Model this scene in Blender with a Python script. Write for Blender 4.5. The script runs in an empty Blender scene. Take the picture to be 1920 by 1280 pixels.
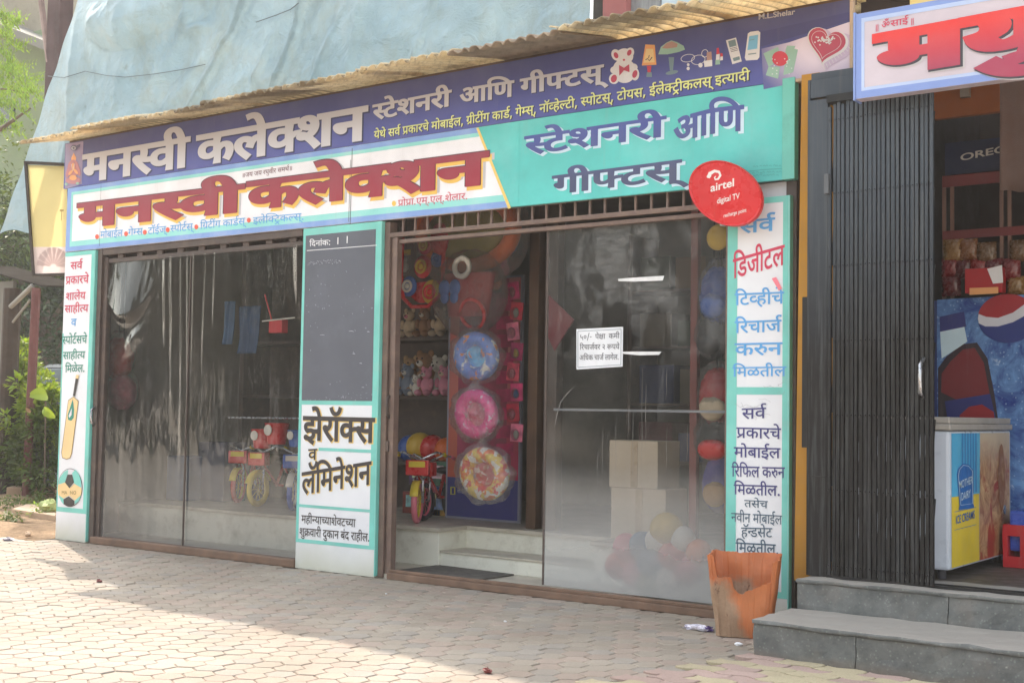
import bpy, bmesh, math, random
import numpy as np
from mathutils import Vector, Matrix, noise as mnoise
from mathutils.geometry import delaunay_2d_cdt
random.seed(7)
SC = bpy.context.scene
COL = SC.collection
# ------------------------------------------------------------------ camera
CAM = Vector((0.0, -7.5078, 1.3))
YAW, PITCH, ROLL, FPX = -0.632201, 0.0553201, 0.0163634, 2400.0
_f = Vector((math.sin(YAW)*math.cos(PITCH), math.cos(YAW)*math.cos(PITCH), math.sin(PITCH)))
_r = Vector((math.cos(YAW), -math.sin(YAW), 0)); _u = _r.cross(_f)
CR = _r*math.cos(ROLL)+_u*math.sin(ROLL); CU = -_r*math.sin(ROLL)+_u*math.cos(ROLL); CF = _f
cam = bpy.data.cameras.new("camera"); camo = bpy.data.objects.new("camera", cam); COL.objects.link(camo)
cam.sensor_width = 36; cam.lens = FPX/1920*36; cam.clip_end = 2000; cam.clip_start = .05
camo.matrix_world = Matrix(((CR.x, CU.x, -CF.x, CAM.x), (CR.y, CU.y, -CF.y, CAM.y), (CR.z, CU.z, -CF.z, CAM.z), (0, 0, 0, 1)))
SC.camera = camo
# ------------------------------------------------------------------ sky, sun, exposure
SUN = Vector((-.625, .306, .72)).normalized()
w = bpy.data.worlds.new("World"); SC.world = w; w.use_nodes = True
nt = w.node_tree; nt.nodes.clear()
sky = nt.nodes.new('ShaderNodeTexSky'); sky.sky_type = 'NISHITA'; sky.sun_disc = False
sky.sun_elevation = math.asin(SUN.z); sky.sun_rotation = math.atan2(SUN.x, SUN.y)
sky.air_density = 2.1; sky.dust_density = 3.5; sky.ozone_density = 1.0
hs = nt.nodes.new('ShaderNodeHueSaturation'); hs.inputs['Saturation'].default_value = .42
bg = nt.nodes.new('ShaderNodeBackground'); bg.inputs[1].default_value = .15
wo = nt.nodes.new('ShaderNodeOutputWorld'); nt.links.new(sky.outputs[0], hs.inputs['Color']); nt.links.new(hs.outputs[0], bg.inputs[0]); nt.links.new(bg.outputs[0], wo.inputs[0])
sl = bpy.data.lights.new("sun", 'SUN'); sl.energy = 2.0; sl.angle = math.radians(.6); sl.color = (1, .87, .73)
so = bpy.data.objects.new("sun", sl); COL.objects.link(so); so.location = (-20, 10, 25)
so.rotation_euler = SUN.to_track_quat('Z', 'Y').to_euler()
SC.view_settings.view_transform = 'Standard'; SC.view_settings.look = 'None'
SC.view_settings.gamma = 1; SC.view_settings.exposure = 1.7
SC.cycles.max_bounces = 10; SC.cycles.diffuse_bounces = 5; SC.cycles.transparent_max_bounces = 24
SC.cycles.caustics_reflective = False; SC.cycles.caustics_refractive = False
# ------------------------------------------------------------------ helpers: measuring, meshes, materials
def ray(x, y): return CR*((x-960)/FPX)-CU*((y-640)/FPX)+CF
def W(x, y, Y=0.0):
    d = ray(x, y); t = (Y-CAM.y)/d.y; return CAM+d*t
def G(x, y, Z=0.0):
    d = ray(x, y); t = (Z-CAM.z)/d.z; return CAM+d*t
class Plane:
    "a flat face standing in the place: origin, two axes; n points outward"
    def __init__(s, O, U, V): s.O = Vector(O); s.U = Vector(U).normalized(); s.V = Vector(V).normalized(); s.N = s.U.cross(s.V)
    def px(s, x, y):
        d = ray(x, y); t = (s.O-CAM).dot(s.N)/d.dot(s.N); p = CAM+d*t-s.O
        return (p.dot(s.U), p.dot(s.V))
    def at(s, u, v, k=0.0): return s.O+s.U*u+s.V*v+s.N*k
def lin(c):
    return tuple((v/255/12.92 if v/255 <= .04045 else ((v/255+.055)/1.055)**2.4) for v in c)
class MB:
    def __init__(s): s.v = []; s.f = []; s.mi = []; s.m = 0; s.col = []; s.c = None
    def add(s, vs, fs):
        o = len(s.v); s.v += [tuple(p) for p in vs]
        for f in fs: s.f.append([i+o for i in f]); s.mi.append(s.m); s.col.append(s.c)
        return s
    def box(s, x0, y0, z0, x1, y1, z1):
        return s.add([(x0, y0, z0), (x1, y0, z0), (x1, y1, z0), (x0, y1, z0), (x0, y0, z1), (x1, y0, z1), (x1, y1, z1), (x0, y1, z1)],
                     [(0, 3, 2, 1), (4, 5, 6, 7), (0, 1, 5, 4), (1, 2, 6, 5), (2, 3, 7, 6), (3, 0, 4, 7)])
    def obox(s, c, ax, ay, az, sx, sy, sz):
        c = Vector(c); ax = Vector(ax).normalized()*sx/2; ay = Vector(ay).normalized()*sy/2; az = Vector(az).normalized()*sz/2
        P = [c+ax*i+ay*j+az*k for k in (-1, 1) for (i, j) in ((-1, -1), (1, -1), (1, 1), (-1, 1))]
        return s.add(P, [(0, 3, 2, 1), (4, 5, 6, 7), (0, 1, 5, 4), (1, 2, 6, 5), (2, 3, 7, 6), (3, 0, 4, 7)])
    def poly(s, P): return s.add(P, [tuple(range(len(P)))])
    def prism(s, P, D):
        n = len(P); D = Vector(D); Q = [Vector(p)+D for p in P]
        return s.add([Vector(p) for p in P]+Q, [tuple(range(n-1, -1, -1)), tuple(range(n, 2*n))]+[(i, (i+1) % n, n+(i+1) % n, n+i) for i in range(n)])
    def tube(s, P, r, n=8, cap=True):
        P = [Vector(p) for p in P]; R = r if isinstance(r, (list, tuple)) else [r]*len(P); vs = []; fs = []
        up = Vector((0, 0, 1))
        for i, p in enumerate(P):
            t = (P[min(i+1, len(P)-1)]-P[max(i-1, 0)]).normalized()
            a = t.cross(up if abs(t.z) < .95 else Vector((1, 0, 0))).normalized(); b = a.cross(t)
            for k in range(n):
                q = 2*math.pi*k/n; vs.append(p+(a*math.cos(q)+b*math.sin(q))*R[i])
        for i in range(len(P)-1):
            for k in range(n): fs.append((i*n+k, i*n+(k+1) % n, (i+1)*n+(k+1) % n, (i+1)*n+k))
        if cap: fs += [tuple(range(n-1, -1, -1)), tuple(range((len(P)-1)*n, len(P)*n))]
        return s.add(vs, fs)
    def ball(s, c, r, n=14, m=9, jit=0, rot=None):
        c = Vector(c); r = Vector(r) if not isinstance(r, (int, float)) else Vector((r, r, r)); vs = []; fs = []
        for i in range(m+1):
            a = math.pi*i/m
            for k in range(n):
                b = 2*math.pi*k/n; j = 1+random.uniform(-jit, jit) if 0 < i < m else 1
                q = Vector((r.x*math.sin(a)*math.cos(b)*j, r.y*math.sin(a)*math.sin(b)*j, r.z*math.cos(a)*j))
                vs.append(c+(rot@q if rot else q))
        for i in range(m):
            for k in range(n): fs.append((i*n+k, (i+1)*n+k, (i+1)*n+(k+1) % n, i*n+(k+1) % n))
        return s.add(vs, fs)
    def torus(s, c, R, r, U, V, n=28, m=10, Rv=None, jit=0):
        c = Vector(c); U = Vector(U).normalized(); V = Vector(V).normalized(); N = U.cross(V); vs = []; fs = []
        Rv = Rv or R
        for i in range(n):
            a = 2*math.pi*i/n; d = U*math.cos(a)*R+V*math.sin(a)*Rv; dn = (U*math.cos(a)+V*math.sin(a))
            rr = r*(1+random.uniform(-jit, jit))
            for k in range(m):
                b = 2*math.pi*k/m; vs.append(c+d+dn*rr*math.cos(b)+N*rr*math.sin(b))
        for i in range(n):
            for k in range(m): fs.append((i*m+k, ((i+1) % n)*m+k, ((i+1) % n)*m+(k+1) % m, i*m+(k+1) % m))
        return s.add(vs, fs)
    def disc(s, c, ru, rv, U, V, D=0, n=28):
        c = Vector(c); U = Vector(U).normalized(); V = Vector(V).normalized(); N = U.cross(V)
        P = [c+U*ru*math.cos(2*math.pi*i/n)+V*rv*math.sin(2*math.pi*i/n) for i in range(n)]
        return s.prism([p-N*D for p in P], N*D) if D else s.poly(P)
    def grid(s, fn, nu, nv):
        vs = [fn(i/nu, j/nv) for j in range(nv+1) for i in range(nu+1)]
        return s.add(vs, [(j*(nu+1)+i, j*(nu+1)+i+1, (j+1)*(nu+1)+i+1, (j+1)*(nu+1)+i) for j in range(nv) for i in range(nu)])
    def build(s, name, mats, parent=None, smooth=False, bevel=0, solid=0, kind=None, subsurf=0, worn=0):
        mats = mats if isinstance(mats, (list, tuple)) else [mats]
        me = bpy.data.meshes.new(name)
        off = Vector((0, 0, 0)); p = parent
        while p is not None: off += p.location; p = p.parent
        me.from_pydata([Vector(v)-off for v in s.v], [], s.f)
        for m in mats: me.materials.append(m)
        me.polygons.foreach_set('material_index', s.mi)
        if any(c is not None for c in s.col):
            at = me.color_attributes.new('tint', 'FLOAT_COLOR', 'CORNER')
            for pl in me.polygons:
                c = s.col[pl.index] or (1, 1, 1)
                for li in pl.loop_indices: at.data[li].color = (*c, 1)
        if bevel:
            bm = bmesh.new(); bm.from_mesh(me)
            bmesh.ops.remove_doubles(bm, verts=bm.verts, dist=1e-6)
            ed = [e for e in bm.edges if len(e.link_faces) == 2 and e.calc_face_angle(0) > .6]
            bmesh.ops.bevel(bm, geom=ed, offset=bevel, segments=2, profile=.6, affect='EDGES', clamp_overlap=True)
            bm.to_mesh(me); bm.free()
        if worn:  # chipped, uneven edges: cut fine and nudged about
            bm = bmesh.new(); bm.from_mesh(me)
            for _ in range(5):
                lg = [e for e in bm.edges if e.calc_length() > .07]
                if lg: bmesh.ops.subdivide_edges(bm, edges=lg, cuts=1, use_grid_fill=True)
            for v in bm.verts:
                q = v.co+off
                v.co += Vector((mnoise.noise(q*9), mnoise.noise(q*9+Vector((7, 0, 0))), mnoise.noise(q*9+Vector((0, 7, 0)))))*worn+Vector((mnoise.noise(q*37), mnoise.noise(q*37+Vector((7, 0, 0))), mnoise.noise(q*37+Vector((0, 7, 0)))))*worn*.6
            bm.to_mesh(me); bm.free()
        if smooth: me.polygons.foreach_set('use_smooth', [True]*len(me.polygons))
        o = bpy.data.objects.new(name, me); COL.objects.link(o)
        if parent is not None: o.parent = parent
        if solid:
            md = o.modifiers.new('thick', 'SOLIDIFY'); md.thickness = solid; md.offset = 0
        if subsurf:
            md = o.modifiers.new('sub', 'SUBSURF'); md.levels = subsurf; md.render_levels = subsurf
        if kind: o['kind'] = kind
        return o
def tag(o, label, cat, group=None):
    o['label'] = label; o['category'] = cat
    if group: o['group'] = group
    return o
def thing(name, label, cat, loc=(0, 0, 0), group=None):
    o = bpy.data.objects.new(name, None); COL.objects.link(o); o.location = loc; o.empty_display_size = .1
    return tag(o, label, cat, group)

class NB:
    "small node-building helper"
    def __init__(s, name):
        s.mat = bpy.data.materials.new(name); s.mat.use_nodes = True; s.t = s.mat.node_tree; s.t.nodes.clear()
        s.out = s.n('ShaderNodeOutputMaterial'); s.pos = s.n('ShaderNodeNewGeometry').outputs['Position']
    def n(s, ty, ins=None, **kw):
        nd = s.t.nodes.new(ty)
        for k, v in kw.items(): setattr(nd, k, v)
        for k, v in (ins or {}).items():
            if isinstance(v, bpy.types.NodeSocket): s.t.links.new(v, nd.inputs[k])
            else: nd.inputs[k].default_value = v
        return nd
    def noise(s, scale, detail=4, rough=.55, stretch=None, lo=.35, hi=.65, dist=0):
        p = s.pos
        if stretch: p = s.n('ShaderNodeVectorMath', {0: p, 1: stretch}, operation='MULTIPLY').outputs[0]
        f = s.n('ShaderNodeTexNoise', {'Vector': p, 'Scale': scale, 'Detail': detail, 'Roughness': rough, 'Distortion': dist}).outputs['Fac']
        return s.ramp(f, lo, hi)
    def ramp(s, f, lo, hi, a=0.0, b=1.0):
        return s.n('ShaderNodeMapRange', {0: f, 1: lo, 2: hi, 3: a, 4: b}, clamp=True).outputs[0]
    def math(s, op, a, b=0.0): return s.n('ShaderNodeMath', {0: a, 1: b}, operation=op).outputs[0]
    def mix(s, f, a, b, blend='MIX'):
        nd = s.n('ShaderNodeMix', data_type='RGBA', blend_type=blend)
        for i, v in ((0, f), (6, a), (7, b)):
            if isinstance(v, bpy.types.NodeSocket): s.t.links.new(v, nd.inputs[i])
            elif i == 0: nd.inputs[0].default_value = v
            else: nd.inputs[i].default_value = (*v[:3], 1)
        return nd.outputs[2]
    def z(s): return s.n('ShaderNodeSeparateXYZ', {0: s.pos}).outputs[2]
    def axis(s, i): return s.n('ShaderNodeSeparateXYZ', {0: s.pos}).outputs[i]
    def bsdf(s, col, rough=.5, metal=0, spec=.5, bump=None, bstr=.2, bdist=.01, **kw):
        b = s.n('ShaderNodeBsdfPrincipled', {'Metallic': metal, 'Specular IOR Level': spec})
        for k, v in ((0, col), ('Roughness', rough)):
            if isinstance(v, bpy.types.NodeSocket): s.t.links.new(v, b.inputs[k])
            else: b.inputs[k].default_value = (*v[:3], 1) if k == 0 else v
        for k, v in kw.items(): b.inputs[k].default_value = v
        if bump is not None:
            bn = s.n('ShaderNodeBump', {'Height': bump, 'Strength': bstr, 'Distance': bdist}); s.t.links.new(bn.outputs[0], b.inputs['Normal'])
        return b.outputs[0]
    def done(s, sh): s.t.links.new(sh, s.out.inputs[0]); return s.mat
    def mixsh(s, f, a, b):
        nd = s.n('ShaderNodeMixShader')
        for i, v in ((0, f), (1, a), (2, b)):
            if isinstance(v, bpy.types.NodeSocket): s.t.links.new(v, nd.inputs[i])
            else: nd.inputs[i].default_value = v
        return nd.outputs[0]
def mat(name, c, rough=.5, var=.12, scale=3, dirt=None, damt=.5, dscale=6, metal=0, spec=.5, bump=.15, bscale=60, bdist=.004, streak=False, srgb=True, runs=0):
    "painted, printed, plastic or plain surfaces with uneven tone, grime and a slight relief"
    b = NB(name); c = lin(c) if srgb else c
    n1 = b.noise(scale, 5)
    col = b.mix(n1, tuple(v*(1-var) for v in c), tuple(min(1, v*(1+var)) for v in c))
    if dirt:
        d = b.noise(dscale, 6, .65, stretch=(1, 1, .12) if streak else None, lo=.5, hi=.78)
        col = b.mix(b.math('MULTIPLY', d, damt), col, lin(dirt))
    if runs:  # grey rain runs
        col = b.mix(b.math('MULTIPLY', b.noise(8, 6, .7, stretch=(1, 1, .09), lo=.58, hi=.8), runs), col, lin((158, 152, 146)))
    rg = b.ramp(b.noise(scale*4, 3), 0, 1, max(.02, rough-.1), min(1, rough+.12))
    return b.done(b.bsdf(col, rg, metal, spec, b.noise(bscale, 3, lo=0, hi=1), bump, bdist))
def wcol(c, k=.02): return tuple(v*(1-k)+190*k for v in c)
def grad(name, c0, c1, z0, z1, rough=.45):
    "a printed or sprayed two-tone blend, c0 at height z0 to c1 at z1"
    b = NB(name); f = b.ramp(b.z(), z0, z1); col = b.mix(f, lin(wcol(c0)), lin(wcol(c1)))
    col = b.mix(b.math('MULTIPLY', b.noise(4, 5), .05), col, (.5, .5, .5))
    col = b.mix(b.math('MULTIPLY', b.noise(8, 5, .7, stretch=(1, 1, .1), lo=.6, hi=.82), .16), col, lin((150, 146, 142)))
    return b.done(b.bsdf(col, rough, bump=b.noise(50, 3), bstr=.08, bdist=.003))

# ------------------------------------------------------------------ helper: lettering
def offset_poly(P, d):
    n = len(P); P = np.array(P, float); out = []
    for i in range(n):
        a, b, c = P[i-1], P[i], P[(i+1) % n]; e1 = b-a; e2 = c-b
        l1 = np.hypot(*e1) or 1e-9; l2 = np.hypot(*e2) or 1e-9
        n1 = np.array((-e1[1], e1[0]))/l1; n2 = np.array((-e2[1], e2[0]))/l2; m = n1+n2; q = m@m
        k = 2/q if q > .5 else 1.4
        out.append(b+m*min(k, 1.9)*d if q > .05 else b+n1*d)
    return [tuple(p) for p in out]
def flatten(s):
    "one glyph's contours: on/off-curve points to polylines"
    res = []
    for con in s.split('|'):
        pts = []; x = y = 0
        for t in con.split():
            on = t[0] != '*'; dx, dy = t.lstrip('*').split(','); x += int(dx); y += int(dy); pts.append((x, y, on))
        ex = []
        for i, p in enumerate(pts):
            q = pts[i-1]
            if not p[2] and not q[2]: ex.append(((p[0]+q[0])/2, (p[1]+q[1])/2, True))
            ex.append(p)
        while not ex[0][2]: ex.append(ex.pop(0))
        out = []; n = len(ex); i = 0
        while i < n:
            p = ex[i]; q = ex[(i+1) % n]
            out.append((p[0], p[1]))
            if not q[2]:
                e = ex[(i+2) % n]
                for t in (.25, .5, .75):
                    out.append(((1-t)**2*p[0]+2*t*(1-t)*q[0]+t*t*e[0], (1-t)**2*p[1]+2*t*(1-t)*q[1]+t*t*e[1]))
                i += 1
            i += 1
        cl = [out[0]]
        for p in out[1:]:
            if abs(p[0]-cl[-1][0])+abs(p[1]-cl[-1][1]) > .5: cl.append(p)
        res.append(cl)
    return res
_tc = {}
def text2d(key, bold=0, squash=1.0):
    "outline of a shaped line as 2-D vertices and triangles; headline at y=622, baseline 0"
    k = (key, bold, squash)
    if k in _tc: return _tc[k]
    wd, sh = SHAPED[key]; V = []; E = []; seg = []
    for t in sh.split():
        g, gx, gy = map(int, t.split(','))
        for c in flatten(GLYPH[g]):
            c = [(x*squash, y) for x, y in c]
            if bold: c = offset_poly(c, bold)
            c = [((x/squash+gx), y+gy) for x, y in c]; o = len(V); n = len(c); V += c
            E += [(o+i, o+(i+1) % n) for i in range(n)]; seg += [(c[i], c[(i+1) % n]) for i in range(n)]
    r = delaunay_2d_cdt([Vector(p) for p in V], E, [], 0, 1e-3)
    vs = np.array([(p.x, p.y) for p in r[0]]); tr = np.array([list(f) for f in r[2]])
    ce = vs[tr].mean(1); S = np.array(seg); A = S[:, 0]; B = S[:, 1]
    wn = np.zeros(len(ce))
    for a, b in zip(A, B):
        if a[1] == b[1]: continue
        m = (ce[:, 1] >= min(a[1], b[1])) & (ce[:, 1] < max(a[1], b[1]))
        xx = a[0]+(ce[m, 1]-a[1])*(b[0]-a[0])/(b[1]-a[1])
        wn[m] += np.where(xx > ce[m, 0], 1 if b[1] > a[1] else -1, 0)
    _tc[k] = (vs, tr[wn != 0], wd); return _tc[k]
def latin2d(s, bold=0, font_shear=0):
    k = (s, bold, font_shear, 'L')
    if k in _tc: return _tc[k]
    cu = bpy.data.curves.new('lettering', 'FONT'); cu.body = s; cu.size = 1; cu.offset = bold; cu.shear = font_shear
    ob = bpy.data.objects.new('lettering', cu); COL.objects.link(ob)
    me = bpy.data.meshes.new_from_object(ob.evaluated_get(bpy.context.evaluated_depsgraph_get()))
    vs = np.array([(v.co.x, v.co.y) for v in me.vertices]); fs = [list(p.vertices) for p in me.polygons]
    bpy.data.objects.remove(ob); bpy.data.curves.remove(cu); bpy.data.meshes.remove(me)
    vs[:, 0] -= vs[:, 0].min(); _tc[k] = (vs, fs, vs[:, 0].max()); return _tc[k]
LAY = .0016
def put(mb, pl, key, P0, P1, Pb, layer, bold=0, squash=1.0, dx=0, dy=0, arc=0):
    "lay a line of lettering on a plane: P0..P1 = its headline in the photograph, Pb = a baseline point (or its drop)"
    vs, tr, wd = text2d(key, bold, squash)
    a = pl.px(*P0); b = pl.px(*P1)
    if not isinstance(Pb, tuple): Pb = (P0[0], P0[1]+Pb)
    q = pl.px(*Pb); s = (q[0]-a[0])/(b[0]-a[0]); hz = a[1]+(b[1]-a[1])*s-q[1]
    P = []
    for x, y in vs:
        t = x/wd; u = a[0]+(b[0]-a[0])*t+dx; v = a[1]+(b[1]-a[1])*t+(y-622)/622*hz+dy+arc*math.sin(math.pi*min(1, max(0, t)))
        P.append(pl.at(u, v, layer*LAY))
    mb.add(P, [tuple(t) for t in tr])
def putl(mb, pl, s, B0, B1, h, layer, bold=0, shear=0):
    "Latin lettering: B0..B1 = baseline in the photograph, h = cap height in its pixels at B0"
    vs, fs, wd = latin2d(s, bold, shear); a = pl.px(*B0); b = pl.px(*B1); c = pl.px(B0[0], B0[1]-h); hz = (c[1]-a[1])/.73
    mb.add([pl.at(a[0]+(b[0]-a[0])*x/wd, a[1]+(b[1]-a[1])*x/wd+y*hz, layer*LAY) for x, y in vs], [tuple(f) for f in fs])
def shp(mb, pl, pts, layer):
    mb.nl = getattr(mb, 'nl', 0)+1; layer += .05*mb.nl  # every printed shape lies a hair above the one before
    mb.poly([pl.at(*pl.px(*p), layer*LAY) for p in pts])
def ell(mb, pl, cx, cy, rx, ry, layer, rot=0, n=24):
    c, s = math.cos(rot), math.sin(rot); P = []
    for i in range(n):
        a = -2*math.pi*i/n; x = rx*math.cos(a); y = ry*math.sin(a); P.append((cx+x*c-y*s, cy+x*s+y*c))
    shp(mb, pl, P, layer)
def stroke(mb, pl, pts, wds, layer):
    mb.nl = getattr(mb, 'nl', 0)+1; layer += .05*mb.nl
    n = len(pts); wds = wds if isinstance(wds, (list, tuple)) else [wds]*n; L = []; R = []
    for i, p in enumerate(pts):
        a = pts[max(i-1, 0)]; b = pts[min(i+1, n-1)]; dx, dy = b[0]-a[0], b[1]-a[1]; l = math.hypot(dx, dy) or 1
        L.append((p[0]-dy/l*wds[i]/2, p[1]+dx/l*wds[i]/2)); R.append((p[0]+dy/l*wds[i]/2, p[1]-dx/l*wds[i]/2))
    V = [pl.at(*pl.px(*p), layer*LAY) for p in L+R]
    mb.add(V, [(i, i+1, n+i+1, n+i) for i in range(n-1)])
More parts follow.
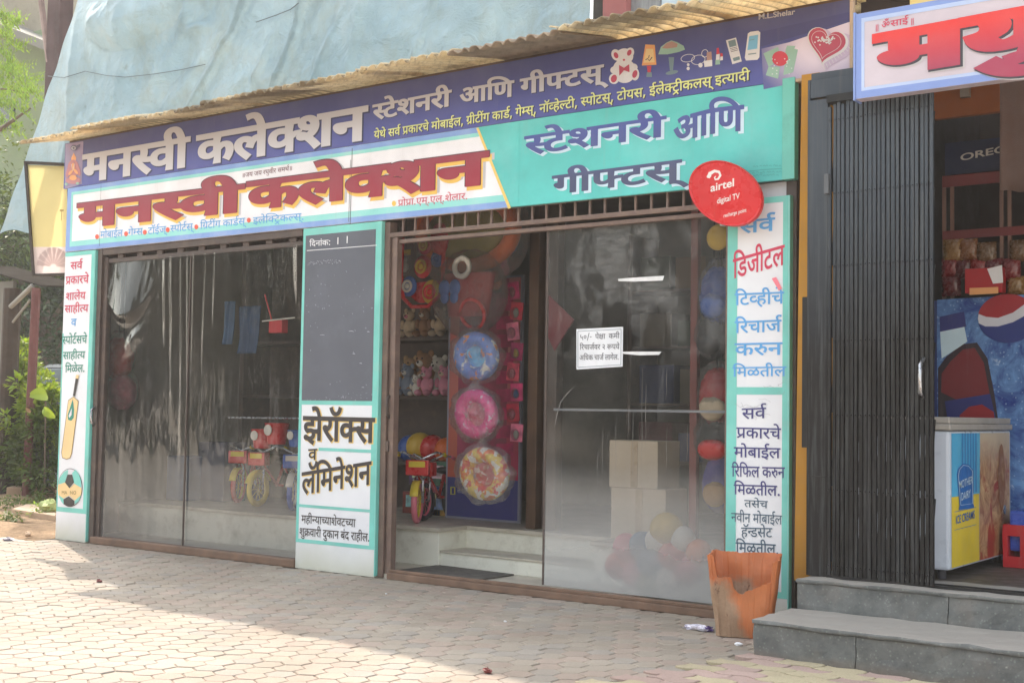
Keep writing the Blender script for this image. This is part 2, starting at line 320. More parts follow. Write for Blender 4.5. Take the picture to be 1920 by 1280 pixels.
# ------------------------------------------------------------------ lettering outlines
GLYPH = {
6:'-185,772 *0,24 *33,34 22,0 *23,0 *32,-34 0,-24 *0,-24 *-32,-34 -23,0 *-22,0 *-33,34',
9:'470,218 *0,-70 *-91,-68 -67,0 *-86,0 *-134,128 -63,148 71,26 *43,-106 *100,-123 62,0 *38,0 *48,35 0,39 *0,37 *-41,58 -32,25 *-27,-5 -31,-1 -5,70 *68,2 *57,44 0,37 *0,36 *-47,32 -31,0 *-37,0 *-60,-20 -34,-17 -25,69 *26,14 *77,24 49,0 *78,0 *83,-78 0,-59 *0,-78 -67,-42 *11,-10 9,-10 *38,-5 36,0 *32,0 *50,6 26,7 0,188 -73,0 0,71 258,0 0,-71 -104,0 0,-551 -81,0 0,290 *-24,-6 *-46,-5 -26,0 *-17,0 -26,3 *15,-30',
10:'470,218 *0,-70 *-91,-68 -67,0 *-86,0 *-134,128 -63,148 71,26 *43,-106 *100,-123 62,0 *38,0 *48,35 0,39 *0,37 *-41,58 -32,25 *-27,-5 -31,-1 -5,70 *68,2 *57,44 0,37 *0,36 *-47,32 -31,0 *-37,0 *-60,-20 -34,-17 -25,69 *26,14 *77,24 49,0 *78,0 *83,-78 0,-59 *0,-78 -67,-42 *11,-10 9,-10 *38,-5 36,0 *32,0 *50,6 26,7 0,188 -73,0 0,71 517,0 0,-71 -104,0 0,-551 -81,0 0,551 -178,0 0,-551 -81,0 0,290 *-24,-6 *-46,-5 -26,0 *-17,0 -26,3 *15,-30',
11:'271,222 *-29,0 *-58,-14 -23,-11 *-47,28 *-64,76 0,51 *0,28 *20,40 17,13 *23,17 *62,15 49,0 93,0 0,86 -314,0 0,71 505,0 0,-71 -110,0 0,-157 -184,0 *-31,0 *-26,-6 -9,-7 *-15,-12 0,-22 *0,-24 *28,-33 16,-13 *46,17 55,0 *74,0 *98,-75 0,-65 *0,-65 *-83,-75 -75,-10 *29,-12 *63,-22 34,-10 -33,-70 *-57,26 *-104,57 -45,28 *-59,3 *-69,29 0,32 *0,22 *27,29 26,0 *20,0 *43,-21 30,-25 *14,-2 11,0 *70,0 *77,41 0,44 *0,33 *-49,36',
12:'271,222 *-29,0 *-58,-14 -23,-11 *-47,28 *-64,76 0,51 *0,28 *20,40 17,13 *23,17 *62,15 49,0 93,0 0,86 -314,0 0,71 505,0 0,-71 -110,0 0,-157 -184,0 *-31,0 *-26,-6 -9,-7 *-15,-12 0,-22 *0,-24 *28,-33 16,-13 *46,17 55,0 *74,0 *98,-75 0,-65 *0,-65 *-83,-75 -75,-10 *29,-12 *63,-22 34,-10 -33,-70 *-57,26 *-104,57 -45,28 *-59,3 *-69,29 0,32 *0,22 *27,29 26,0 *20,0 *43,-21 30,-25 *14,-2 11,0 *70,0 *77,41 0,44 *0,33 *-49,36|293,615 *-21,35 *-29,76 0,36 *0,67 *89,67 66,0 *32,0 *54,-13 20,-11 -22,-66 *-17,9 *-38,12 -22,0 *-40,0 *-42,-45 0,-35 *0,-33 *27,-63 25,-36',
19:'568,551 -94,0 0,-171 *0,-51 *-15,-60 -18,-23 *-37,-48 -81,-6 -16,74 *22,4 *31,11 10,11 *12,12 *11,35 0,41 0,171 -233,0 0,-198 *0,-46 *6,-58 *20,-38 *40,-31 34,-20 110,-62 *63,-36 *53,-65 0,-50 *0,-40 *-33,-71 -14,-20 -72,42 *13,20 *23,45 0,22 *0,19 *-16,29 *-48,35 -49,28 -87,50 *-39,23 *-55,49 -14,34 *-16,36 0,68 0,235 -79,0 0,71 568,0',
25:'777,551 -325,0 0,-202 *48,50 69,0 *65,0 *82,-83 0,-77 *0,-46 *-30,-104 -35,-50 -72,41 *25,32 *32,84 0,41 *0,47 *-39,46 -35,0 *-54,0 -56,-72 0,-258 -81,0 0,174 *-24,-20 *-71,-36 -50,0 *-47,0 *-83,38 *-50,77 0,57 *0,80 *110,94 88,0 *23,0 *57,-7 15,-3 -6,-73 *-16,4 *-49,6 -19,0 *-58,0 *-64,-52 0,-47 *0,-53 *61,-51 40,0 *44,0 *69,42 30,30 0,291 -371,0 0,71 777,0',
27:'208,551 0,-317 *0,-26 *-25,-30 -23,0 *-26,0 *-55,42 *-38,60 0,28 *0,23 *27,28 34,0 25,0 0,192 -127,0 0,71 578,0 0,-71 -104,0 0,-551 -81,0 0,551',
28:'605,551 -103,0 0,-551 -81,0 0,166 *-31,-20 *-76,-28 -55,0 *-77,0 *-96,81 0,67 *0,28 *20,52 22,20 *-40,19 *-46,70 0,42 *0,31 10,23 -52,0 0,71 605,0|167,269 *0,-42 *56,-39 44,0 *52,0 *77,43 25,29 0,291 -276,0 *-22,-24 0,-33 *0,-37 *43,-40 34,-5 *28,7 35,0 *27,0 18,-2 -6,-70 *-7,1 *-16,0 -6,0 *-49,0 *-57,-40',
30:'649,551 -104,0 0,-551 -80,0 0,165 *-26,-17 *-72,-30 -50,0 *-77,0 *-99,86 0,71 *0,29 *25,51 19,16 -147,-2 0,72 293,0 *18,0 *36,-1 4,0 -7,-70 -32,0 *-58,0 *-71,-49 0,-47 *0,-43 *58,-43 38,0 *50,0 *71,43 27,29 0,291 -465,0 0,71 649,0',
32:'653,551 0,-551 -81,0 0,370 -137,0 *-41,0 -16,3 *36,-30 *44,-80 0,-45 *0,-46 *-41,-62 *-67,-30 -40,0 *-53,0 *-96,61 *-88,141 -42,119 71,25 *46,-134 *100,-139 58,0 *32,0 *41,34 0,40 *0,44 *-61,78 -45,28 29,64 270,0 0,110 -572,0 0,71 757,0 0,-71',
33:'271,222 *-29,0 *-58,-14 -23,-11 *-47,28 *-64,76 0,51 *0,28 *20,40 17,13 *23,17 *57,15 51,0 96,0 0,86 -314,0 0,71 771,0 0,-71 -104,0 0,-551 -81,0 0,209 *-25,-7 *-48,-5 -29,0 *-20,0 -26,5 *9,-22 0,-26 *0,-65 *-83,-75 -75,-10 *29,-12 *63,-22 34,-10 -33,-70 *-57,26 *-104,57 -45,28 *-59,3 *-69,29 0,32 *0,22 *27,29 26,0 *20,0 *43,-21 30,-25 *14,-2 11,0 *70,0 *77,41 0,44 *0,33 *-49,36|480,268 *54,0 52,15 0,268 -191,0 0,-157 -184,0 *-31,0 *-26,-6 -9,-7 *-15,-12 0,-22 *0,-24 *28,-33 16,-13 *46,17 55,0 *42,0 35,-13 *28,-6 *61,-7',
35:'519,551 -148,0 0,-202 -55,0 *-48,0 *-64,-16 -23,-15 *-55,-38 0,-65 *0,-48 *44,-63 *71,-30 42,0 *54,0 *76,25 42,22 27,-74 *-44,-20 *-99,-27 -53,0 *-69,0 *-109,52 *-62,98 0,70 *0,65 *68,89 *111,46 63,0 2,0 0,131 -290,0 0,71 519,0',
37:'358,222 *-29,0 *-58,-14 -23,-11 *-47,28 *-64,76 0,51 *0,28 *20,40 17,13 *23,17 *62,15 49,0 93,0 0,86 -401,0 0,71 592,0 0,-71 -110,0 0,-157 -184,0 *-31,0 *-26,-6 -9,-7 *-15,-12 0,-22 *0,-24 *28,-33 16,-13 *46,17 55,0 *74,0 *98,-75 0,-65 *0,-67 *-98,-87 -99,0 *-98,0 *-155,88 -59,70 61,49 *57,-68 *119,-65 75,0 *116,0 0,78 *0,35 *-49,35',
39:'634,551 0,-551 -81,0 0,551 -133,0 0,-230 *0,-42 *-17,-58 -18,-23 *-21,-25 *-66,-27 -47,0 *-93,0 -44,59 *-17,23 *-18,70 0,54 0,199 -79,0 0,71 737,0 0,-71|249,217 *52,0 20,32 *11,17 *7,44 0,43 0,198 -179,0 0,-198 *0,-39 *8,-46 10,-17 *11,-16 *33,-18',
40:'481,551 0,-551 -81,0 0,328 -109,0 *-61,0 *-61,-12 -19,-17 *-24,-19 0,-43 *0,-49 *74,-91 71,-57 -54,-52 *-46,40 *-79,80 *-47,86 0,48 *0,35 *27,56 21,18 *29,25 *82,23 68,0 128,0 0,152 -400,0 0,71 584,0 0,-71',
41:'553,551 0,-551 -81,0 0,180 *-29,-19 *-80,-29 -55,0 *-85,0 *-119,97 -21,93 *95,20 *77,71 0,54 *0,50 *-47,51 -37,0 *-25,0 *-32,-24 0,-23 *0,-51 81,-9 -8,-70 *-65,9 *-76,61 0,58 *0,56 *73,57 53,0 *41,0 *75,-35 *48,-72 0,-56 *0,-74 *-80,-92 -74,-29 *23,-36 *58,-35 51,0 *52,0 *74,40 32,32 0,276 -82,0 0,71 266,0 0,-71',
42:'413,-58 *-21,34 *-38,70 -12,27 *-12,-2 *-28,-3 -15,0 *-42,0 *-85,21 *-71,47 *-43,79 0,57 *0,44 *31,63 25,22 *33,29 *96,26 59,0 5,0 0,95 -295,0 0,71 534,0 0,-71 -158,0 0,-166 -49,0 *-58,0 *-71,-14 -25,-16 *-22,-15 *-25,-46 0,-32 *0,-53 *79,-69 82,0 *6,0 *12,0 7,1 *-6,20 0,15 *0,35 *42,29 25,0 *43,0 *45,-49 0,-29 *0,-32 *-29,-35 -22,-9 *12,-24 *33,-51 25,-35',
43:'630,551 -104,0 0,-551 -81,0 0,150 *-31,-20 *-73,-27 -58,0 *-77,0 *-95,81 0,67 *0,27 *18,50 19,20 *-47,18 *-59,71 0,56 *0,60 *82,79 63,0 *53,0 *71,-56 0,-45 *0,-47 -40,-41 -61,39 *11,10 *9,23 0,11 *0,15 *-20,27 -26,0 *-28,0 *-40,-44 0,-35 *0,-32 *31,-39 *49,-18 27,-3 *30,8 35,0 *11,0 *27,-2 7,-1 -7,-70 *-6,1 *-17,0 -5,0 *-50,0 *-57,-41 0,-38 *0,-41 *57,-40 44,0 *53,0 *74,43 26,29 0,306 -62,0 0,71 247,0',
44:'0,622 569,0 0,-71 -103,0 0,-551 -81,0 0,298 -181,0 0,-54 *0,-28 *-28,-28 -23,0 *-24,0 *-54,42 *-38,60 0,28 *0,23 *27,28 34,0 287,0 0,182 -385,0',
46:'479,551 0,-551 -81,0 0,191 *-29,-19 *-68,-26 -47,0 *-40,0 *-65,27 -21,21 *-25,27 *-24,73 0,64 0,193 -79,0 0,71 583,0 0,-71|398,551 -238,0 0,-182 *0,-41 *6,-48 *13,-29 11,-11 *23,-23 50,0 *40,0 *70,38 25,25',
47:'460,551 0,-202 *25,24 *58,26 35,0 *65,0 *82,-83 0,-77 *0,-46 *-30,-104 -35,-50 -72,41 *25,32 *32,84 0,41 *0,47 *-40,46 -35,0 *-53,0 -57,-73 0,-257 -81,0 0,193 *-24,-19 *-64,-28 -43,0 *-40,0 *-64,29 -19,22 *-25,29 *-21,71 0,57 0,197 -79,0 0,71 786,0 0,-71|160,551 0,-191 *0,-55 *12,-48 16,-17 *20,-23 40,0 *41,0 *64,34 26,27 0,273',
48:'585,551 -103,0 0,-551 -81,0 0,165 *-27,-18 *-77,-29 -56,0 *-56,0 *-89,42 *-50,75 0,51 *0,86 *121,92 98,0 *14,0 *40,-3 *39,-4 11,-3 -6,-69 *-20,4 *-50,6 -25,0 *-20,0 -18,-3 135,-168 *19,14 17,18 0,295 -401,0 0,71 585,0|127,287 *0,-52 *67,-51 48,0 *18,0 *33,6 15,5 -140,175 *-41,-28',
50:'509,551 0,-551 -81,0 0,250 -221,0 0,-37 *0,-33 *-29,-29 -19,0 *-19,0 *-42,25 *-36,39 *-23,44 0,19 *0,18 *27,25 34,0 26,0 0,230 -126,0 0,71 612,0 0,-71|428,551 -221,0 0,-230 221,0',
51:'595,622 0,-71 -104,0 0,-551 -81,0 0,179 *-28,-18 *-78,-29 -51,0 *-90,0 *-111,121 -14,100 *62,13 *60,47 0,44 *0,28 *-23,48 -14,18 -123,0 0,71|129,301 *20,-49 *61,-49 49,0 *50,0 *74,42 27,29 0,277 -199,0 *29,-52 0,-54 *0,-108',
52:'395,42 -54,-54 *-59,49 *-104,100 *-80,88 -23,31 *-22,31 *-13,36 0,17 *0,19 *30,34 34,0 *25,0 *37,-23 15,-21 *39,20 *36,60 0,39 *0,23 *-10,45 -7,15 -239,0 0,71 424,0 0,-71 -104,0 *16,-35 0,-58 *0,-55 *-44,-76 *-76,-53 -49,-20 *45,-52 *119,-111',
54:'0,551 0,71 693,0 0,-71 -104,0 0,-551 -81,0 0,355 *-6,1 -8,0 *-24,0 *-50,-24 *-46,-63 -18,-61 -77,24 *12,46 20,35 *-24,18 *-48,22 -30,0 *-40,0 *-43,-46 0,-36 *0,-38 *43,-69 *82,-75 58,-49 -54,-52 *-58,50 *-96,91 *-56,93 0,53 *0,53 *49,67 *74,31 36,0 *44,0 *73,-29 33,-27 *58,56 87,0 *5,0 4,0 0,125',
55:'0,551 0,71 775,0 0,-71 -181,0 0,-119 *52,-15 *68,-93 0,-74 *0,-53 *-43,-85 *-79,-48 -54,0 *-54,0 *-80,43 -39,36 *-31,-46 *-73,-33 -45,0 *-47,0 *-77,43 *-46,84 0,61 *0,56 *45,84 *80,47 51,0 *54,0 *79,-43 39,-36 *26,39 *58,34 35,4 0,114|404,214 *-2,-6 -3,-5 *33,-33 *61,-35 35,0 *42,0 *63,55 0,62 *0,64 *-55,52 -37,0 *-38,0 *-53,-53 -24,-53|127,250 *0,-62 *54,-53 37,0 *38,0 *54,53 23,52 22,49 *3,6 2,4 *-33,33 *-60,36 -35,0 *-42,0 *-63,-56',
57:'571,551 -104,0 0,-551 -80,0 0,165 *-26,-18 *-75,-29 -53,0 *-54,0 *-84,42 *-49,75 0,51 *0,86 *115,92 94,0 *13,0 *39,-3 *37,-4 10,-3 -5,-73 *-19,4 *-48,6 -23,0 *-62,0 *-70,-54 0,-50 *0,-51 *63,-48 45,0 *52,0 *75,45 25,27 0,291 -387,0 0,71 571,0',
58:'122,189 *-35,0 *-47,35 0,31 *0,29 *36,30 28,0 *18,0 *39,-15 30,-23 *50,16 *64,86 0,65 *0,56 *-59,67 -47,0 *-31,0 *-30,-27 0,-23 *0,-15 *19,-35 *57,-24 56,-2 -17,-70 *-94,6 *-93,83 0,58 *0,51 *71,64 67,0 *47,0 *82,-43 *51,-85 0,-64 *0,-69 *-69,-117 -61,-33 *45,-39 *84,-95 31,-44 -64,-44 *-51,72 *-83,93 -37,30 *-27,-5|591,551 0,-551 -81,0 0,551 -89,0 0,71 274,0 0,-71',
60:'587,551 0,-551 -81,0 0,266 *-29,-9 *-58,-6 -39,0 *-42,0 *-93,15 -33,11 *-20,-13 -25,-11 *41,-52 *111,-110 61,-49 -54,-54 *-56,49 *-99,100 *-76,88 -22,31 *-22,31 *-11,36 0,17 *0,19 *30,34 34,0 *25,0 *37,-23 15,-20 *21,19 *15,59 0,30 *0,30 *-9,48 -7,15 -201,0 0,71 691,0 0,-71|369,322 *39,0 *64,8 34,9 0,212 -225,0 *7,-17 *10,-46 0,-30 *0,-42 *-19,-62 -17,-21 *52,-11',
61:'321,69 *36,11 *46,36 0,32 *0,38 *-58,43 -65,0 *-69,0 *-73,-57 0,-48 *0,-31 *23,-58 *71,-71 70,-53 -54,-53 *-91,71 *-99,124 0,77 *0,38 *31,59 26,21 *-19,18 *-27,52 0,34 *0,28 *20,40 17,13 *23,17 *59,15 41,0 132,0 0,86 -361,0 0,71 546,0 0,-71 -104,0 0,-157 -212,0 *-31,0 *-26,-6 -9,-7 *-15,-12 0,-22 *0,-20 *20,-31 14,-12 *47,16 54,0 *69,0 *87,-42 *41,-67 0,-38 *0,-58 *-68,-76 -65,-17',
66:'170,551 0,-551 -81,0 0,551 -89,0 0,71 273,0 0,-71',
68:'-185,615 *-17,35 *-18,64 0,34 *0,65 *84,83 75,0 *60,0 *80,-57 *58,-121 26,-96 110,0 0,-71 -103,0 0,-551 -81,0 0,551 -89,0 0,71 87,0 *-28,104 *-61,99 -55,0 *-40,0 *-42,-49 0,-43 *0,-34 *20,-55 14,-29',
69:'-248,-12 *54,23 58,0 *75,0 *83,-77 0,-63 *0,-61 *-93,-78 -86,0 *-97,0 *-141,92 -60,76 61,43 *39,-48 *70,-62 *79,-29 49,0 *106,0 0,74 *0,33 *-49,32 -31,0 *-27,0 *-43,-11 -21,-11',
70:'-63,-245 *-25,-10 *-57,-13 -28,0 *-75,0 *-85,79 0,63 *0,57 *92,80 79,0 *75,0 *112,-56 *86,-91 34,-53 -62,-39 *-54,83 *-112,88 -73,0 *-51,0 *-52,-39 0,-32 *0,-38 *50,-30 31,0 *27,0 *42,11 21,10',
73:'69,863 *-23,-100 *-107,-83 -77,0 *-72,0 *-108,89 -34,94 71,24 *26,-70 *67,-68 53,0 *57,0 *55,73 16,67',
75:'-169,615 *-21,79 *-41,91 *-50,38 -34,0 *-22,0 *-34,-9 -14,-5 -24,73 *39,14 52,0 *54,0 *79,-51 *63,-123 28,-107',
77:'170,551 0,-551 -81,0 0,551 -89,0 0,71 273,0 0,-71|298,863 *-23,-100 *-107,-83 -77,0 *-72,0 *-108,89 -34,94 71,24 *26,-70 *67,-68 53,0 *57,0 *55,73 16,67',
79:'170,551 0,-551 -81,0 0,551 -89,0 0,71 273,0 0,-71|90,615 *-21,79 *-41,91 *-50,38 -34,0 *-22,0 *-34,-9 -14,-5 -24,73 *39,14 52,0 *54,0 *79,-51 *63,-123 28,-107',
81:'-179,-44 *23,5 25,0 *68,0 *101,-51 *79,-86 34,-51 -57,-41 *-50,80 *-101,75 -68,0 *-12,0 *-21,-3 -9,-2',
84:'502,816 *0,21 *29,29 21,0 *20,0 *30,-29 0,-21 *0,-21 *-30,-29 -20,0 *-21,0 *-29,29|759,833 *-23,-101 *-107,-83 -76,0 *-72,0 *-108,89 -34,95 69,23 *26,-70 *68,-70 53,0 *58,0 *57,75 16,67|470,218 *0,-70 *-91,-68 -67,0 *-86,0 *-134,128 -63,148 71,26 *43,-106 *100,-123 62,0 *38,0 *48,35 0,39 *0,37 *-41,58 -32,25 *-27,-5 -31,-1 -5,70 *68,2 *57,44 0,37 *0,36 *-47,32 -31,0 *-37,0 *-60,-20 -34,-17 -25,69 *26,14 *77,24 49,0 *78,0 *83,-78 0,-59 *0,-40 *-37,-64 -37,-21 *16,-14 *29,-12 16,0 *20,0 *32,23 18,29 30,47 *35,56 *70,48 54,0 *38,0 *70,-37 *45,-79 0,-63 *0,-81 *-95,-96 -80,0 *-46,0 *-68,35 -32,28 49,53 *23,-21 *46,-24 31,0 *35,0 *57,53 0,54 *0,52 *-43,55 -33,0 *-28,0 *-40,-34 -24,-41 -27,-44 *-22,-37 *-57,-46 -47,0 0,0 *13,-28',
105:'414,622 81,0 0,-622 -81,0|194,622 81,0 0,-622 -81,0',
106:'275,121 *-58,0 *-91,51 *-51,91 0,58 *0,59 *51,89 *90,51 58,0 *59,0 *91,-51 *52,-91 0,-59 *0,-58 *-51,-90 *-91,-50|273,192 *53,0 *68,74 0,56 *0,57 *-64,70 -53,0 *-52,0 *-68,-74 0,-57 *0,-56 *64,-70',
108:'477,33 -64,-45 *-95,144 -79,76 *-26,-4 -26,0 *-35,0 *-48,35 0,31 *0,29 *36,30 28,0 *19,0 *38,-16 30,-22 *43,15 *62,79 0,57 *0,59 *-65,60 -52,0 *-35,0 *-60,-16 -38,-19 -26,69 *37,19 *83,18 43,0 *55,0 *89,-42 *52,-85 0,-65 *0,-70 *-70,-108 -57,-29 *45,-44 *87,-112',
111:'477,-67 *-17,29 *-38,75 *-36,78 *-30,70 -8,23 *-16,-1 -20,0 *-43,0 *-82,21 *-65,50 *-38,86 0,64 *0,46 *28,109 31,49 84,-21 *-28,-49 *-35,-93 0,-52 *0,-70 *70,-71 74,0 *9,0 9,1 *-6,23 0,13 *0,33 *43,31 28,0 *40,0 *44,-49 0,-30 *0,-31 *-31,-37 -26,-9 *12,-31 *45,-94 *51,-96 23,-35',
179:'623,551 0,-551 -81,0 0,325 *-31,-15 *-71,-17 -50,0 *-50,0 *-83,20 -32,13 *-47,-29 *-50,-53 0,-36 *0,-20 *20,-41 *52,-27 47,0 *11,0 11,1 *-6,18 0,18 *0,32 *40,27 25,0 *41,0 *44,-52 0,-28 *0,-28 *-25,-32 -23,-10 *18,-23 *38,-41 27,-26 -58,-41 *-27,31 *-49,61 -16,26 *-12,-2 *-28,-1 -13,0 *-59,0 *-90,41 *-50,71 0,43 *0,55 *69,73 49,28 *-44,29 *-46,71 0,46 *0,53 *81,72 76,0 *62,0 *89,-58 0,-59 *0,-48 *-46,-66 -41,-28 *19,-5 *43,-4 22,0 *46,0 *79,21 38,26 0,140 -89,0 0,71 274,0 0,-71|153,502 *0,-33 *42,-53 33,-17 *75,49 0,58 *0,24 *-34,36 -40,0 *-34,0 *-42,-34',
181:'-190,615 *-21,35 *-29,76 0,36 *0,67 *89,67 66,0 *32,0 *54,-13 20,-11 -22,-66 *-17,9 *-38,12 -22,0 *-40,0 *-42,-45 0,-35 *0,-33 *27,-63 25,-36',
183:'618,551 -166,0 0,-217 *22,15 *54,19 39,0 64,0 0,-71 -51,0 *-46,0 *-52,-20 -30,-24 0,-253 -81,0 0,174 *-24,-20 *-71,-36 -50,0 *-47,0 *-83,38 *-50,77 0,57 *0,80 *110,94 88,0 *23,0 *57,-7 15,-3 -6,-73 *-16,4 *-49,6 -19,0 *-58,0 *-64,-52 0,-47 *0,-53 *61,-51 40,0 *44,0 *69,42 30,30 0,291 -371,0 0,71 618,0',
188:'0,622 410,0 0,-71 -410,0|509,200 *-18,-15 *-53,-39 *-73,-28 -48,0 *-77,0 *-99,86 0,71 *0,29 *25,51 19,16 -147,-2 0,72 293,0 *18,0 *36,-1 4,0 -7,-70 -32,0 *-58,0 *-71,-49 0,-47 *0,-43 *58,-43 38,0 *51,0 *73,45 28,29',
198:'0,622 363,0 0,-71 -363,0|45,242 *0,35 *27,56 21,18 *29,25 *82,23 68,0 108,0 0,-71 -89,0 *-61,0 *-61,-12 -19,-17 *-24,-19 0,-43 *0,-49 *74,-91 71,-57 -54,-52 *-46,40 *-79,80 *-47,86',
202:'0,622 373,0 0,-71 -373,0|204,298 0,-54 *0,-28 *-28,-28 -23,0 *-24,0 *-54,42 *-38,60 0,28 *0,23 *27,28 34,0 287,0 0,-71',
204:'626,551 -166,0 0,-214 *23,15 *53,16 40,0 64,0 0,-71 -52,0 *-46,0 *-52,-14 -30,-26 0,-257 -81,0 0,193 *-23,-19 *-64,-28 -44,0 *-40,0 *-64,29 -19,22 *-25,29 *-21,71 0,57 0,197 -79,0 0,71 626,0|160,551 0,-191 *0,-55 *12,-48 16,-17 *20,-23 40,0 *42,0 *63,35 26,27 0,272',
207:'207,321 221,0 0,-71 -221,0 0,-37 *0,-33 *-29,-29 -19,0 *-19,0 *-42,25 *-36,39 *-23,44 0,19 *0,18 *27,25 34,0 26,0 0,230 -126,0 0,71 364,0 0,-71 -157,0',
210:'0,622 515,0 0,-71 -515,0|537,349 *-20,7 -23,0 *-24,0 *-50,-24 *-46,-63 -18,-61 -77,24 *12,46 20,35 *-23,18 *-49,22 -30,0 *-40,0 *-43,-46 0,-36 *0,-38 *43,-69 *82,-75 58,-49 -54,-52 *-58,50 *-96,91 *-56,93 0,53 *0,53 *49,67 *73,31 37,0 *44,0 *73,-29 33,-27 *59,56 87,0 *14,0 *31,-4 11,-5',
212:'0,622 406,0 0,-71 -406,0|425,193 *-37,-31 *-95,-44 -60,0 *-54,0 *-84,42 *-49,75 0,51 *0,86 *115,92 94,0 *13,0 *39,-3 *37,-4 10,-3 -5,-73 *-19,4 *-48,6 -23,0 *-62,0 *-70,-54 0,-50 *0,-51 *63,-48 45,0 *52,0 *75,45 25,26',
215:'369,322 *31,0 *50,5 28,5 8,-72 *-25,-5 *-52,-4 -29,0 *-42,0 *-93,15 -33,11 *-20,-13 -25,-11 *41,-52 *111,-110 61,-49 -54,-54 *-56,49 *-99,100 *-76,88 -22,31 *-22,31 *-11,36 0,17 *0,19 *30,34 34,0 *25,0 *37,-23 15,-20 *21,19 *15,59 0,30 *0,30 *-9,48 -7,15 -201,0 0,71 403,0 0,-71 -122,0 *7,-17 *10,-46 0,-30 *0,-42 *-19,-62 -17,-21 *52,-11',
254:'46,53 128,74 *-54,12 *-74,81 0,70 *0,80 *110,94 88,0 *23,0 *57,-7 15,-3 -6,-73 *-16,4 *-49,6 -19,0 *-58,0 *-64,-52 0,-47 *0,-53 *61,-51 40,0 *44,0 *69,42 30,30 0,291 -371,0 0,71 777,0 0,-71 -325,0 0,-201 *25,23 *57,26 35,0 *65,0 *82,-83 0,-77 *0,-46 *-30,-104 -35,-50 -72,41 *25,32 *32,84 0,41 *0,47 *-39,46 -35,0 *-27,0 *-55,-37 -28,-35 0,-258 -81,0 0,173 *-8,-6 *-20,-14 -12,-7 -238,-158',
256:'172,-24 -47,67 268,162 0,346 -185,0 0,-317 *0,-26 *-25,-30 -23,0 *-26,0 *-55,42 *-38,60 0,28 *0,23 *27,28 34,0 25,0 0,192 -127,0 0,71 578,0 0,-71 -104,0 0,-551 -81,0 0,122',
264:'519,551 -148,0 0,-202 -55,0 *-48,0 *-64,-16 -23,-15 *-55,-38 0,-65 *0,-48 *44,-63 *71,-30 42,0 *54,0 *76,25 42,22 27,-74 *-44,-20 *-99,-27 -53,0 *-69,0 *-109,52 *-62,98 0,70 *0,65 *68,89 *111,46 63,0 2,0 0,131 -290,0 0,71 519,0|31,-165 248,153 40,0 146,-180 -59,-38 -117,145 -211,-145',
274:'45,53 169,100 *-54,9 -32,32 *-25,27 *-24,73 0,64 0,193 -79,0 0,71 583,0 0,-71 -104,0 0,-551 -81,0 0,193 -306,-206|398,551 -238,0 0,-182 *0,-41 *6,-48 *13,-29 11,-11 *23,-23 49,0 *39,0 *72,38 25,25',
417:'519,296 *0,-46 *-33,-87 -29,-37 -72,41 *20,23 *33,69 0,35 *0,35 *-34,42 -35,0 *-34,0 -31,-20 *-22,-33 *-72,-46 -43,-18 *45,-52 *119,-111 64,-49 -54,-54 *-59,49 *-104,100 *-80,88 -23,31 *-22,31 *-13,36 0,17 *0,19 *30,34 34,0 *25,0 *37,-23 15,-21 *39,20 *36,60 0,39 *0,23 *-10,45 -7,15 -239,0 0,71 577,0 0,-71 -257,0 *16,-35 0,-58 *0,-16 -2,-13 *27,11 31,0 *53,0 *74,-73',
418:'498,159 *-60,0 *-80,78 0,63 *0,3 0,1 *-15,8 *-37,12 -22,2 *-22,-23 *-60,-35 -35,-14 *45,-52 *119,-111 64,-49 -54,-54 *-59,49 *-104,100 *-80,88 -23,31 *-22,31 *-13,36 0,17 *0,19 *30,34 34,0 *25,0 *37,-23 15,-21 *39,20 *36,60 0,39 *0,23 *-10,45 -7,15 -239,0 0,71 801,0 0,-71 -481,0 *16,-35 0,-58 *0,-37 -11,-31 *28,-6 25,-11 *18,28 *65,36 49,0 *61,0 *93,-55 *72,-93 28,-57 -63,-34 *-46,86 *-88,85 -55,0 *-43,0 *-40,-43 0,-28 *0,-37 *42,-31 29,0 *15,0 *29,5 17,7 24,-67 *-25,-10 *-44,-6',
419:'296,-12 *39,17 43,4 *-11,18 *-18,32 -7,14 *-12,-2 *-28,-3 -15,0 *-42,0 *-85,21 *-71,47 *-43,79 0,57 *0,44 *31,63 25,22 *33,29 *96,26 59,0 5,0 0,95 -295,0 0,71 534,0 0,-71 -158,0 0,-166 -49,0 *-58,0 *-71,-14 -25,-16 *-22,-15 *-25,-46 0,-32 *0,-53 *79,-69 82,0 *6,0 *12,0 7,1 *-6,20 0,15 *0,35 *42,29 25,0 *43,0 *45,-49 0,-29 *0,-32 *-29,-35 -22,-9 *10,-18 *23,-39 16,-24 *51,-12 *56,-71 0,-51 *0,-61 *-93,-78 -86,0 *-97,0 *-141,92 -60,76 61,43 *39,-48 *70,-62 *79,-29 49,0 *106,0 0,74 *0,33 *-49,32 -31,0 *-27,0 *-43,-11 -21,-11',
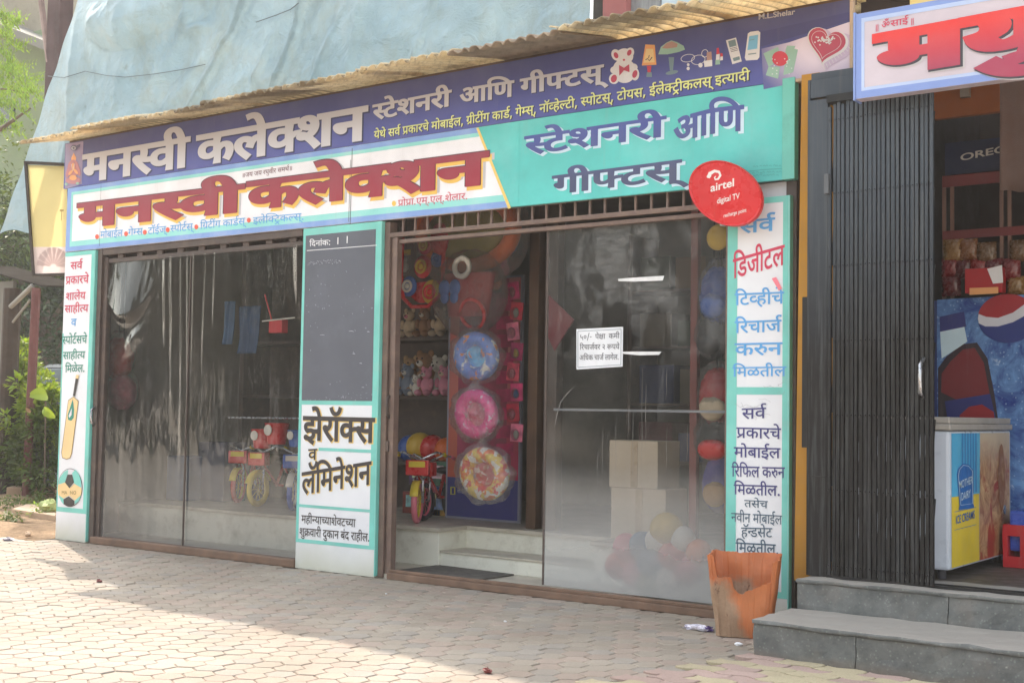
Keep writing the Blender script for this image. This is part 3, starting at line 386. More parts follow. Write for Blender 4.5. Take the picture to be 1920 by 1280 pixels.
495:'668,189 *-35,0 *-47,35 0,31 *0,27 15,15 -21,0 *-46,0 *-52,-20 -30,-24 0,-253 -81,0 0,174 *-24,-20 *-71,-36 -50,0 *-47,0 *-83,38 *-50,77 0,57 *0,80 *110,94 88,0 *23,0 *57,-7 15,-3 -6,-73 *-16,4 *-49,6 -19,0 *-58,0 *-64,-52 0,-47 *0,-53 *61,-51 40,0 *44,0 *69,42 30,30 0,291 -371,0 0,71 562,0 0,-71 -110,0 0,-217 *22,15 *54,19 39,0 49,0 0,-61 *14,7 20,0 *18,0 *39,-15 30,-23 *50,16 *64,86 0,65 *0,56 *-59,67 -47,0 *-31,0 *-30,-27 0,-23 *0,-15 *19,-35 *57,-24 56,-2 -17,-70 *-94,6 *-93,83 0,58 *0,51 *71,64 67,0 *47,0 *82,-43 *51,-85 0,-64 *0,-69 *-69,-117 -61,-33 *45,-39 *84,-95 31,-44 -64,-44 *-51,72 *-83,93 -37,30 *-27,-5|1137,551 0,-551 -81,0 0,551 -89,0 0,71 274,0 0,-71',
538:'153,234 *-24,0 *-54,42 *-38,60 0,28 *0,23 *27,28 34,0 280,0 *7,10 11,8 *23,17 *62,15 49,0 93,0 0,86 -623,0 0,71 814,0 0,-71 -110,0 0,-157 -184,0 *-31,0 *-26,-6 -9,-7 *-15,-12 0,-22 *0,-24 *28,-33 16,-13 *46,17 55,0 *74,0 *98,-75 0,-65 *0,-67 *-98,-87 -99,0 *-98,0 *-155,88 -59,70 61,49 *57,-68 *119,-65 75,0 *116,0 0,78 *0,35 *-49,35 -46,0 *-29,0 *-58,-14 -23,-11 *-45,27 *-63,72 -3,48 -154,0 0,-54 *0,-28 *-29,-28',
570:'899,551 0,-551 -81,0 0,191 *-29,-19 *-68,-26 -47,0 *-40,0 *-65,27 -21,21 *-14,15 *-20,35 -6,22 *-29,-9 *-59,-6 -40,0 *-42,0 *-93,15 -33,11 *-20,-13 -25,-11 *41,-52 *111,-110 61,-49 -54,-54 *-56,49 *-99,100 *-76,88 -22,31 *-22,31 *-11,36 0,17 *0,19 *30,34 34,0 *25,0 *37,-23 15,-20 *21,19 *15,59 0,30 *0,30 *-9,48 -7,15 -201,0 0,71 1003,0 0,-71|369,322 *37,0 *61,7 32,9 *0,9 0,11 0,193 -218,0 *7,-17 *10,-46 0,-30 *0,-42 *-19,-62 -17,-21 *52,-11|818,551 -238,0 0,-182 *0,-41 *6,-48 *13,-29 11,-11 *23,-23 50,0 *40,0 *70,38 25,25',
604:'89,551 -89,0 0,71 80,0 *-12,22 *-15,48 0,33 *0,83 *169,88 154,0 *187,0 *299,-74 *232,-127 83,-80 -101,0 *-142,101 *-335,108 -191,0 *-139,0 *-135,-54 0,-65 *0,-24 *18,-43 12,-16 109,0 0,-71 -103,0 0,-551 -81,0',
605:'89,551 -89,0 0,71 82,0 *-14,27 *-15,55 0,31 *0,72 *100,89 85,0 *115,0 *157,-142 61,-139 -80,0 *-53,107 *-116,103 -73,0 *-55,0 *-60,-55 0,-47 *0,-31 *18,-48 12,-22 109,0 0,-71 -103,0 0,-551 -81,0',
606:'89,551 -89,0 0,71 82,0 *-14,25 *-15,54 0,30 *0,74 *105,91 91,0 *125,0 *180,-146 67,-135 -81,0 *-61,106 *-137,104 -80,0 *-60,0 *-68,-57 0,-48 *0,-30 *18,-48 13,-20 108,0 0,-71 -103,0 0,-551 -81,0',
607:'89,551 -89,0 0,71 80,0 *-12,22 *-15,50 0,30 *0,78 *116,94 97,0 *141,0 *218,-153 79,-128 -84,0 *-153,209 -184,0 *-70,0 *-79,-59 0,-51 *0,-30 *19,-45 12,-17 108,0 0,-71 -103,0 0,-551 -81,0',
608:'89,551 -89,0 0,71 80,0 *-12,22 *-15,49 0,30 *0,79 *122,94 102,0 *104,0 *175,-70 *144,-126 56,-85 -85,0 *-170,209 -204,0 *-77,0 *-86,-59 0,-53 *0,-29 *19,-44 12,-17 108,0 0,-71 -103,0 0,-551 -81,0',
610:'89,551 -89,0 0,71 80,0 *-12,22 *-15,49 0,31 *0,80 *134,92 115,0 *125,0 *206,-71 *165,-126 63,-84 -89,0 *-98,103 *-225,106 -124,0 *-92,0 *-99,-58 0,-56 *0,-28 *19,-43 12,-17 108,0 0,-71 -103,0 0,-551 -81,0',
653:'89,551 -89,0 0,71 86,0 *-38,105 *-83,98 -62,0 *-46,0 *-49,-52 0,-44 *0,-33 *20,-55 13,-26 -80,0 *-34,64 0,64 *0,68 *90,85 79,0 *98,0 *122,-132 48,-142 109,0 0,-71 -103,0 0,-551 -81,0',
656:'89,551 -89,0 0,71 86,0 *-38,105 *-83,98 -62,0 *-46,0 *-49,-52 0,-44 *0,-33 *20,-55 13,-26 -80,0 *-34,64 0,64 *0,68 *90,85 79,0 *98,0 *122,-132 48,-142 109,0 0,-71 -103,0 0,-551 -81,0|139,816 *0,24 *33,34 22,0 *23,0 *32,-34 0,-24 *0,-24 *-32,-34 -23,0 *-22,0 *-33,34',
799:'46,-129 *15,59 *27,134 7,52 97,0 7,-11 *-13,-53 *-48,-126 -25,-55',
800:'49,338 242,0 0,-82 -242,0',
801:'72,54 *0,37 *36,30 25,0 *26,0 *37,-30 0,-37 *0,-36 *-37,-32 -26,0 *-25,0 *-36,32',
802:'305,833 82,0 -262,-999 -83,0',
813:'147,414 *-26,0 *-36,32 0,36 *0,38 *36,30 26,0 *26,0 *36,-30 0,-38 *0,-36 *-36,-32|147,-14 *-26,0 *-36,32 0,36 *0,38 *36,30 26,0 *26,0 *36,-30 0,-38 *0,-36 *-36,-32',
}
SHAPED = {
'मनस्वी कलेक्शन':(5838,'50,0,0 44,598,0 215,1153,0 57,1542,0 68,2098,0 25,2617,0 54,3379,0 75,4057,0 495,4057,0 44,5283,0'),
'मनस्वी':(2357,'50,0,0 44,598,0 215,1153,0 57,1542,0 68,2098,0'),
'कलेक्शन':(3221,'25,0,0 54,762,0 75,1440,0 495,1440,0 44,2666,0'),
'स्टेशनरी':(2796,'215,0,0 35,389,0 75,849,0 58,893,0 44,1573,0 52,2128,0 68,2537,0'),
'आणि':(2005,'10,0,0 610,1023,0 39,1282,0'),
'गीफ्टस्':(2614,'27,0,0 68,563,0 204,822,0 35,1434,0 60,1938,0 81,2614,0'),
'येथे सर्व प्रकारचे मोबाईल, ग्रीटींग कार्ड, गेम्स्, नॉव्हेल्टी, स्पोटस्, टोयस, ईलेक्ट्रीकलस् इत्यादी':(32300,'51,0,0 75,580,0 41,580,0 75,1222,0 60,1482,0 57,2158,0 181,2714,0 274,2974,0 25,3542,0 66,4304,0 52,4563,0 30,4972,0 75,5606,0 50,5866,0 79,6464,0 48,6723,0 66,7294,0 12,7553,0 54,8044,0 799,8722,0 256,9250,0 68,9813,0 35,10072,0 656,10576,0 27,10835,0 25,11658,0 66,12420,0 37,12679,0 181,13250,0 799,13256,0 27,13784,0 75,14347,0 207,14347,0 60,14697,0 81,15373,0 799,15373,0 44,15901,0 77,16456,0 212,16715,0 61,17107,0 75,17638,0 210,17638,0 35,18138,0 653,18642,0 799,18901,0 570,19429,0 79,20417,0 35,20676,0 60,21180,0 81,21856,0 799,21856,0 35,22384,0 79,22888,0 51,23147,0 60,23727,0 799,24403,0 12,24931,0 54,25422,0 75,26100,0 183,26100,0 264,26703,0 653,27207,0 25,27466,0 54,28228,0 60,28906,0 81,29582,0 11,29842,0 198,30333,0 51,30682,0 66,31262,0 42,31521,0 653,32041,0'),
'॥जय जय रघुवीर समर्थ॥':(8762,'105,0,0 32,599,0 51,1341,0 32,2181,0 51,2923,0 52,3763,0 28,4172,0 69,4763,0 57,4763,0 68,5319,0 52,5578,0 60,6247,0 50,6923,0 41,7521,0 181,8163,0 105,8163,0'),
'मोबाईल':(2856,'50,0,0 79,598,0 48,857,0 66,1428,0 12,1687,0 54,2178,0'),
'गेम्स':(1589,'27,0,0 75,563,0 207,563,0 60,913,0'),
'टॉईज्':(1996,'35,0,0 77,504,0 12,763,0 32,1254,0 81,1996,0'),
'स्पोर्टस्':(2427,'570,0,0 79,988,0 35,1247,0 181,1707,0 60,1751,0 81,2427,0'),
'ग्रिटींग कार्डस्':(4682,'607,0,0 256,259,0 35,822,0 656,1326,0 27,1585,0 25,2408,0 66,3170,0 37,3429,0 181,4000,0 60,4006,0 81,4682,0'),
'इलेक्ट्रिकल्स्.':(4741,'11,0,0 54,491,0 75,1169,0 604,1169,0 183,1428,0 264,2031,0 25,2535,0 210,3297,0 60,3797,0 81,4473,0 801,4473,0'),
'प्रोप्रा.एम्.एल्.शेलार.':(7134,'274,0,0 79,568,0 274,827,0 66,1395,0 801,1654,0 19,1922,0 50,2475,0 81,3073,0 801,3073,0 19,3341,0 54,3894,0 81,4572,0 801,4572,0 58,4840,0 75,5520,0 54,5520,0 66,6198,0 52,6457,0 801,6866,0'),
'सर्व':(1232,'60,0,0 57,676,0 181,1232,0'),
'प्रकारचे':(2632,'274,0,0 25,568,0 66,1330,0 52,1589,0 30,1998,0 75,2632,0'),
'शालेय':(2197,'58,0,0 66,680,0 54,939,0 75,1617,0 51,1617,0'),
'साहीत्य':(2654,'60,0,0 66,676,0 61,935,0 68,1466,0 198,1725,0 51,2074,0'),
'व':(556,'57,0,0'),
'स्पोर्टसचे':(3061,'570,0,0 79,988,0 35,1247,0 181,1707,0 60,1751,0 30,2427,0 75,3061,0'),
'मिळेल.':(2563,'608,0,0 50,259,0 55,857,0 75,1541,0 54,1617,0 801,2295,0'),
'दिनांक:':(2649,'606,0,0 42,259,0 44,779,0 66,1334,0 6,1593,0 25,1593,0 813,2355,0'),
'झेरॉक्स':(2703,'33,0,0 75,756,0 52,756,0 77,1165,0 183,1424,0 60,2027,0'),
'लॅमिनेशन':(3325,'54,0,0 73,678,0 608,678,0 50,937,0 44,1535,0 75,2090,0 58,2090,0 44,2770,0'),
'महीन्याच्याशेवटच्या':(6795,'50,0,0 61,598,0 68,1129,0 202,1388,0 51,1746,0 66,2326,0 188,2585,0 51,2981,0 66,3561,0 58,3820,0 75,4500,0 57,4500,0 35,5056,0 188,5560,0 51,5956,0 66,6536,0'),
'शुक्रवारी दुकान बंद राहील.':(9296,'58,0,0 69,680,0 254,680,0 57,1442,0 66,1998,0 52,2257,0 68,2666,0 419,3185,0 25,3705,0 66,4467,0 44,4726,0 48,5541,0 6,6112,0 42,6112,0 52,6892,0 66,7301,0 61,7560,0 68,8091,0 54,8350,0 801,9028,0'),
'डिजीटल':(3019,'607,0,0 37,259,0 32,836,0 68,1578,0 35,1837,0 54,2341,0'),
'टिव्हीचे':(2579,'606,0,0 35,259,0 212,763,0 61,1155,0 68,1686,0 30,1945,0 75,2579,0'),
'रिचार्ज':(2303,'605,0,0 52,259,0 30,668,0 66,1302,0 32,1561,0 181,2303,0'),
'करुन':(1880,'25,0,0 417,762,0 44,1325,0'),
'मिळतील':(3124,'608,0,0 50,259,0 55,857,0 40,1617,0 68,2187,0 54,2446,0'),
'रिफिल करुन':(4516,'605,0,0 52,259,0 607,668,0 47,927,0 54,1698,0 25,2636,0 417,3398,0 44,3961,0'),
'मिळतील.':(3392,'608,0,0 50,259,0 55,857,0 40,1617,0 68,2187,0 54,2446,0 801,3124,0'),
'तसेच':(1880,'40,0,0 60,570,0 75,1246,0 30,1246,0'),
'नवीन मोबाईल':(5041,'44,0,0 57,555,0 68,1111,0 44,1370,0 50,2185,0 79,2783,0 48,3042,0 66,3613,0 12,3872,0 54,4363,0'),
'हॅन्डसेट':(2510,'61,0,0 73,531,0 538,531,0 60,1330,0 75,2006,0 35,2006,0'),
'५०/-  पेक्षा  कमी':(6069,'111,0,0 106,551,0 802,1102,0 800,1531,0 46,2391,0 75,2959,0 179,2959,0 66,3671,0 25,4450,0 50,5212,0 68,5810,0'),
'रिचार्जवर २ रूपये':(6274,'605,0,0 52,259,0 30,668,0 66,1302,0 32,1561,0 181,2303,0 57,2303,0 52,2859,0 108,3528,0 418,4339,0 46,5126,0 51,5694,0 75,6274,0'),
'अधिक चार्ज लागेल.':(7001,'9,0,0 608,764,0 43,1023,0 25,1638,0 30,2660,0 66,3294,0 32,3553,0 181,4295,0 54,4555,0 66,5233,0 27,5492,0 75,6055,0 54,6055,0 801,6733,0'),
'॥':(599,'105,0,0'),
'ॐ':(902,'84,0,0'),
'साई':(1426,'60,0,0 66,676,0 12,935,0'),
'म':(598,'50,0,0'),
'यु':(580,'51,0,0 69,580,0'),
'लाइफ टूल्स':(4139,'54,0,0 66,678,0 11,937,0 47,1428,0 35,2459,0 70,2919,0 210,2963,0 60,3463,0'),
}
# ------------------------------------------------------------------ materials of the setting
def m_paver():
    b = NB('paver'); a = b.n('ShaderNodeAttribute', attribute_name='tint').outputs[0]
    c = b.mix(b.noise(1.1, 5), a, b.mix(.35, a, lin((120, 105, 90))))
    c = b.mix(b.math('MULTIPLY', b.noise(90, 4, lo=.45, hi=.8), .35), c, lin((105, 95, 88)))
    c = b.mix(b.math('MULTIPLY', b.noise(6, 6, .7, lo=.55, hi=.75), .4), c, lin((138, 120, 98)))
    return b.done(b.bsdf(c, .85, bump=b.noise(220, 4, lo=0, hi=1), bstr=.35, bdist=.003, spec=.25))
M_PAVER = m_paver()
def m_soil():
    b = NB('soil'); c = b.mix(b.noise(2.2, 8, .7), lin((118, 98, 78)), lin((176, 150, 122)))
    c = b.mix(b.math('MULTIPLY', b.noise(30, 5, lo=.5, hi=.7), .6), c, lin((95, 80, 64)))
    return b.done(b.bsdf(c, .95, bump=b.noise(35, 8, .7, lo=0, hi=1), bstr=.8, bdist=.04, spec=.1))
M_SOIL = m_soil()
M_GROUT = mat('grout', (132, 119, 105), .95, .25, 8, dirt=(70, 64, 56), bump=.5, bscale=90)
M_CONC = mat('concrete', (186, 176, 162), .9, .15, 2, dirt=(100, 92, 84), bump=.4, bscale=50)

# ------------------------------------------------------------------ ground
g = MB(); S = 220
g.add([(-S, -S, -.045), (S, -S, -.045), (S, S, -.045), (-S, S, -.045)], [(0, 1, 2, 3)])
g.build('ground', M_CONC, kind='structure')
P = .148
def zone2(x, y): return y < -.9 and x > -3.12-.35*min(.6, max(0, -1.5-y))
pv = MB(); HEX = [(math.radians(30+60*k)) for k in range(6)]
def tile(pv, P2, z, c, drop=.02, tilt=None, inset=.004):
    n = len(P2); cx = sum(p[0] for p in P2)/n; cy = sum(p[1] for p in P2)/n
    tx, ty = tilt or (random.gauss(0, .0022), random.gauss(0, .0022))
    def L(k, zz): return [(cx+(x-cx)*k, cy+(y-cy)*k, zz+tx*(x-cx)+ty*(y-cy)) for x, y in P2]
    pv.c = c
    pv.add(L(1, z-drop)+L(1, z-inset)+L(1-inset*13, z), [tuple(range(2*n, 3*n))]+[(i, (i+1) % n, n+(i+1) % n, n+i) for i in range(n)]+[(n+i, n+(i+1) % n, 2*n+(i+1) % n, 2*n+i) for i in range(n)])
rnd = random.Random(3)
for j in range(-54, 1):
    y = -.075+j*P*math.sqrt(3)/2
    for i in range(-95, 15):
        x = i*P+(P/2 if j % 2 else 0)
        if x < -12.6+rnd.uniform(-.2, .2) or x > .3 or zone2(x, y) or (x > -3.05 and y > -1.05) or (x < -11.0 and y > -.28): continue
        k = rnd.gauss(1, .045); u = rnd.random()
        c = lin((160, 150, 138)) if u < .55 else lin((164, 149, 138)) if u < .85 else lin((154, 147, 139))
        jx, jy = rnd.gauss(0, .0016), rnd.gauss(0, .0016)
        q = P/math.sqrt(3)*.982
        tile(pv, [(x+jx+(q-abs(rnd.gauss(0, .0022)))*math.cos(a), y+jy+(q-abs(rnd.gauss(0, .0022)))*math.sin(a)) for a in HEX], rnd.gauss(0, .0010)-(.004 if rnd.random() < .03 else 0), tuple(v*k for v in c))
# yellow and pink interlocking blocks beside the steps
def wav(t, a): return a*math.sin(2*math.pi*t)
for j in range(0, 26):
    for i in range(-2, 18):
        L, H = .24, .118
        def pt(s, t):
            X = i*L+(L/2 if j % 2 else 0)+s*L; Y = j*H+t*H
            return (-3.35+X*.97-Y*.24+.0, -1.0-Y*.97-X*.24*.35-wav(X/L*1.0, .016)*1.2+.0)
        N = 8; top = [pt(s/N, 0) for s in range(N)]; bot = [pt(s/N, 1) for s in range(N, 0, -1)]
        rt = [(pt(1, t)[0]+.014*math.sin(math.pi*t), pt(1, t)[1]) for t in (0, .5)]; lf = [(pt(0, t)[0]+.014*math.sin(math.pi*t), pt(0, t)[1]) for t in (1, .5)]
        Q = top+rt+bot+lf
        cx = sum(p[0] for p in Q)/len(Q); cy = sum(p[1] for p in Q)/len(Q)
        if not zone2(cx, cy) or cy > -1.05 or cx > 1.2: continue
        Q = [(cx+(x-cx)*.965, cy+(y-cy)*.955) for x, y in Q][::-1]
        k = rnd.gauss(1, .05); c = lin((182, 170, 142)) if rnd.random() < .55 else lin((174, 150, 142))
        tile(pv, Q, .012+rnd.gauss(0, .002), tuple(v*k for v in c), drop=.03, inset=.003)
pv.c = None
pv.build('pavement', M_PAVER, kind='structure')
gr = MB(); gr.add([(-13, -8, -.0065), (1, -8, -.0065), (1, .02, -.0065), (-13, .02, -.0065)], [(0, 1, 2, 3)]); gr.build('pavement_bed', M_GROUT, kind='structure')
def soil(u, v):
    x = -60+u**.6*49.04; y = -.34+v**1.6*40
    h = .02+.05*math.sin(x*2.1+y*1.3)*math.sin(y*1.7+x*.6)+random.uniform(-.012, .012)
    e = min(1, max(0, (y+.34)/.5)); e2 = min(1, max(0, (-10.97-x)/.4))
    return (x+(random.uniform(-.05, .05) if 0 < u < 1 else 0), y+(random.uniform(-.06, .06) if 0 < v < 1 else .06*math.sin(x*7)), -.012+h*e*e2+.03*e)
MB().grid(soil, 110, 90).build('soil', M_SOIL, smooth=True, kind='structure')

# ------------------------------------------------------------------ the shop
M_BROWN = mat('brown_painted_steel', (112, 92, 84), .5, .15, 5, dirt=(150, 125, 105), damt=.55, dscale=9, bump=.2, bscale=40)
M_DKBROWN = mat('dark_brown_steel', (82, 70, 66), .5, .15, 5, dirt=(120, 98, 84), damt=.5, dscale=9)
M_SILL = mat('worn_rusty_sill', (122, 96, 80), .75, .2, 6, dirt=(104, 84, 70), damt=.7, dscale=5, bump=.4, bscale=30)
M_WALLIN = mat('grimy_inner_wall', (150, 142, 134), .9, .15, 2, dirt=(105, 96, 90), damt=.5, dscale=3)
M_MARBLE = mat('cream_marble', (232, 230, 218), .35, .04, 3, dirt=(170, 160, 142), damt=.6, dscale=4, bump=.1)
M_TREAD = mat('dusty_stone_tread', (196, 188, 174), .6, .12, 4, dirt=(150, 138, 120), damt=.6, dscale=6)
M_WOOD = mat('brown_wood', (98, 74, 58), .6, .2, 4, dirt=(66, 50, 40), damt=.7, dscale=12, streak=True)
M_OUTW = mat('grey_plaster', (150, 146, 140), .9, .12, 2, dirt=(96, 90, 84), damt=.6, dscale=3)
shop = thing('shop_building', 'single storey shop with brown steel door frames and wide painted signboards above', 'shop', (-7.1, 0, 0))
b = MB()
b.box(-11.0, .03, -.04, -10.88, 4.0, 3.86); b.box(-3.46, .34, -.04, -3.32, 4.0, 3.86); b.box(-10.88, 3.9, -.04, -3.46, 4.0, 3.86)
b.box(-3.46, .12, -.04, -3.42, .34, 3.4)
b.build('wall', M_WALLIN, shop)
MB().box(-10.88, .06, 3.3, -3.46, 3.9, 3.4).build('ceiling', M_WALLIN, shop)
MB().box(-10.88, .045, -.04, -3.46, 3.9, .03).build('floor', M_TREAD, shop)
b = MB(); b.box(-10.88, .67, .03, -6.70, 3.9, .315); b.box(-6.70, 1.03, .03, -5.2, 3.9, .315); b.box(-5.2, .67, .03, -3.46, 3.9, .315)
b.build('plinth', M_MARBLE, shop, bevel=.006)
b = MB(); b.box(-10.88, .65, .315, -6.68, 3.9, .345); b.box(-6.68, 1.01, .315, -5.22, 3.9, .345); b.box(-5.22, .65, .315, -3.46, 3.9, .345)
b.build('raised_floor', M_TREAD, shop)
MB().box(-6.698, .69, .03, -5.203, 1.03, .145).build('step', M_MARBLE, shop, bevel=.006)
MB().box(-6.699, .68, .145, -5.202, 1.028, .163).build('step_tread', M_TREAD, shop, bevel=.004)
# front steel frames
def pipe(b, x0, x1, y0, y1, z0, z1): b.box(x0, y0, z0, x1, y1, z1)
b = MB()
pipe(b, -10.47, -10.40, .02, .09, .0, 2.80); pipe(b, -10.395, -10.34, .04, .10, .06, 2.72)
pipe(b, -7.70, -7.665, .03, .09, .0, 2.8)
pipe(b, -10.40, -7.70, .02, .08, 2.74, 2.80); pipe(b, -10.40, -7.70, .05, .10, 2.665, 2.705)
for i in range(9): pipe(b, -10.2+i*.29, -10.12+i*.29, .045, .075, 2.705, 2.74)
b.build('window_frame', M_DKBROWN, shop, bevel=.004)
b = MB(); pipe(b, -10.40, -7.67, -.015, .10, .0, .065); b.build('sill', M_SILL, shop, bevel=.008)
b = MB()
pipe(b, -6.79, -6.735, .03, .12, .0, 2.79); pipe(b, -6.73, -6.70, .05, .13, .0, 2.66); pipe(b, -6.695, -6.655, .03, .09, .0, 2.66)
pipe(b, -6.735, -3.80, .03, .07, 2.665, 2.70); pipe(b, -6.655, -3.80, .05, .10, 2.615, 2.645); pipe(b, -6.735, -3.80, .035, .06, 2.80, 2.83)
pipe(b, -3.80, -3.74, .03, .10, .0, 2.83)
b.build('door_frame', M_BROWN, shop, bevel=.004)
for i in range(23):
    x = -6.62+i*.1245
    MB().box(x, .04, 2.70, x+.016, .056, 2.80).build('transom_bar', M_BROWN, shop)
b = MB(); pipe(b, -6.65, -3.40, -.02, .11, .0, .05); pipe(b, -6.65, -3.40, .0, .03, .05, .075); b.build('door_sill', M_SILL, shop, bevel=.006)
b = MB(); pipe(b, -5.262, -5.247, .084, .096, .075, 2.64); b.build('pane_edge', M_DKBROWN, shop)
# brown wooden posts of the inner doorway
x0 = W(985, 970, 1.15).x; x1 = W(1003, 970, 1.15).x
MB().box(x0, 1.15, .345, x1, 1.27, 3.28).build('inner_post', M_WOOD, shop, bevel=.008)
MB().box(x1+.03, 1.2, .345, x1+.16, 1.3, 3.28).build('inner_post', M_DKBROWN, shop, bevel=.008)
# steel pull handles on the two leaves
def pull(b, x, y, z): b.tube([(x, y, z-.085), (x+.005, y-.035, z-.06), (x+.008, y-.045, z), (x+.005, y-.035, z+.06), (x, y, z+.085)], .011, 8)
M_CHROME = mat('worn_steel', (190, 190, 195), .28, .1, 8, metal=.9)
b = MB(); pull(b, -6.715, .05, 1.33); b.build('door_handle', M_DKBROWN, shop, smooth=True)
b = MB(); pull(b, -10.44, .02, 1.20); b.build('window_handle', M_CHROME, shop, smooth=True)
b = MB(); b.box(-6.725, .02, .98, -6.70, .05, 1.06); b.build('door_latch', M_DKBROWN, shop, bevel=.004)
# corner frames flanking the right pillar
b = MB(); pipe(b, -3.385, -3.315, .045, .12, .0, 2.80); b.build('corner_post', M_DKBROWN, shop, bevel=.004)
b = MB(); b.box(-3.86, .06, 2.55, -3.33, .12, 2.80); b.build('pier_cap', mat('pale_pier', (205, 205, 210), .7, dirt=(150, 140, 135)), shop)

# clear plastic and glass
def m_film(name, dusty, streaks=.3, gl=.5, rough=.05, bl=0.0, tint=(205, 205, 205), top=None, patch=0):
    "see-through sheet carrying an uneven coat of dust, run marks and a glossy face"
    b = NB(name)
    tr = b.n('ShaderNodeBsdfTransparent', {0: (.93, .93, .93, 1)}).outputs[0]
    df = b.n('ShaderNodeBsdfDiffuse', {0: (*lin(tint), 1)}).outputs[0]
    gy = b.n('ShaderNodeBsdfGlossy', {0: (1, 1, 1, 1), 1: rough}).outputs[0]
    n = b.noise(1.3, 5, .6, lo=.3, hi=.75); st = b.noise(9, 5, .7, stretch=(1, 1, .06), lo=.62, hi=.85)
    fine = b.noise(25, 6, .8, lo=.6, hi=.8)
    d = b.math('ADD', b.math('MULTIPLY', n, dusty*.9), dusty*.55)
    d = b.math('ADD', d, b.math('MULTIPLY', st, streaks)); d = b.math('ADD', d, b.math('MULTIPLY', fine, .05))
    if patch:  # old glue and scraped-off stickers high on the sheet
        pz = b.ramp(b.z(), 1.5, 2.1); pn = b.math('MULTIPLY', b.noise(2.6, 4, .6, stretch=(1.6, 1, .8), lo=.5, hi=.58), b.noise(30, 4, .8, stretch=(.25, 1, 1), lo=.3, hi=.6))
        d = b.math('ADD', d, b.math('MULTIPLY', b.math('MULTIPLY', pn, pz), patch))
    if bl:  # splashed mud and dust thrown up from the pavement
        zz = b.math('ADD', b.z(), b.math('MULTIPLY', b.noise(2.2, 4, lo=0, hi=1), .35))
        d = b.math('ADD', d, b.ramp(zz, .25, 1.15, bl, 0))
    if top:
        zz = b.math('ADD', b.z(), b.math('MULTIPLY', b.noise(2.0, 5, stretch=(1, 1, .4), lo=0, hi=1), .9))
        d = b.math('ADD', d, b.ramp(zz, 2.2, 2.6, 0, top))
    d = b.math('MINIMUM', d, .93)
    s = b.mixsh(d, tr, df)
    lw = b.n('ShaderNodeFresnel', {0: 1.45}).outputs[0]
    return b.done(b.mixsh(b.math('MINIMUM', b.math('MULTIPLY', lw, gl), .8), s, gy))
M_FILM = m_film('dusty_clear_plastic', .020, .08, bl=.17, rough=.012, gl=1.25)
M_PANE = m_film('dusty_clear_sheet', .010, .09, bl=.50, top=.03, rough=.08, patch=.12, gl=.5)
# loose plastic sheet over the left window: hangs from the top rail in folds
def sheet(x0, x1, ph):
    def f(u, v):
        x = x0+(x1-x0)*u; z = .06+(2.67-.06)*v; t = v; y = .062
        if ph == 0:
            # slack corner sagging from the top rail: a U-shaped pocket whose upper flank looks at the sky
            xc = .26; zr = .80+1.05*(u-xc)**2/.16*.16
            d = t-zr; k = math.exp(-((u-xc)/.20)**2)
            y -= .085*k*math.exp(-(d/.022)**2) if d < 0 else .085*k*max(0, 1-d/max(.02, 1.0-zr))**1.15
            y -= .03*k*math.exp(-((t-.70-.3*(u-.3))/.03)**2)*math.exp(-((u-.36)/.12)**2)
        for fx_, a, w_, ln in ((.80, .05, .05, .62), (.90, .035, .035, .75), (.70, .022, .03, .5), (.97, .03, .03, .9)) if ph == 0 else ((.06, .05, .045, .70), (.16, .03, .03, .6), (.24, .02, .025, .42), (.97, .05, .05, .24)):
            s_ = fx_+.05*(1-t)*(1 if ph == 0 else -.6)
            y -= a*math.exp(-((u-s_)/w_)**2)*max(0, (t-(1-ln))/ln)**.8
        nz = lambda a, c, o: mnoise.noise(Vector((u*a+o+ph*3, t*c, ph)))
        ed = min(1, u*14, (1-u)*14)
        y += ed*(.014*nz(3.2, 1.6, 0)+.006*nz(9, 2.6, 7)+.0022*nz(22, 7, 3)+.010*max(0, nz(5, 3.5, 11)-.25))
        return (x, y, z)
    return f
b = MB(); b.grid(sheet(-10.36, -9.12, 0), 130, 200); b.build('plastic_sheet', M_FILM, shop, smooth=True)
b = MB(); b.grid(sheet(-9.13, -7.70, 1.7), 130, 200); b.v = [(x, y-.006, z) for x, y, z in b.v]; b.build('plastic_sheet', M_FILM, shop, smooth=True)
b = MB(); b.box(-9.128, .03, .07, -9.118, .045, 2.66); b.build('sheet_seam', M_DKBROWN, shop)
# rigid clear sheet on the sliding right leaf
b = MB(); b.box(-5.245, .086, .075, -3.80, .092, 2.64); b.build('door_pane', M_PANE, shop)
M_TAPE = mat('white_tape', (226, 226, 228), .6, .05, 20)
fp = Plane((0, .086, 0), (1, 0, 0), (0, 0, 1))
for pts in ([(1159, 523), (1180, 521), (1246, 517), (1243, 526), (1190, 528), (1160, 527)], [(1168, 659), (1200, 659), (1241, 659), (1236, 665), (1200, 666), (1168, 663)]):
    b = MB(); shp(b, fp, pts, 2); b.build('tape_strip', M_TAPE, shop)
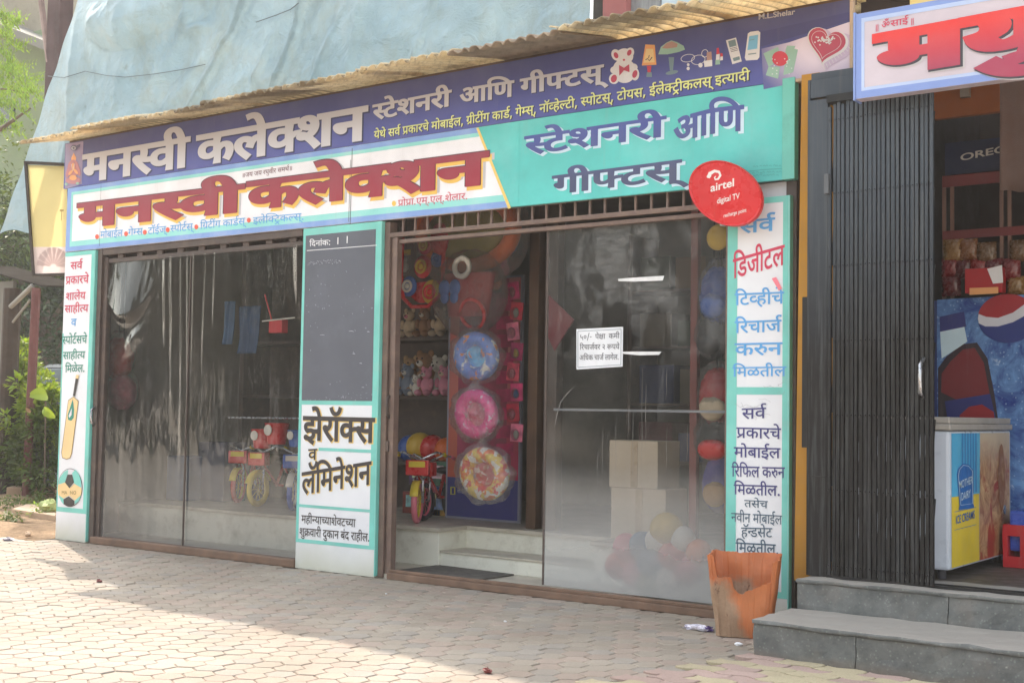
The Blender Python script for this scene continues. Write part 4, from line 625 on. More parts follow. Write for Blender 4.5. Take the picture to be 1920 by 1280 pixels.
# dried water runs on the pane
M_RUN = mat('dried_drips', (132, 128, 124), .8, .25, 30)
for x, y, L in ((1122, 840, 80), (1131, 800, 110), (1180, 760, 60), (1205, 690, 190), (1212, 720, 130), (1188, 770, 140), (1251, 800, 90), (1156, 775, 120), (1290, 795, 70), (1251, 690, 60), (1070, 770, 45)):
    b = MB(); stroke(b, fp, [(x, y), (x-1.5, y+L*.4), (x-.5, y+L*.7), (x-3, y+L)], [.25, .7, .5, .2], 1); b.build('drip_mark', M_RUN, shop)
b = MB(); stroke(b, fp, [(1080, 722), (1066, 735), (1052, 752), (1045, 775), (1040, 800)], [.5, 1.4, .8, 1.6, .5], 1)
b.build('drip_mark', M_RUN, shop)
M_SHEEN = mat('aluminium_strip', (150, 152, 158), .4, .05, metal=.3)
b = MB(); b.box(-5.2, .11, 1.318, -3.82, .118, 1.335); b.build('stiffening_rail', M_SHEEN, shop)

# ------------------------------------------------------------------ corrugated eave
def m_roof():
    b = NB('weathered_fibre_cement'); c = b.mix(b.noise(3, 6), lin((228, 210, 176)), lin((244, 232, 206)))
    c = b.mix(b.math('MULTIPLY', b.noise(22, 6, .75, lo=.48, hi=.72), .55), c, lin((128, 112, 90)))
    c = b.mix(b.math('MULTIPLY', b.noise(1.0, 3, lo=.58, hi=.66), .6), c, lin((112, 96, 82)))
    ph_ = b.math('ABSOLUTE', b.math('SINE', b.math('MULTIPLY', b.axis(0), math.pi/.0965)))  # crease grime and rib shading painted in as dark lines
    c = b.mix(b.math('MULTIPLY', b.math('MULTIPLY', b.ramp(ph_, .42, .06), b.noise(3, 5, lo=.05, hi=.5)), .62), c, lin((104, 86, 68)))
    s = b.bsdf(c, .9, bump=b.noise(60, 5, lo=0, hi=1), bstr=.4, bdist=.006, spec=.2)
    t = b.n('ShaderNodeBsdfTranslucent', {0: c}).outputs[0]
    return b.done(b.mixsh(.5, s, t))
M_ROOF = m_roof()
M_ROOFD = mat('sooty_fibre_cement', (156, 138, 120), .9, .2, 4, dirt=(72, 62, 54), dscale=10, bump=.4, bscale=50)
roof = thing('corrugated_roof', 'weathered tan corrugated sheet eave overhanging the blue signboard', 'roof', (-7, .2, 3.95))
xs = -11.12
for i in range(9):
    wd = .965; ov = .46+.018*i+random.uniform(-.03, .03); dz = (.016 if i % 2 else 0)+random.uniform(-.006, .006); tw = random.uniform(-.012, .012)
    def fr(u, v, x0=xs, ov=ov, dz=dz, tw=tw, i=i):
        x = x0+u*wd; y = .75-v*(.75+ov)
        ed = 1 if v == 1 else 0
        if ed: y += .012*math.sin(x*37)+.008*math.sin(x*91)
        k = max(0, (.05-y))
        c_ = 2*abs(math.sin(math.pi*x/.0965))-1
        return (x+tw*v, y, 3.955+.0165*c_-.25*k*(1-.035*i)+dz+.014*max(0, y))
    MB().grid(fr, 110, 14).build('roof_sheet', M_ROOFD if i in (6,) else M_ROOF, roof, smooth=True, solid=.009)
    xs += .905
b = MB(); b.box(-11.05, .06, 3.885, -2.95, .12, 3.925); b.build('purlin', M_WOOD, roof)
# ------------------------------------------------------------------ signboards of the shop
def paint(name, c, **k):
    for a, v in (('rough', .5), ('bump', .22), ('bscale', 4.5), ('bdist', .03), ('var', .07), ('dirt', tuple(v*.86+18 for v in c)), ('damt', .5), ('dscale', 7), ('runs', .2)): k.setdefault(a, v)
    return mat(name, wcol(c), **k)
M_WHITE = paint('white_flex', (240, 238, 244), dirt=(210, 206, 208), damt=.4, dscale=1.6)
M_BLUEB = grad('blue_violet_shaded_print', (78, 84, 162), (70, 72, 122), 3.50, 3.87)  # printed blend with fall of light painted in, darker towards the top
M_SILVER = grad('silver_print', (212, 210, 218), (186, 182, 190), 3.45, 3.85)
M_LYEL = paint('pale_yellow_print', (226, 230, 150)); M_NAVY = paint('navy_print', (52, 54, 92))
M_LBLUE = paint('light_blue_border', (132, 164, 222), dirt=(186, 196, 214), damt=.6, dscale=3)
M_TEALS = paint('pale_teal_stripe', (148, 220, 216), dirt=(190, 210, 212), damt=.6, dscale=3)
M_RED = grad('crimson_paint', (160, 34, 56), (150, 42, 62), 2.95, 3.25); M_MAROON = paint('maroon_outline', (92, 44, 58))
M_AMBER = paint('amber_paint', (240, 194, 92)); M_LGREY = paint('pale_grey_shadow', (196, 192, 196))
M_SKYB = paint('sky_blue_paint', (96, 166, 226)); M_ORED = paint('orange_red_dot', (232, 96, 74))
M_TEAL = paint('teal_flex', (92, 198, 194), var=.09, dirt=(140, 208, 208), damt=.7, dscale=1.2)
M_INK = grad('indigo_paint', (70, 76, 112), (72, 84, 158), 2.95, 3.28); M_PALE = paint('pale_blue_shadow', (206, 230, 246))
M_BATT = mat('pale_wood_batten', (190, 166, 142), .7, .15, 8, dirt=(120, 96, 78))
M_DKINK = paint('dark_ink', (60, 58, 66)); M_ROSE = paint('rose_paint', (206, 84, 106))

FP = Plane((0, 0, 0), (1, 0, 0), (0, 0, 1))
top = thing('shop_sign', 'long blue violet signboard with silver lettering and pictures of gifts', 'signboard', (-7, 0, 3.43))
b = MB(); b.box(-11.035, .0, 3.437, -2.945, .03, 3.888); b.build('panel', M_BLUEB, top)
b = MB(); b.box(-2.945, -.012, 3.425, -2.925, .035, 3.9); b.box(-3.30, -.012, 3.415, -2.945, .035, 3.436); b.build('frame', M_BATT, top, bevel=.003)
b = MB()
shp(b, FP, [(1420, 62), (1597, 22), (1597, 38), (1420, 90)], .8); b.build('dark_band', paint('dusky_violet_print', (72, 74, 128)), top)
def glow(name, cx, cz, rx, rz, c0, c1):
    b = NB(name); p = b.n('ShaderNodeVectorMath', {0: b.pos, 1: (-cx, 0, -cz)}, operation='ADD').outputs[0]
    p = b.n('ShaderNodeVectorMath', {0: p, 1: (1/rx, 0, 1/rz)}, operation='MULTIPLY').outputs[0]
    l = b.n('ShaderNodeVectorMath', {0: p}, operation='LENGTH').outputs['Value']
    return b.done(b.bsdf(b.mix(b.ramp(l, .35, 1), lin(c0), lin(c1)), .45))
hc = W(1553, 80)
b = MB(); shp(b, FP, [(1428, 92), (1480, 80), (1598, 40), (1598, 133), (1432, 168)], 1.2)
b.build('printed_glow', glow('pale_halo_print', hc.x, hc.z, .50, .36, (226, 212, 230), (96, 98, 160)), top)
for k, P0, P1, Pb in (("मनस्वी", (158, 292), (353, 258.5), (190, 336)), ("कलेक्शन", (372, 256), (685, 201), (483.7, 292))):
    b = MB(); put(b, FP, k, P0, P1, Pb, 1, 30, .62, dx=.012, dy=-.012); b.build('lettering_shadow', M_NAVY, top)
    b = MB(); put(b, FP, k, P0, P1, Pb, 2, 27, .62); b.build('lettering', M_SILVER, top)
for k, P0, P1, Pb in (("स्टेशनरी", (700.5, 198), (845, 170), (771, 212)), ("आणि", (863, 168), (962.5, 152), (957, 181)), ("गीफ्टस्", (977, 149.5), (1130, 122.6), (1009.5, 172))):
    b = MB(); put(b, FP, k, P0, P1, Pb, 1, 26, .7, dx=.006, dy=-.006); b.build('lettering_shadow', M_NAVY, top)
    b = MB(); put(b, FP, k, P0, P1, Pb, 2, 24, .7); b.build('lettering', M_SILVER, top)
k = "येथे सर्व प्रकारचे मोबाईल, ग्रीटींग कार्ड, गेम्स्, नॉव्हेल्टी, स्पोटस्, टोयस, ईलेक्ट्रीकलस् इत्यादी"
b = MB(); put(b, FP, k, (702, 247), (1406, 133), (1405, 150), 1, 24, .8, dx=.006, dy=-.006); b.build('lettering_shadow', M_NAVY, top)
b = MB(); put(b, FP, k, (702, 247), (1406, 133), (1405, 150), 2, 14); b.build('lettering', M_LYEL, top)
b = MB(); putl(b, FP, "M.L.Shelar", (1423, 37.5), (1491.6, 27.5), 10.5, 3, .022); b.build('lettering', M_SILVER, top)
# printed pictures of the goods
PW = paint('print_white', (222, 220, 226)); PP = paint('print_rose', (188, 74, 100)); PG = paint('print_sage', (150, 186, 172)); PO = paint('print_orange', (236, 168, 110))
PR = paint('print_red', (204, 66, 84)); PC = paint('print_cyan', (120, 184, 222)); PT = paint('print_grey_green', (118, 140, 150)); PDK = paint('print_dark', (70, 66, 92)); PY = paint('print_straw', (238, 206, 150)); PBR = paint('print_tan', (176, 140, 132))
def zp(x, y): return (1160+x/5.647, 30+y/5.647)
def zq(x, y): return (1100+x/3.692, 40+y/3.692)
t = MB()
ms = [PW, PP]; t.m = 0
ell(t, FP, *zq(262, 245), 17, 15, 2, -.15); ell(t, FP, *zq(205, 235), 8.5, 11, 2, -.4); ell(t, FP, *zq(300, 220), 8, 10, 2, .4)
ell(t, FP, *zq(262, 345), 22, 23, 2, -.15); ell(t, FP, *zq(192, 400), 9.5, 10, 3); ell(t, FP, *zq(337, 368), 8, 12, 3); ell(t, FP, *zq(195, 340), 8, 7, 2); ell(t, FP, *zq(325, 320), 8, 7, 2)
t.m = 1
ell(t, FP, *zq(206, 238), 4, 6, 3, -.4); ell(t, FP, *zq(298, 220), 4, 6, 3, .4); ell(t, FP, *zq(192, 400), 5.5, 7.5, 4, .3); ell(t, FP, *zq(337, 368), 4.5, 7.5, 4, .3)
ell(t, FP, *zq(262, 270), 2.2, 2, 4); shp(t, FP, [zq(228, 305), zq(262, 325), zq(298, 300), zq(300, 355), zq(262, 342), zq(230, 380)], 4)
t.build('teddy_picture', ms, top)
t = MB(); ms = [PO, PY, PDK, PR, PT]
t.m = 0; shp(t, FP, [zp(285, 305), zp(385, 310), zp(402, 520), zp(248, 528)], 2)
t.m = 1; shp(t, FP, [zp(295, 350), zp(370, 352), zp(385, 495), zp(265, 500)], 3)
t.m = 2; stroke(t, FP, [zp(290, 470), zp(310, 455), zp(330, 480), zp(360, 440)], 1.6, 4); stroke(t, FP, [zp(330, 420), zp(320, 450)], 1.2, 4)
t.m = 3; shp(t, FP, [zp(300, 530), zp(350, 530), zp(340, 600), zp(310, 600)], 2); t.m = 4; shp(t, FP, [zp(300, 600), zp(352, 600), zp(356, 650), zp(296, 650)], 2)
t.build('lamp_picture', ms, top)
t = MB(); ms = [PG, PBR, PT]
t.m = 0; shp(t, FP, [zp(422, 410), zp(450, 330), zp(510, 285), zp(560, 262), zp(620, 280), zp(690, 320), zp(705, 360), zp(640, 385), zp(520, 410)], 2)
t.m = 1; shp(t, FP, [zp(460, 345), zp(510, 292), zp(565, 272), zp(630, 300), zp(620, 335), zp(520, 350)], 3)
t.m = 2; shp(t, FP, [zp(530, 440), zp(590, 440), zp(578, 580), zp(545, 582)], 2); ell(t, FP, *zp(566, 602), 12, 3.6, 2, -.2)
t.build('lamp_picture', ms, top)
t = MB(); ms = [PW, PBR]
for cx, cy, rx, ry in ((735, 450, 13, 8), (845, 468, 13, 10), (915, 400, 6, 8)):
    P = [zp(cx+rx*5.6*math.cos(a*.39), cy+ry*5*math.sin(a*.39)-.14*rx*5*math.cos(a*.39)) for a in range(17)]; stroke(t, FP, P, 1.1, 2)
for cx, cy, r in ((740, 520, 2.5), (740, 560, 3), (870, 525, 4)): ell(t, FP, *zp(cx, cy), r, r*1.1, 3)
t.m = 1; shp(t, FP, [zp(935, 390), zp(985, 380), zp(990, 470), zp(935, 478)], 2); t.m = 0; shp(t, FP, [zp(905, 480), zp(995, 468), zp(995, 535), zp(912, 545)], 3)
t.build('jewellery_picture', ms, top)
t = MB(); ms = [PR, PW, PG]
t.m = 0; shp(t, FP, [zp(1040, 345), zp(1062, 340), zp(1072, 405), zp(1038, 412)], 2); shp(t, FP, [zp(1080, 395), zp(1102, 400), zp(1106, 430), zp(1078, 435)], 2)
t.m = 1; shp(t, FP, [zp(1035, 412), zp(1072, 405), zp(1072, 465), zp(1032, 470)], 2); shp(t, FP, [zp(1078, 435), zp(1106, 430), zp(1106, 470), zp(1076, 476)], 2)
t.m = 2; shp(t, FP, [zp(1028, 470), zp(1074, 465), zp(1076, 515), zp(1026, 520)], 2); t.build('lipstick_picture', ms, top)
t = MB(); ms = [PW, PT, PDK]
t.m = 0; shp(t, FP, [zp(1138, 262), zp(1245, 232), zp(1306, 485), zp(1206, 515)], 2)
t.m = 1; shp(t, FP, [zp(1162, 272), zp(1238, 250), zp(1252, 318), zp(1178, 338)], 3); shp(t, FP, [zp(1212, 450), zp(1282, 430), zp(1288, 465), zp(1222, 485)], 3)
t.m = 2
for k in range(3): stroke(t, FP, [zp(1182+k*5, 352+k*16), zp(1258+k*4, 332+k*16)], 1.0, 3)
t.build('phone_picture', ms, top)
t = MB(); ms = [PW, PC, PT]
t.m = 0; shp(t, FP, [zp(1370, 190), zp(1395, 172), zp(1480, 160), zp(1502, 178), zp(1492, 440), zp(1470, 468), zp(1350, 475), zp(1338, 445)], 2)
t.m = 1; shp(t, FP, [zp(1386, 220), zp(1480, 202), zp(1470, 350), zp(1366, 366)], 3)
t.m = 2; stroke(t, FP, [zp(1375, 410), zp(1460, 400)], 2, 3); stroke(t, FP, [zp(1390, 262), zp(1440, 252)], 1, 4)
t.build('phone_picture', ms, top)
t = MB(); ms = [PG, PR, PW]
t.m = 0
shp(t, FP, [zp(1535, 400), zp(1690, 330), zp(1700, 375), zp(1640, 430), zp(1640, 520), zp(1590, 540)], 2); shp(t, FP, [zp(1770, 360), zp(1785, 318), zp(1875, 322), zp(1860, 350), zp(1900, 360), zp(1850, 600), zp(1745, 630), zp(1760, 520)], 2)
shp(t, FP, [zp(1590, 540), zp(1710, 540), zp(1690, 668), zp(1560, 630)], 2)
t.m = 1; ell(t, FP, *zp(1712, 455), 15, 14, 3); t.m = 2
for i in range(16): ell(t, FP, *zp(random.uniform(1590, 1690) if i % 2 else random.uniform(1760, 1840), random.uniform(450, 630)), 1.2, 1.2, 4, n=8)
t.build('card_picture', ms, top)
def heart(cx, cy, s, rot=0, n=40, sx=1):
    P = []
    for i in range(n):
        a = 2*math.pi*i/n; x = 16*math.sin(a)**3*sx; y = -(13*math.cos(a)-5*math.cos(2*a)-2*math.cos(3*a)-math.cos(4*a))
        P.append((cx+s*(x*math.cos(rot)-y*math.sin(rot)), cy+s*(x*math.sin(rot)+y*math.cos(rot))))
    return P
t = MB(); ms = [PW, PP, paint('print_lilac', (206, 186, 214))]
t.m = 2; shp(t, FP, heart(1560, 90, 2.65, .22), 3); t.m = 0; shp(t, FP, heart(1551, 85, 2.45, .22), 4); t.m = 1; shp(t, FP, heart(1550, 83, 2.2, .22), 5)
t.m = 0; P = heart(1549, 83, 1.75, .22, 40); stroke(t, FP, P+P[:1], .8, 6)
for i in range(46): ell(t, FP, 1549+random.gauss(0, 8.5), 77+random.gauss(0, 4.2), 1.8, 1.6, 5, n=7)
for i in range(10): stroke(t, FP, [(1545+i*5.2, 124-i*3.9), (1548+i*5.4, 132-i*4.3)], 1.1, 4.5)
t.build('heart_box_picture', ms, top)
# small seated figure printed at the left end, and the little blue eye badge above it
t = MB(); ms = [paint('print_pink_beige', (150, 136, 172)), PO, paint('print_salmon', (192, 128, 132)), PG, PW]
def zl(x, y): return (100+x/5.12, 230+y/5.12)
t.m = 0; shp(t, FP, [zl(118, 205), zl(290, 180), zl(275, 590), zl(112, 640)], 1)
t.m = 1; ell(t, FP, *zl(198, 345), 4.6, 6, 2); shp(t, FP, [zl(180, 335), zl(198, 290), zl(218, 332)], 2)
t.m = 2; ell(t, FP, *zl(195, 440), 11, 16, 2.5); ell(t, FP, *zl(195, 555), 14, 7, 3); ell(t, FP, *zl(150, 470), 4, 12, 3, .3); ell(t, FP, *zl(240, 455), 4, 12, 3, -.3)
t.m = 1; ell(t, FP, *zl(196, 425), 3, 7, 4); ell(t, FP, *zl(172, 480), 2.6, 6, 4, .7); ell(t, FP, *zl(222, 470), 2.6, 6, 4, -.7); ell(t, FP, *zl(195, 530), 7, 5, 4); t.m = 4; stroke(t, FP, [zl(180, 400), zl(192, 470), zl(212, 398)], 1.0, 5); t.m = 3; ell(t, FP, *zl(130, 592), 3, 2.4, 4); ell(t, FP, *zl(238, 584), 3, 2.4, 4)
t.build('seated_figure_picture', ms, top)
t = MB(); ms = [paint('slate_violet_print', (92, 88, 122)), paint('pale_grey_print', (184, 182, 196))]
t.m = 0; ell(t, FP, *zl(205, 245), 6.4, 5.2, 5); shp(t, FP, [zl(230, 222), zl(268, 205), zl(262, 232), zl(238, 248)], 5); t.m = 1; ell(t, FP, *zl(203, 247), 4.4, 3.6, 6); t.m = 0; ell(t, FP, *zl(203, 247), 2, 1.8, 7)
t.build('eye_badge_picture', ms, top)

mid = thing('shop_sign', 'white and teal signboard with red lettering below the blue board', 'signboard', (-7, 0, 2.8))
b = MB(); b.box(-10.965, .0, 2.803, -5.55, .03, 3.433); b.build('panel', M_WHITE, mid)
b = MB(); b.box(-5.545, .0, 2.803, -3.395, .03, 3.433); b.build('panel', M_TEAL, mid)
b = MB(); b.box(-3.39, -.012, 2.80, -3.305, .05, 3.45); b.build('side_frame', paint('teal_paint', (112, 198, 186), dirt=(84, 150, 140)), mid, bevel=.004)
def dg(z):  # the slanting join between white and teal
    a = W(895, 240); c = W(956, 391); return a.x+(c.x-a.x)*(z-a.z)/(c.z-a.z)
def zs(x, z, k): return (x, -k*LAY, z)
b = MB(); b.poly([zs(dg(3.432), 3.432, 1), zs(dg(2.804), 2.804, 1), zs(-5.46, 2.804, 1), zs(-5.46, 3.432, 1)]); b.build('teal_field', M_TEAL, mid)
b = MB(); b.m = 0
b.poly([zs(-10.964, 2.804, 1), zs(dg(2.804), 2.804, 1), zs(dg(2.85), 2.85, 1), zs(-10.964, 2.85, 1)])
b.poly([zs(-10.964, 2.85, 1), zs(-10.90, 2.85, 1), zs(-10.90, 3.39, 1), zs(-10.964, 3.39, 1)])
b.poly([zs(-10.964, 3.39, 1), zs(dg(3.39), 3.39, 1), zs(dg(3.432), 3.432, 1), zs(-10.964, 3.432, 1)])
b.m = 1
b.poly([zs(-10.90, 2.85, 1), zs(dg(2.85), 2.85, 1), zs(dg(2.9), 2.9, 1), zs(-10.87, 2.9, 1), zs(-10.87, 3.36, 1), zs(-10.90, 3.39, 1)])
b.poly([zs(-10.87, 3.36, 1), zs(dg(3.36), 3.36, 1), zs(dg(3.39), 3.39, 1), zs(-10.90, 3.39, 1)])
b.build('border', [M_LBLUE, M_TEALS], mid)
b = MB(); stroke(b, FP, [(895.5, 240), (956, 391)], [4.5, 5.5], 2); b.build('slanting_stripe', paint('yellow_stripe', (240, 208, 120)), mid)
b = MB(); stroke(b, FP, [(661, 278), (657, 420)], [.9, .9], 2); stroke(b, FP, [(658, 300), (654, 416)], [.7, .7], 2); stroke(b, FP, [(190, 348), (187, 462)], [.4, .5], 2); stroke(b, FP, [(1486, 155), (1487, 342)], [1.2, 1.2], 2); b.build('panel_joint', M_DKINK, mid)
b = MB(); put(b, FP, "॥जय जय रघुवीर समर्थ॥", (454, 325.5), (549, 311.5), 7.8, 2, 0); b.build('lettering', paint('thin_maroon_ink', (120, 70, 88)), mid)
for k, P0, P1, Pb in (("मनस्वी", (151, 383), (452, 347.7), (208, 420)), ("कलेक्शन", (468.6, 342.6), (908.7, 286.5), (888.6, 346))):
    b = MB(); put(b, FP, k, P0, P1, Pb, 1.5, 34, .62, dx=.040, dy=-.022); b.build('lettering_shadow', M_LGREY, mid)
    b = MB(); put(b, FP, k, P0, P1, Pb, 2, 34, .62, dx=.016, dy=-.030); b.build('lettering_shadow', M_AMBER, mid)
    b = MB(); put(b, FP, k, P0, P1, Pb, 3, 36, .62, dy=.003, dx=-.002); b.build('lettering_outline', M_MAROON, mid)
    b = MB(); put(b, FP, k, P0, P1, Pb, 4, 30, .62, dy=-.003); b.build('lettering', M_RED, mid)
for k, P0, P1 in (("मोबाईल", (189, 434.5), (230.5, 431)), ("गेम्स", (241, 430), (268, 427.6)), ("टॉईज्", (278, 427), (312, 424)), ("स्पोर्टस्", (320, 423), (362, 419)), ("ग्रिटींग कार्डस्", (376, 417.5), (460, 408.5)), ("इलेक्ट्रिकल्स्.", (475, 408), (571, 399.5))):
    b = MB(); put(b, FP, k, P0, P1, 12.2, 2, 4); b.build('lettering', M_SKYB, mid)
for x, y in ((182.4, 444), (236.7, 438.6), (272, 435.7), (315, 431), (368.5, 425.7), (467, 413)): b = MB(); ell(b, FP, x, y, 3.6, 4.6, 2); b.build('bullet_dot', M_ORED, mid)
b = MB(); put(b, FP, "प्रोप्रा.एम्.एल्.शेलार.", (746.7, 375.5), (878, 361.5), (753, 386.5), 2, 2); b.build('lettering', M_ROSE, mid)
b = MB(); ell(b, FP, 739, 381.7, 3.8, 5, 2); b.build('bullet_dot', M_AMBER, mid)
for k, P0, P1, Pb, ar in (("स्टेशनरी", (986, 257), (1246, 219), (1123.7, 272), 0), ("आणि", (1264, 226), (1393, 199), (1380, 247), .02), ("गीफ्टस्", (1038, 331), (1275, 300.6), (1105, 356), 0)):
    b = MB(); put(b, FP, k, P0, P1, Pb, 2, 27, .7, dx=.022, dy=-.016, arc=ar); b.build('lettering_shadow', M_PALE, mid)
    b = MB(); put(b, FP, k, P0, P1, Pb, 3, 22, .7, arc=ar); b.build('lettering', M_INK, mid)
b = MB(); stroke(b, FP, [(1404, 321.5), (1430, 318.5), (1474, 316)], .6, 2)
for i in range(26):
    x = 1412+(i % 9)*6.2+random.uniform(-1, 1); y = (313, 325, 330)[i//9]+random.uniform(-1.2, 1.2)-(x-1412)*.04; stroke(b, FP, [(x, y), (x+2.5, y-2), (x+4.5, y+.6)], .55, 2)
b.build('painter_signature', paint('faded_teal_ink', (58, 128, 126)), mid)

# ------------------------------------------------------------------ painted pillar boards
M_PW = None
def m_pillar():
    b = NB('white_painted_board'); c = b.mix(b.noise(2, 5), lin((226, 227, 234)), lin((236, 237, 242)))
    zz = b.math('SUBTRACT', b.z(), b.math('MULTIPLY', b.noise(3, 5, lo=0, hi=1), .22))
    c = b.mix(b.ramp(zz, .16, -.1, 0, .55), c, lin((176, 176, 138)))
    c = b.mix(b.math('MULTIPLY', b.noise(11, 7, .75, lo=.66, hi=.74), .5), c, lin((150, 146, 146)))
    return b.done(b.bsdf(c, .5, bump=b.noise(40, 4, lo=0, hi=1), bstr=.08, bdist=.004))
M_PW = m_pillar()
M_TP = paint('teal_gloss_paint', (122, 204, 194), var=.1, dirt=(150, 190, 184), damt=.6, dscale=7)
M_BRS = mat('brown_board_edge', (120, 96, 82), .7, .2, 8)
M_CRIM = paint('crimson_lettering', (206, 62, 92)); M_GRN = paint('green_lettering', (52, 138, 122)); M_BLK = paint('charcoal_lettering', (56, 50, 52)); M_SLATE = paint('slate_lettering', (76, 98, 118)); M_VIO = paint('violet_lettering', (74, 72, 128))
M_CORAL = paint('coral_tape', (246, 134, 150)); M_GOLD = paint('golden_outline', (234, 200, 120))
def board(th, x0, x1, z0, z1):
    b = MB(); b.box(x0, .0, z0, x1, .028, z1); b.build('panel', M_PW, th, bevel=.002)
    b = MB(); b.box(x1+.001, -.002, z0+.01, x1+.008, .06, z1); b.build('panel_edge', M_TP, th)
def bands(th, L):
    b = MB()
    for x0, z0, x1, z1 in L: b.poly([zs(x0, z0, 1), zs(x1, z0, 1), zs(x1, z1, 1), zs(x0, z1, 1)])
    b.build('painted_border', M_TP, th)
lpb = thing('pillar_sign', 'narrow white board with red and green lettering, cricket bat and football, leftmost pillar', 'signboard', (-10.73, 0, 0))
board(lpb, -10.965, -10.488, .0, 2.795)
zb = lambda y, x=110: W(x, y).z
bands(lpb, [(-10.964, 2.755, -10.49, 2.794), (-10.964, .27, -10.54, .315), (-10.54, .27, -10.49, 2.755), (-10.964, .315, -10.945, 2.0)])
for k, P0, P1, h, m in (("सर्व", (133, 492), (155, 490.3), 13, M_CRIM), ("प्रकारचे", (124, 519), (166.7, 516), 14, M_CRIM), ("शालेय", (124, 549.5), (161, 547.5), 13, M_CRIM), ("साहीत्य", (122, 573), (166, 571), 13, M_CRIM), ("व", (134, 598), (143.7, 597.5), 13, M_SKYB),
                        ("स्पोर्टसचे", (118, 631), (163.6, 628.7), 14, M_GRN), ("साहीत्य", (119, 660), (160, 658.5), 13, M_GRN), ("मिळेल.", (123, 685), (160, 683.6), 13, M_GRN)):
    b = MB(); put(b, FP, k, P0, P1, h, 2, 12); b.build('lettering', m, lpb)
def zt(x, y): return (100+x/3.88, 690+y/3.88)
t = MB(); ms = [PY, M_BLK, M_GRN, PW, paint('bat_outline', (150, 122, 84))]
t.m = 4; shp(t, FP, [zt(110, 232), zt(150, 205), zt(187, 238), zt(138, 620), zt(125, 655), zt(98, 664), zt(66, 652), zt(60, 612)], 2)
t.m = 0; shp(t, FP, [zt(114, 236), zt(150, 210), zt(183, 242), zt(134, 618), zt(122, 650), zt(98, 658), zt(70, 648), zt(65, 612)], 3)
t.m = 1; shp(t, FP, [zt(170, 50), zt(190, 55), zt(162, 205), zt(146, 202)], 4); t.m = 0; shp(t, FP, [zt(170, 48), zt(192, 50), zt(186, 78), zt(166, 74)], 5)
t.m = 2; shp(t, FP, [zt(146, 225), zt(155, 300), zt(152, 360), zt(135, 382), zt(112, 375), zt(108, 340)], 4); t.m = 3; shp(t, FP, [zt(140, 290), zt(138, 340), zt(122, 362), zt(116, 345)], 5)
t.build('bat_picture', ms, lpb)
def zf(x, y): return (80+x/6.4, 880+y/6.4)
t = MB(); ms = [M_BLK, M_TP, PY, PW]
t.m = 0; ell(t, FP, *zf(332, 215), 23.2, 36, 2, n=36); t.m = 3; ell(t, FP, *zf(332, 215), 22.4, 35, 3, n=36)
t.m = 1; shp(t, FP, [zf(195, 175), zf(215, 90), zf(265, 25), zf(312, 0), zf(308, 70), zf(275, 152)], 4); shp(t, FP, [zf(360, 40), zf(400, 0), zf(440, 50), zf(468, 130), zf(470, 215), zf(385, 165)], 4)
shp(t, FP, [zf(198, 300), zf(258, 345), zf(258, 415), zf(225, 375)], 4); shp(t, FP, [zf(465, 310), zf(440, 380), zf(392, 412), zf(392, 370)], 4)
t.m = 2; shp(t, FP, [zf(195, 180), zf(276, 152), zf(330, 225), zf(326, 310), zf(255, 345), zf(194, 300), zf(187, 240)], 4); shp(t, FP, [zf(332, 222), zf(386, 168), zf(470, 218), zf(475, 260), zf(465, 308), zf(392, 370), zf(328, 312)], 4)
t.m = 0; shp(t, FP, [zf(308, 58), zf(362, 58), zf(386, 150), zf(330, 222), zf(276, 152)], 5); shp(t, FP, [zf(322, 318), zf(390, 372), zf(390, 420), zf(350, 440), zf(315, 442), zf(262, 415), zf(258, 355)], 5)
t.build('football_picture', ms, lpb)
b = MB(); putl(b, FP, "MA", zf(240, 294), zf(303, 294), 7, 6, 0); b.build('lettering', paint('olive_ink', (140, 118, 74)), lpb); b = MB(); putl(b, FP, "NO", zf(340, 296), zf(410, 296), 7, 6, 0); b.build('lettering', paint('olive_ink', (140, 118, 74)), lpb)

cpb = thing('pillar_sign', 'wide centre pillar board with a blackboard above black lettering on white', 'signboard', (-7.23, 0, 0))
board(cpb, -7.668, -6.80, .0, 2.795)
XL, XR = -7.667, -6.801
def zz(px, py): return W(px, py).z
bt = [zz(640, 424.5)-.005, zz(640, 751), zz(640, 759), zz(640, 950.5), zz(640, 956), zz(640, 1017), zz(640, 1024)]
bands(cpb, [(XL, 2.735, XR, 2.795), (XL, bt[6], XL+.03, 2.735), (XR-.055, bt[6], XR, 2.735), (XL+.03, bt[2], XR-.055, bt[1]), (XL+.03, bt[4], XR-.055, bt[3]), (XL+.03, bt[6], XR-.055, bt[5]), (-7.43, zz(655, 847), XR-.055, zz(655, 841))])
M_BB = mat('dusty_blackboard', (92, 95, 106), .5, .06, 2, dirt=(112, 116, 128), damt=.5, dscale=3, bump=.05)
b = MB(); b.box(XL+.03, -.003, bt[1], XR-.055, .01, 2.735); b.build('blackboard', M_BB, cpb)
FB = Plane((0, -.003, 0), (1, 0, 0), (0, 0, 1)); M_CHALK = paint('white_chalk_paint', (232, 232, 236))
b = MB(); put(b, FB, "दिनांक:", (580.6, 452.5), (620.5, 449.5), 9.5, 1, 10); stroke(b, FB, [(634, 445), (633.7, 458)], 1.8, 1); stroke(b, FB, [(651.4, 442.5), (651, 456)], 1.8, 1); b.build('lettering', M_CHALK, cpb)
b = MB(); stroke(b, FB, [(575.5, 470), (707, 459.8)], 1.3, 1); b.build('ruled_line', M_CHALK, cpb)
b = MB()
for i in range(60):
    x = 577+i*1.05; y = 494-(x-577)*.07+random.uniform(-3.5, 3.5); stroke(b, FB, [(x, y), (x+random.uniform(-1, 2), y+random.uniform(-1.5, 1.5))], random.uniform(.5, 1.1), 1)
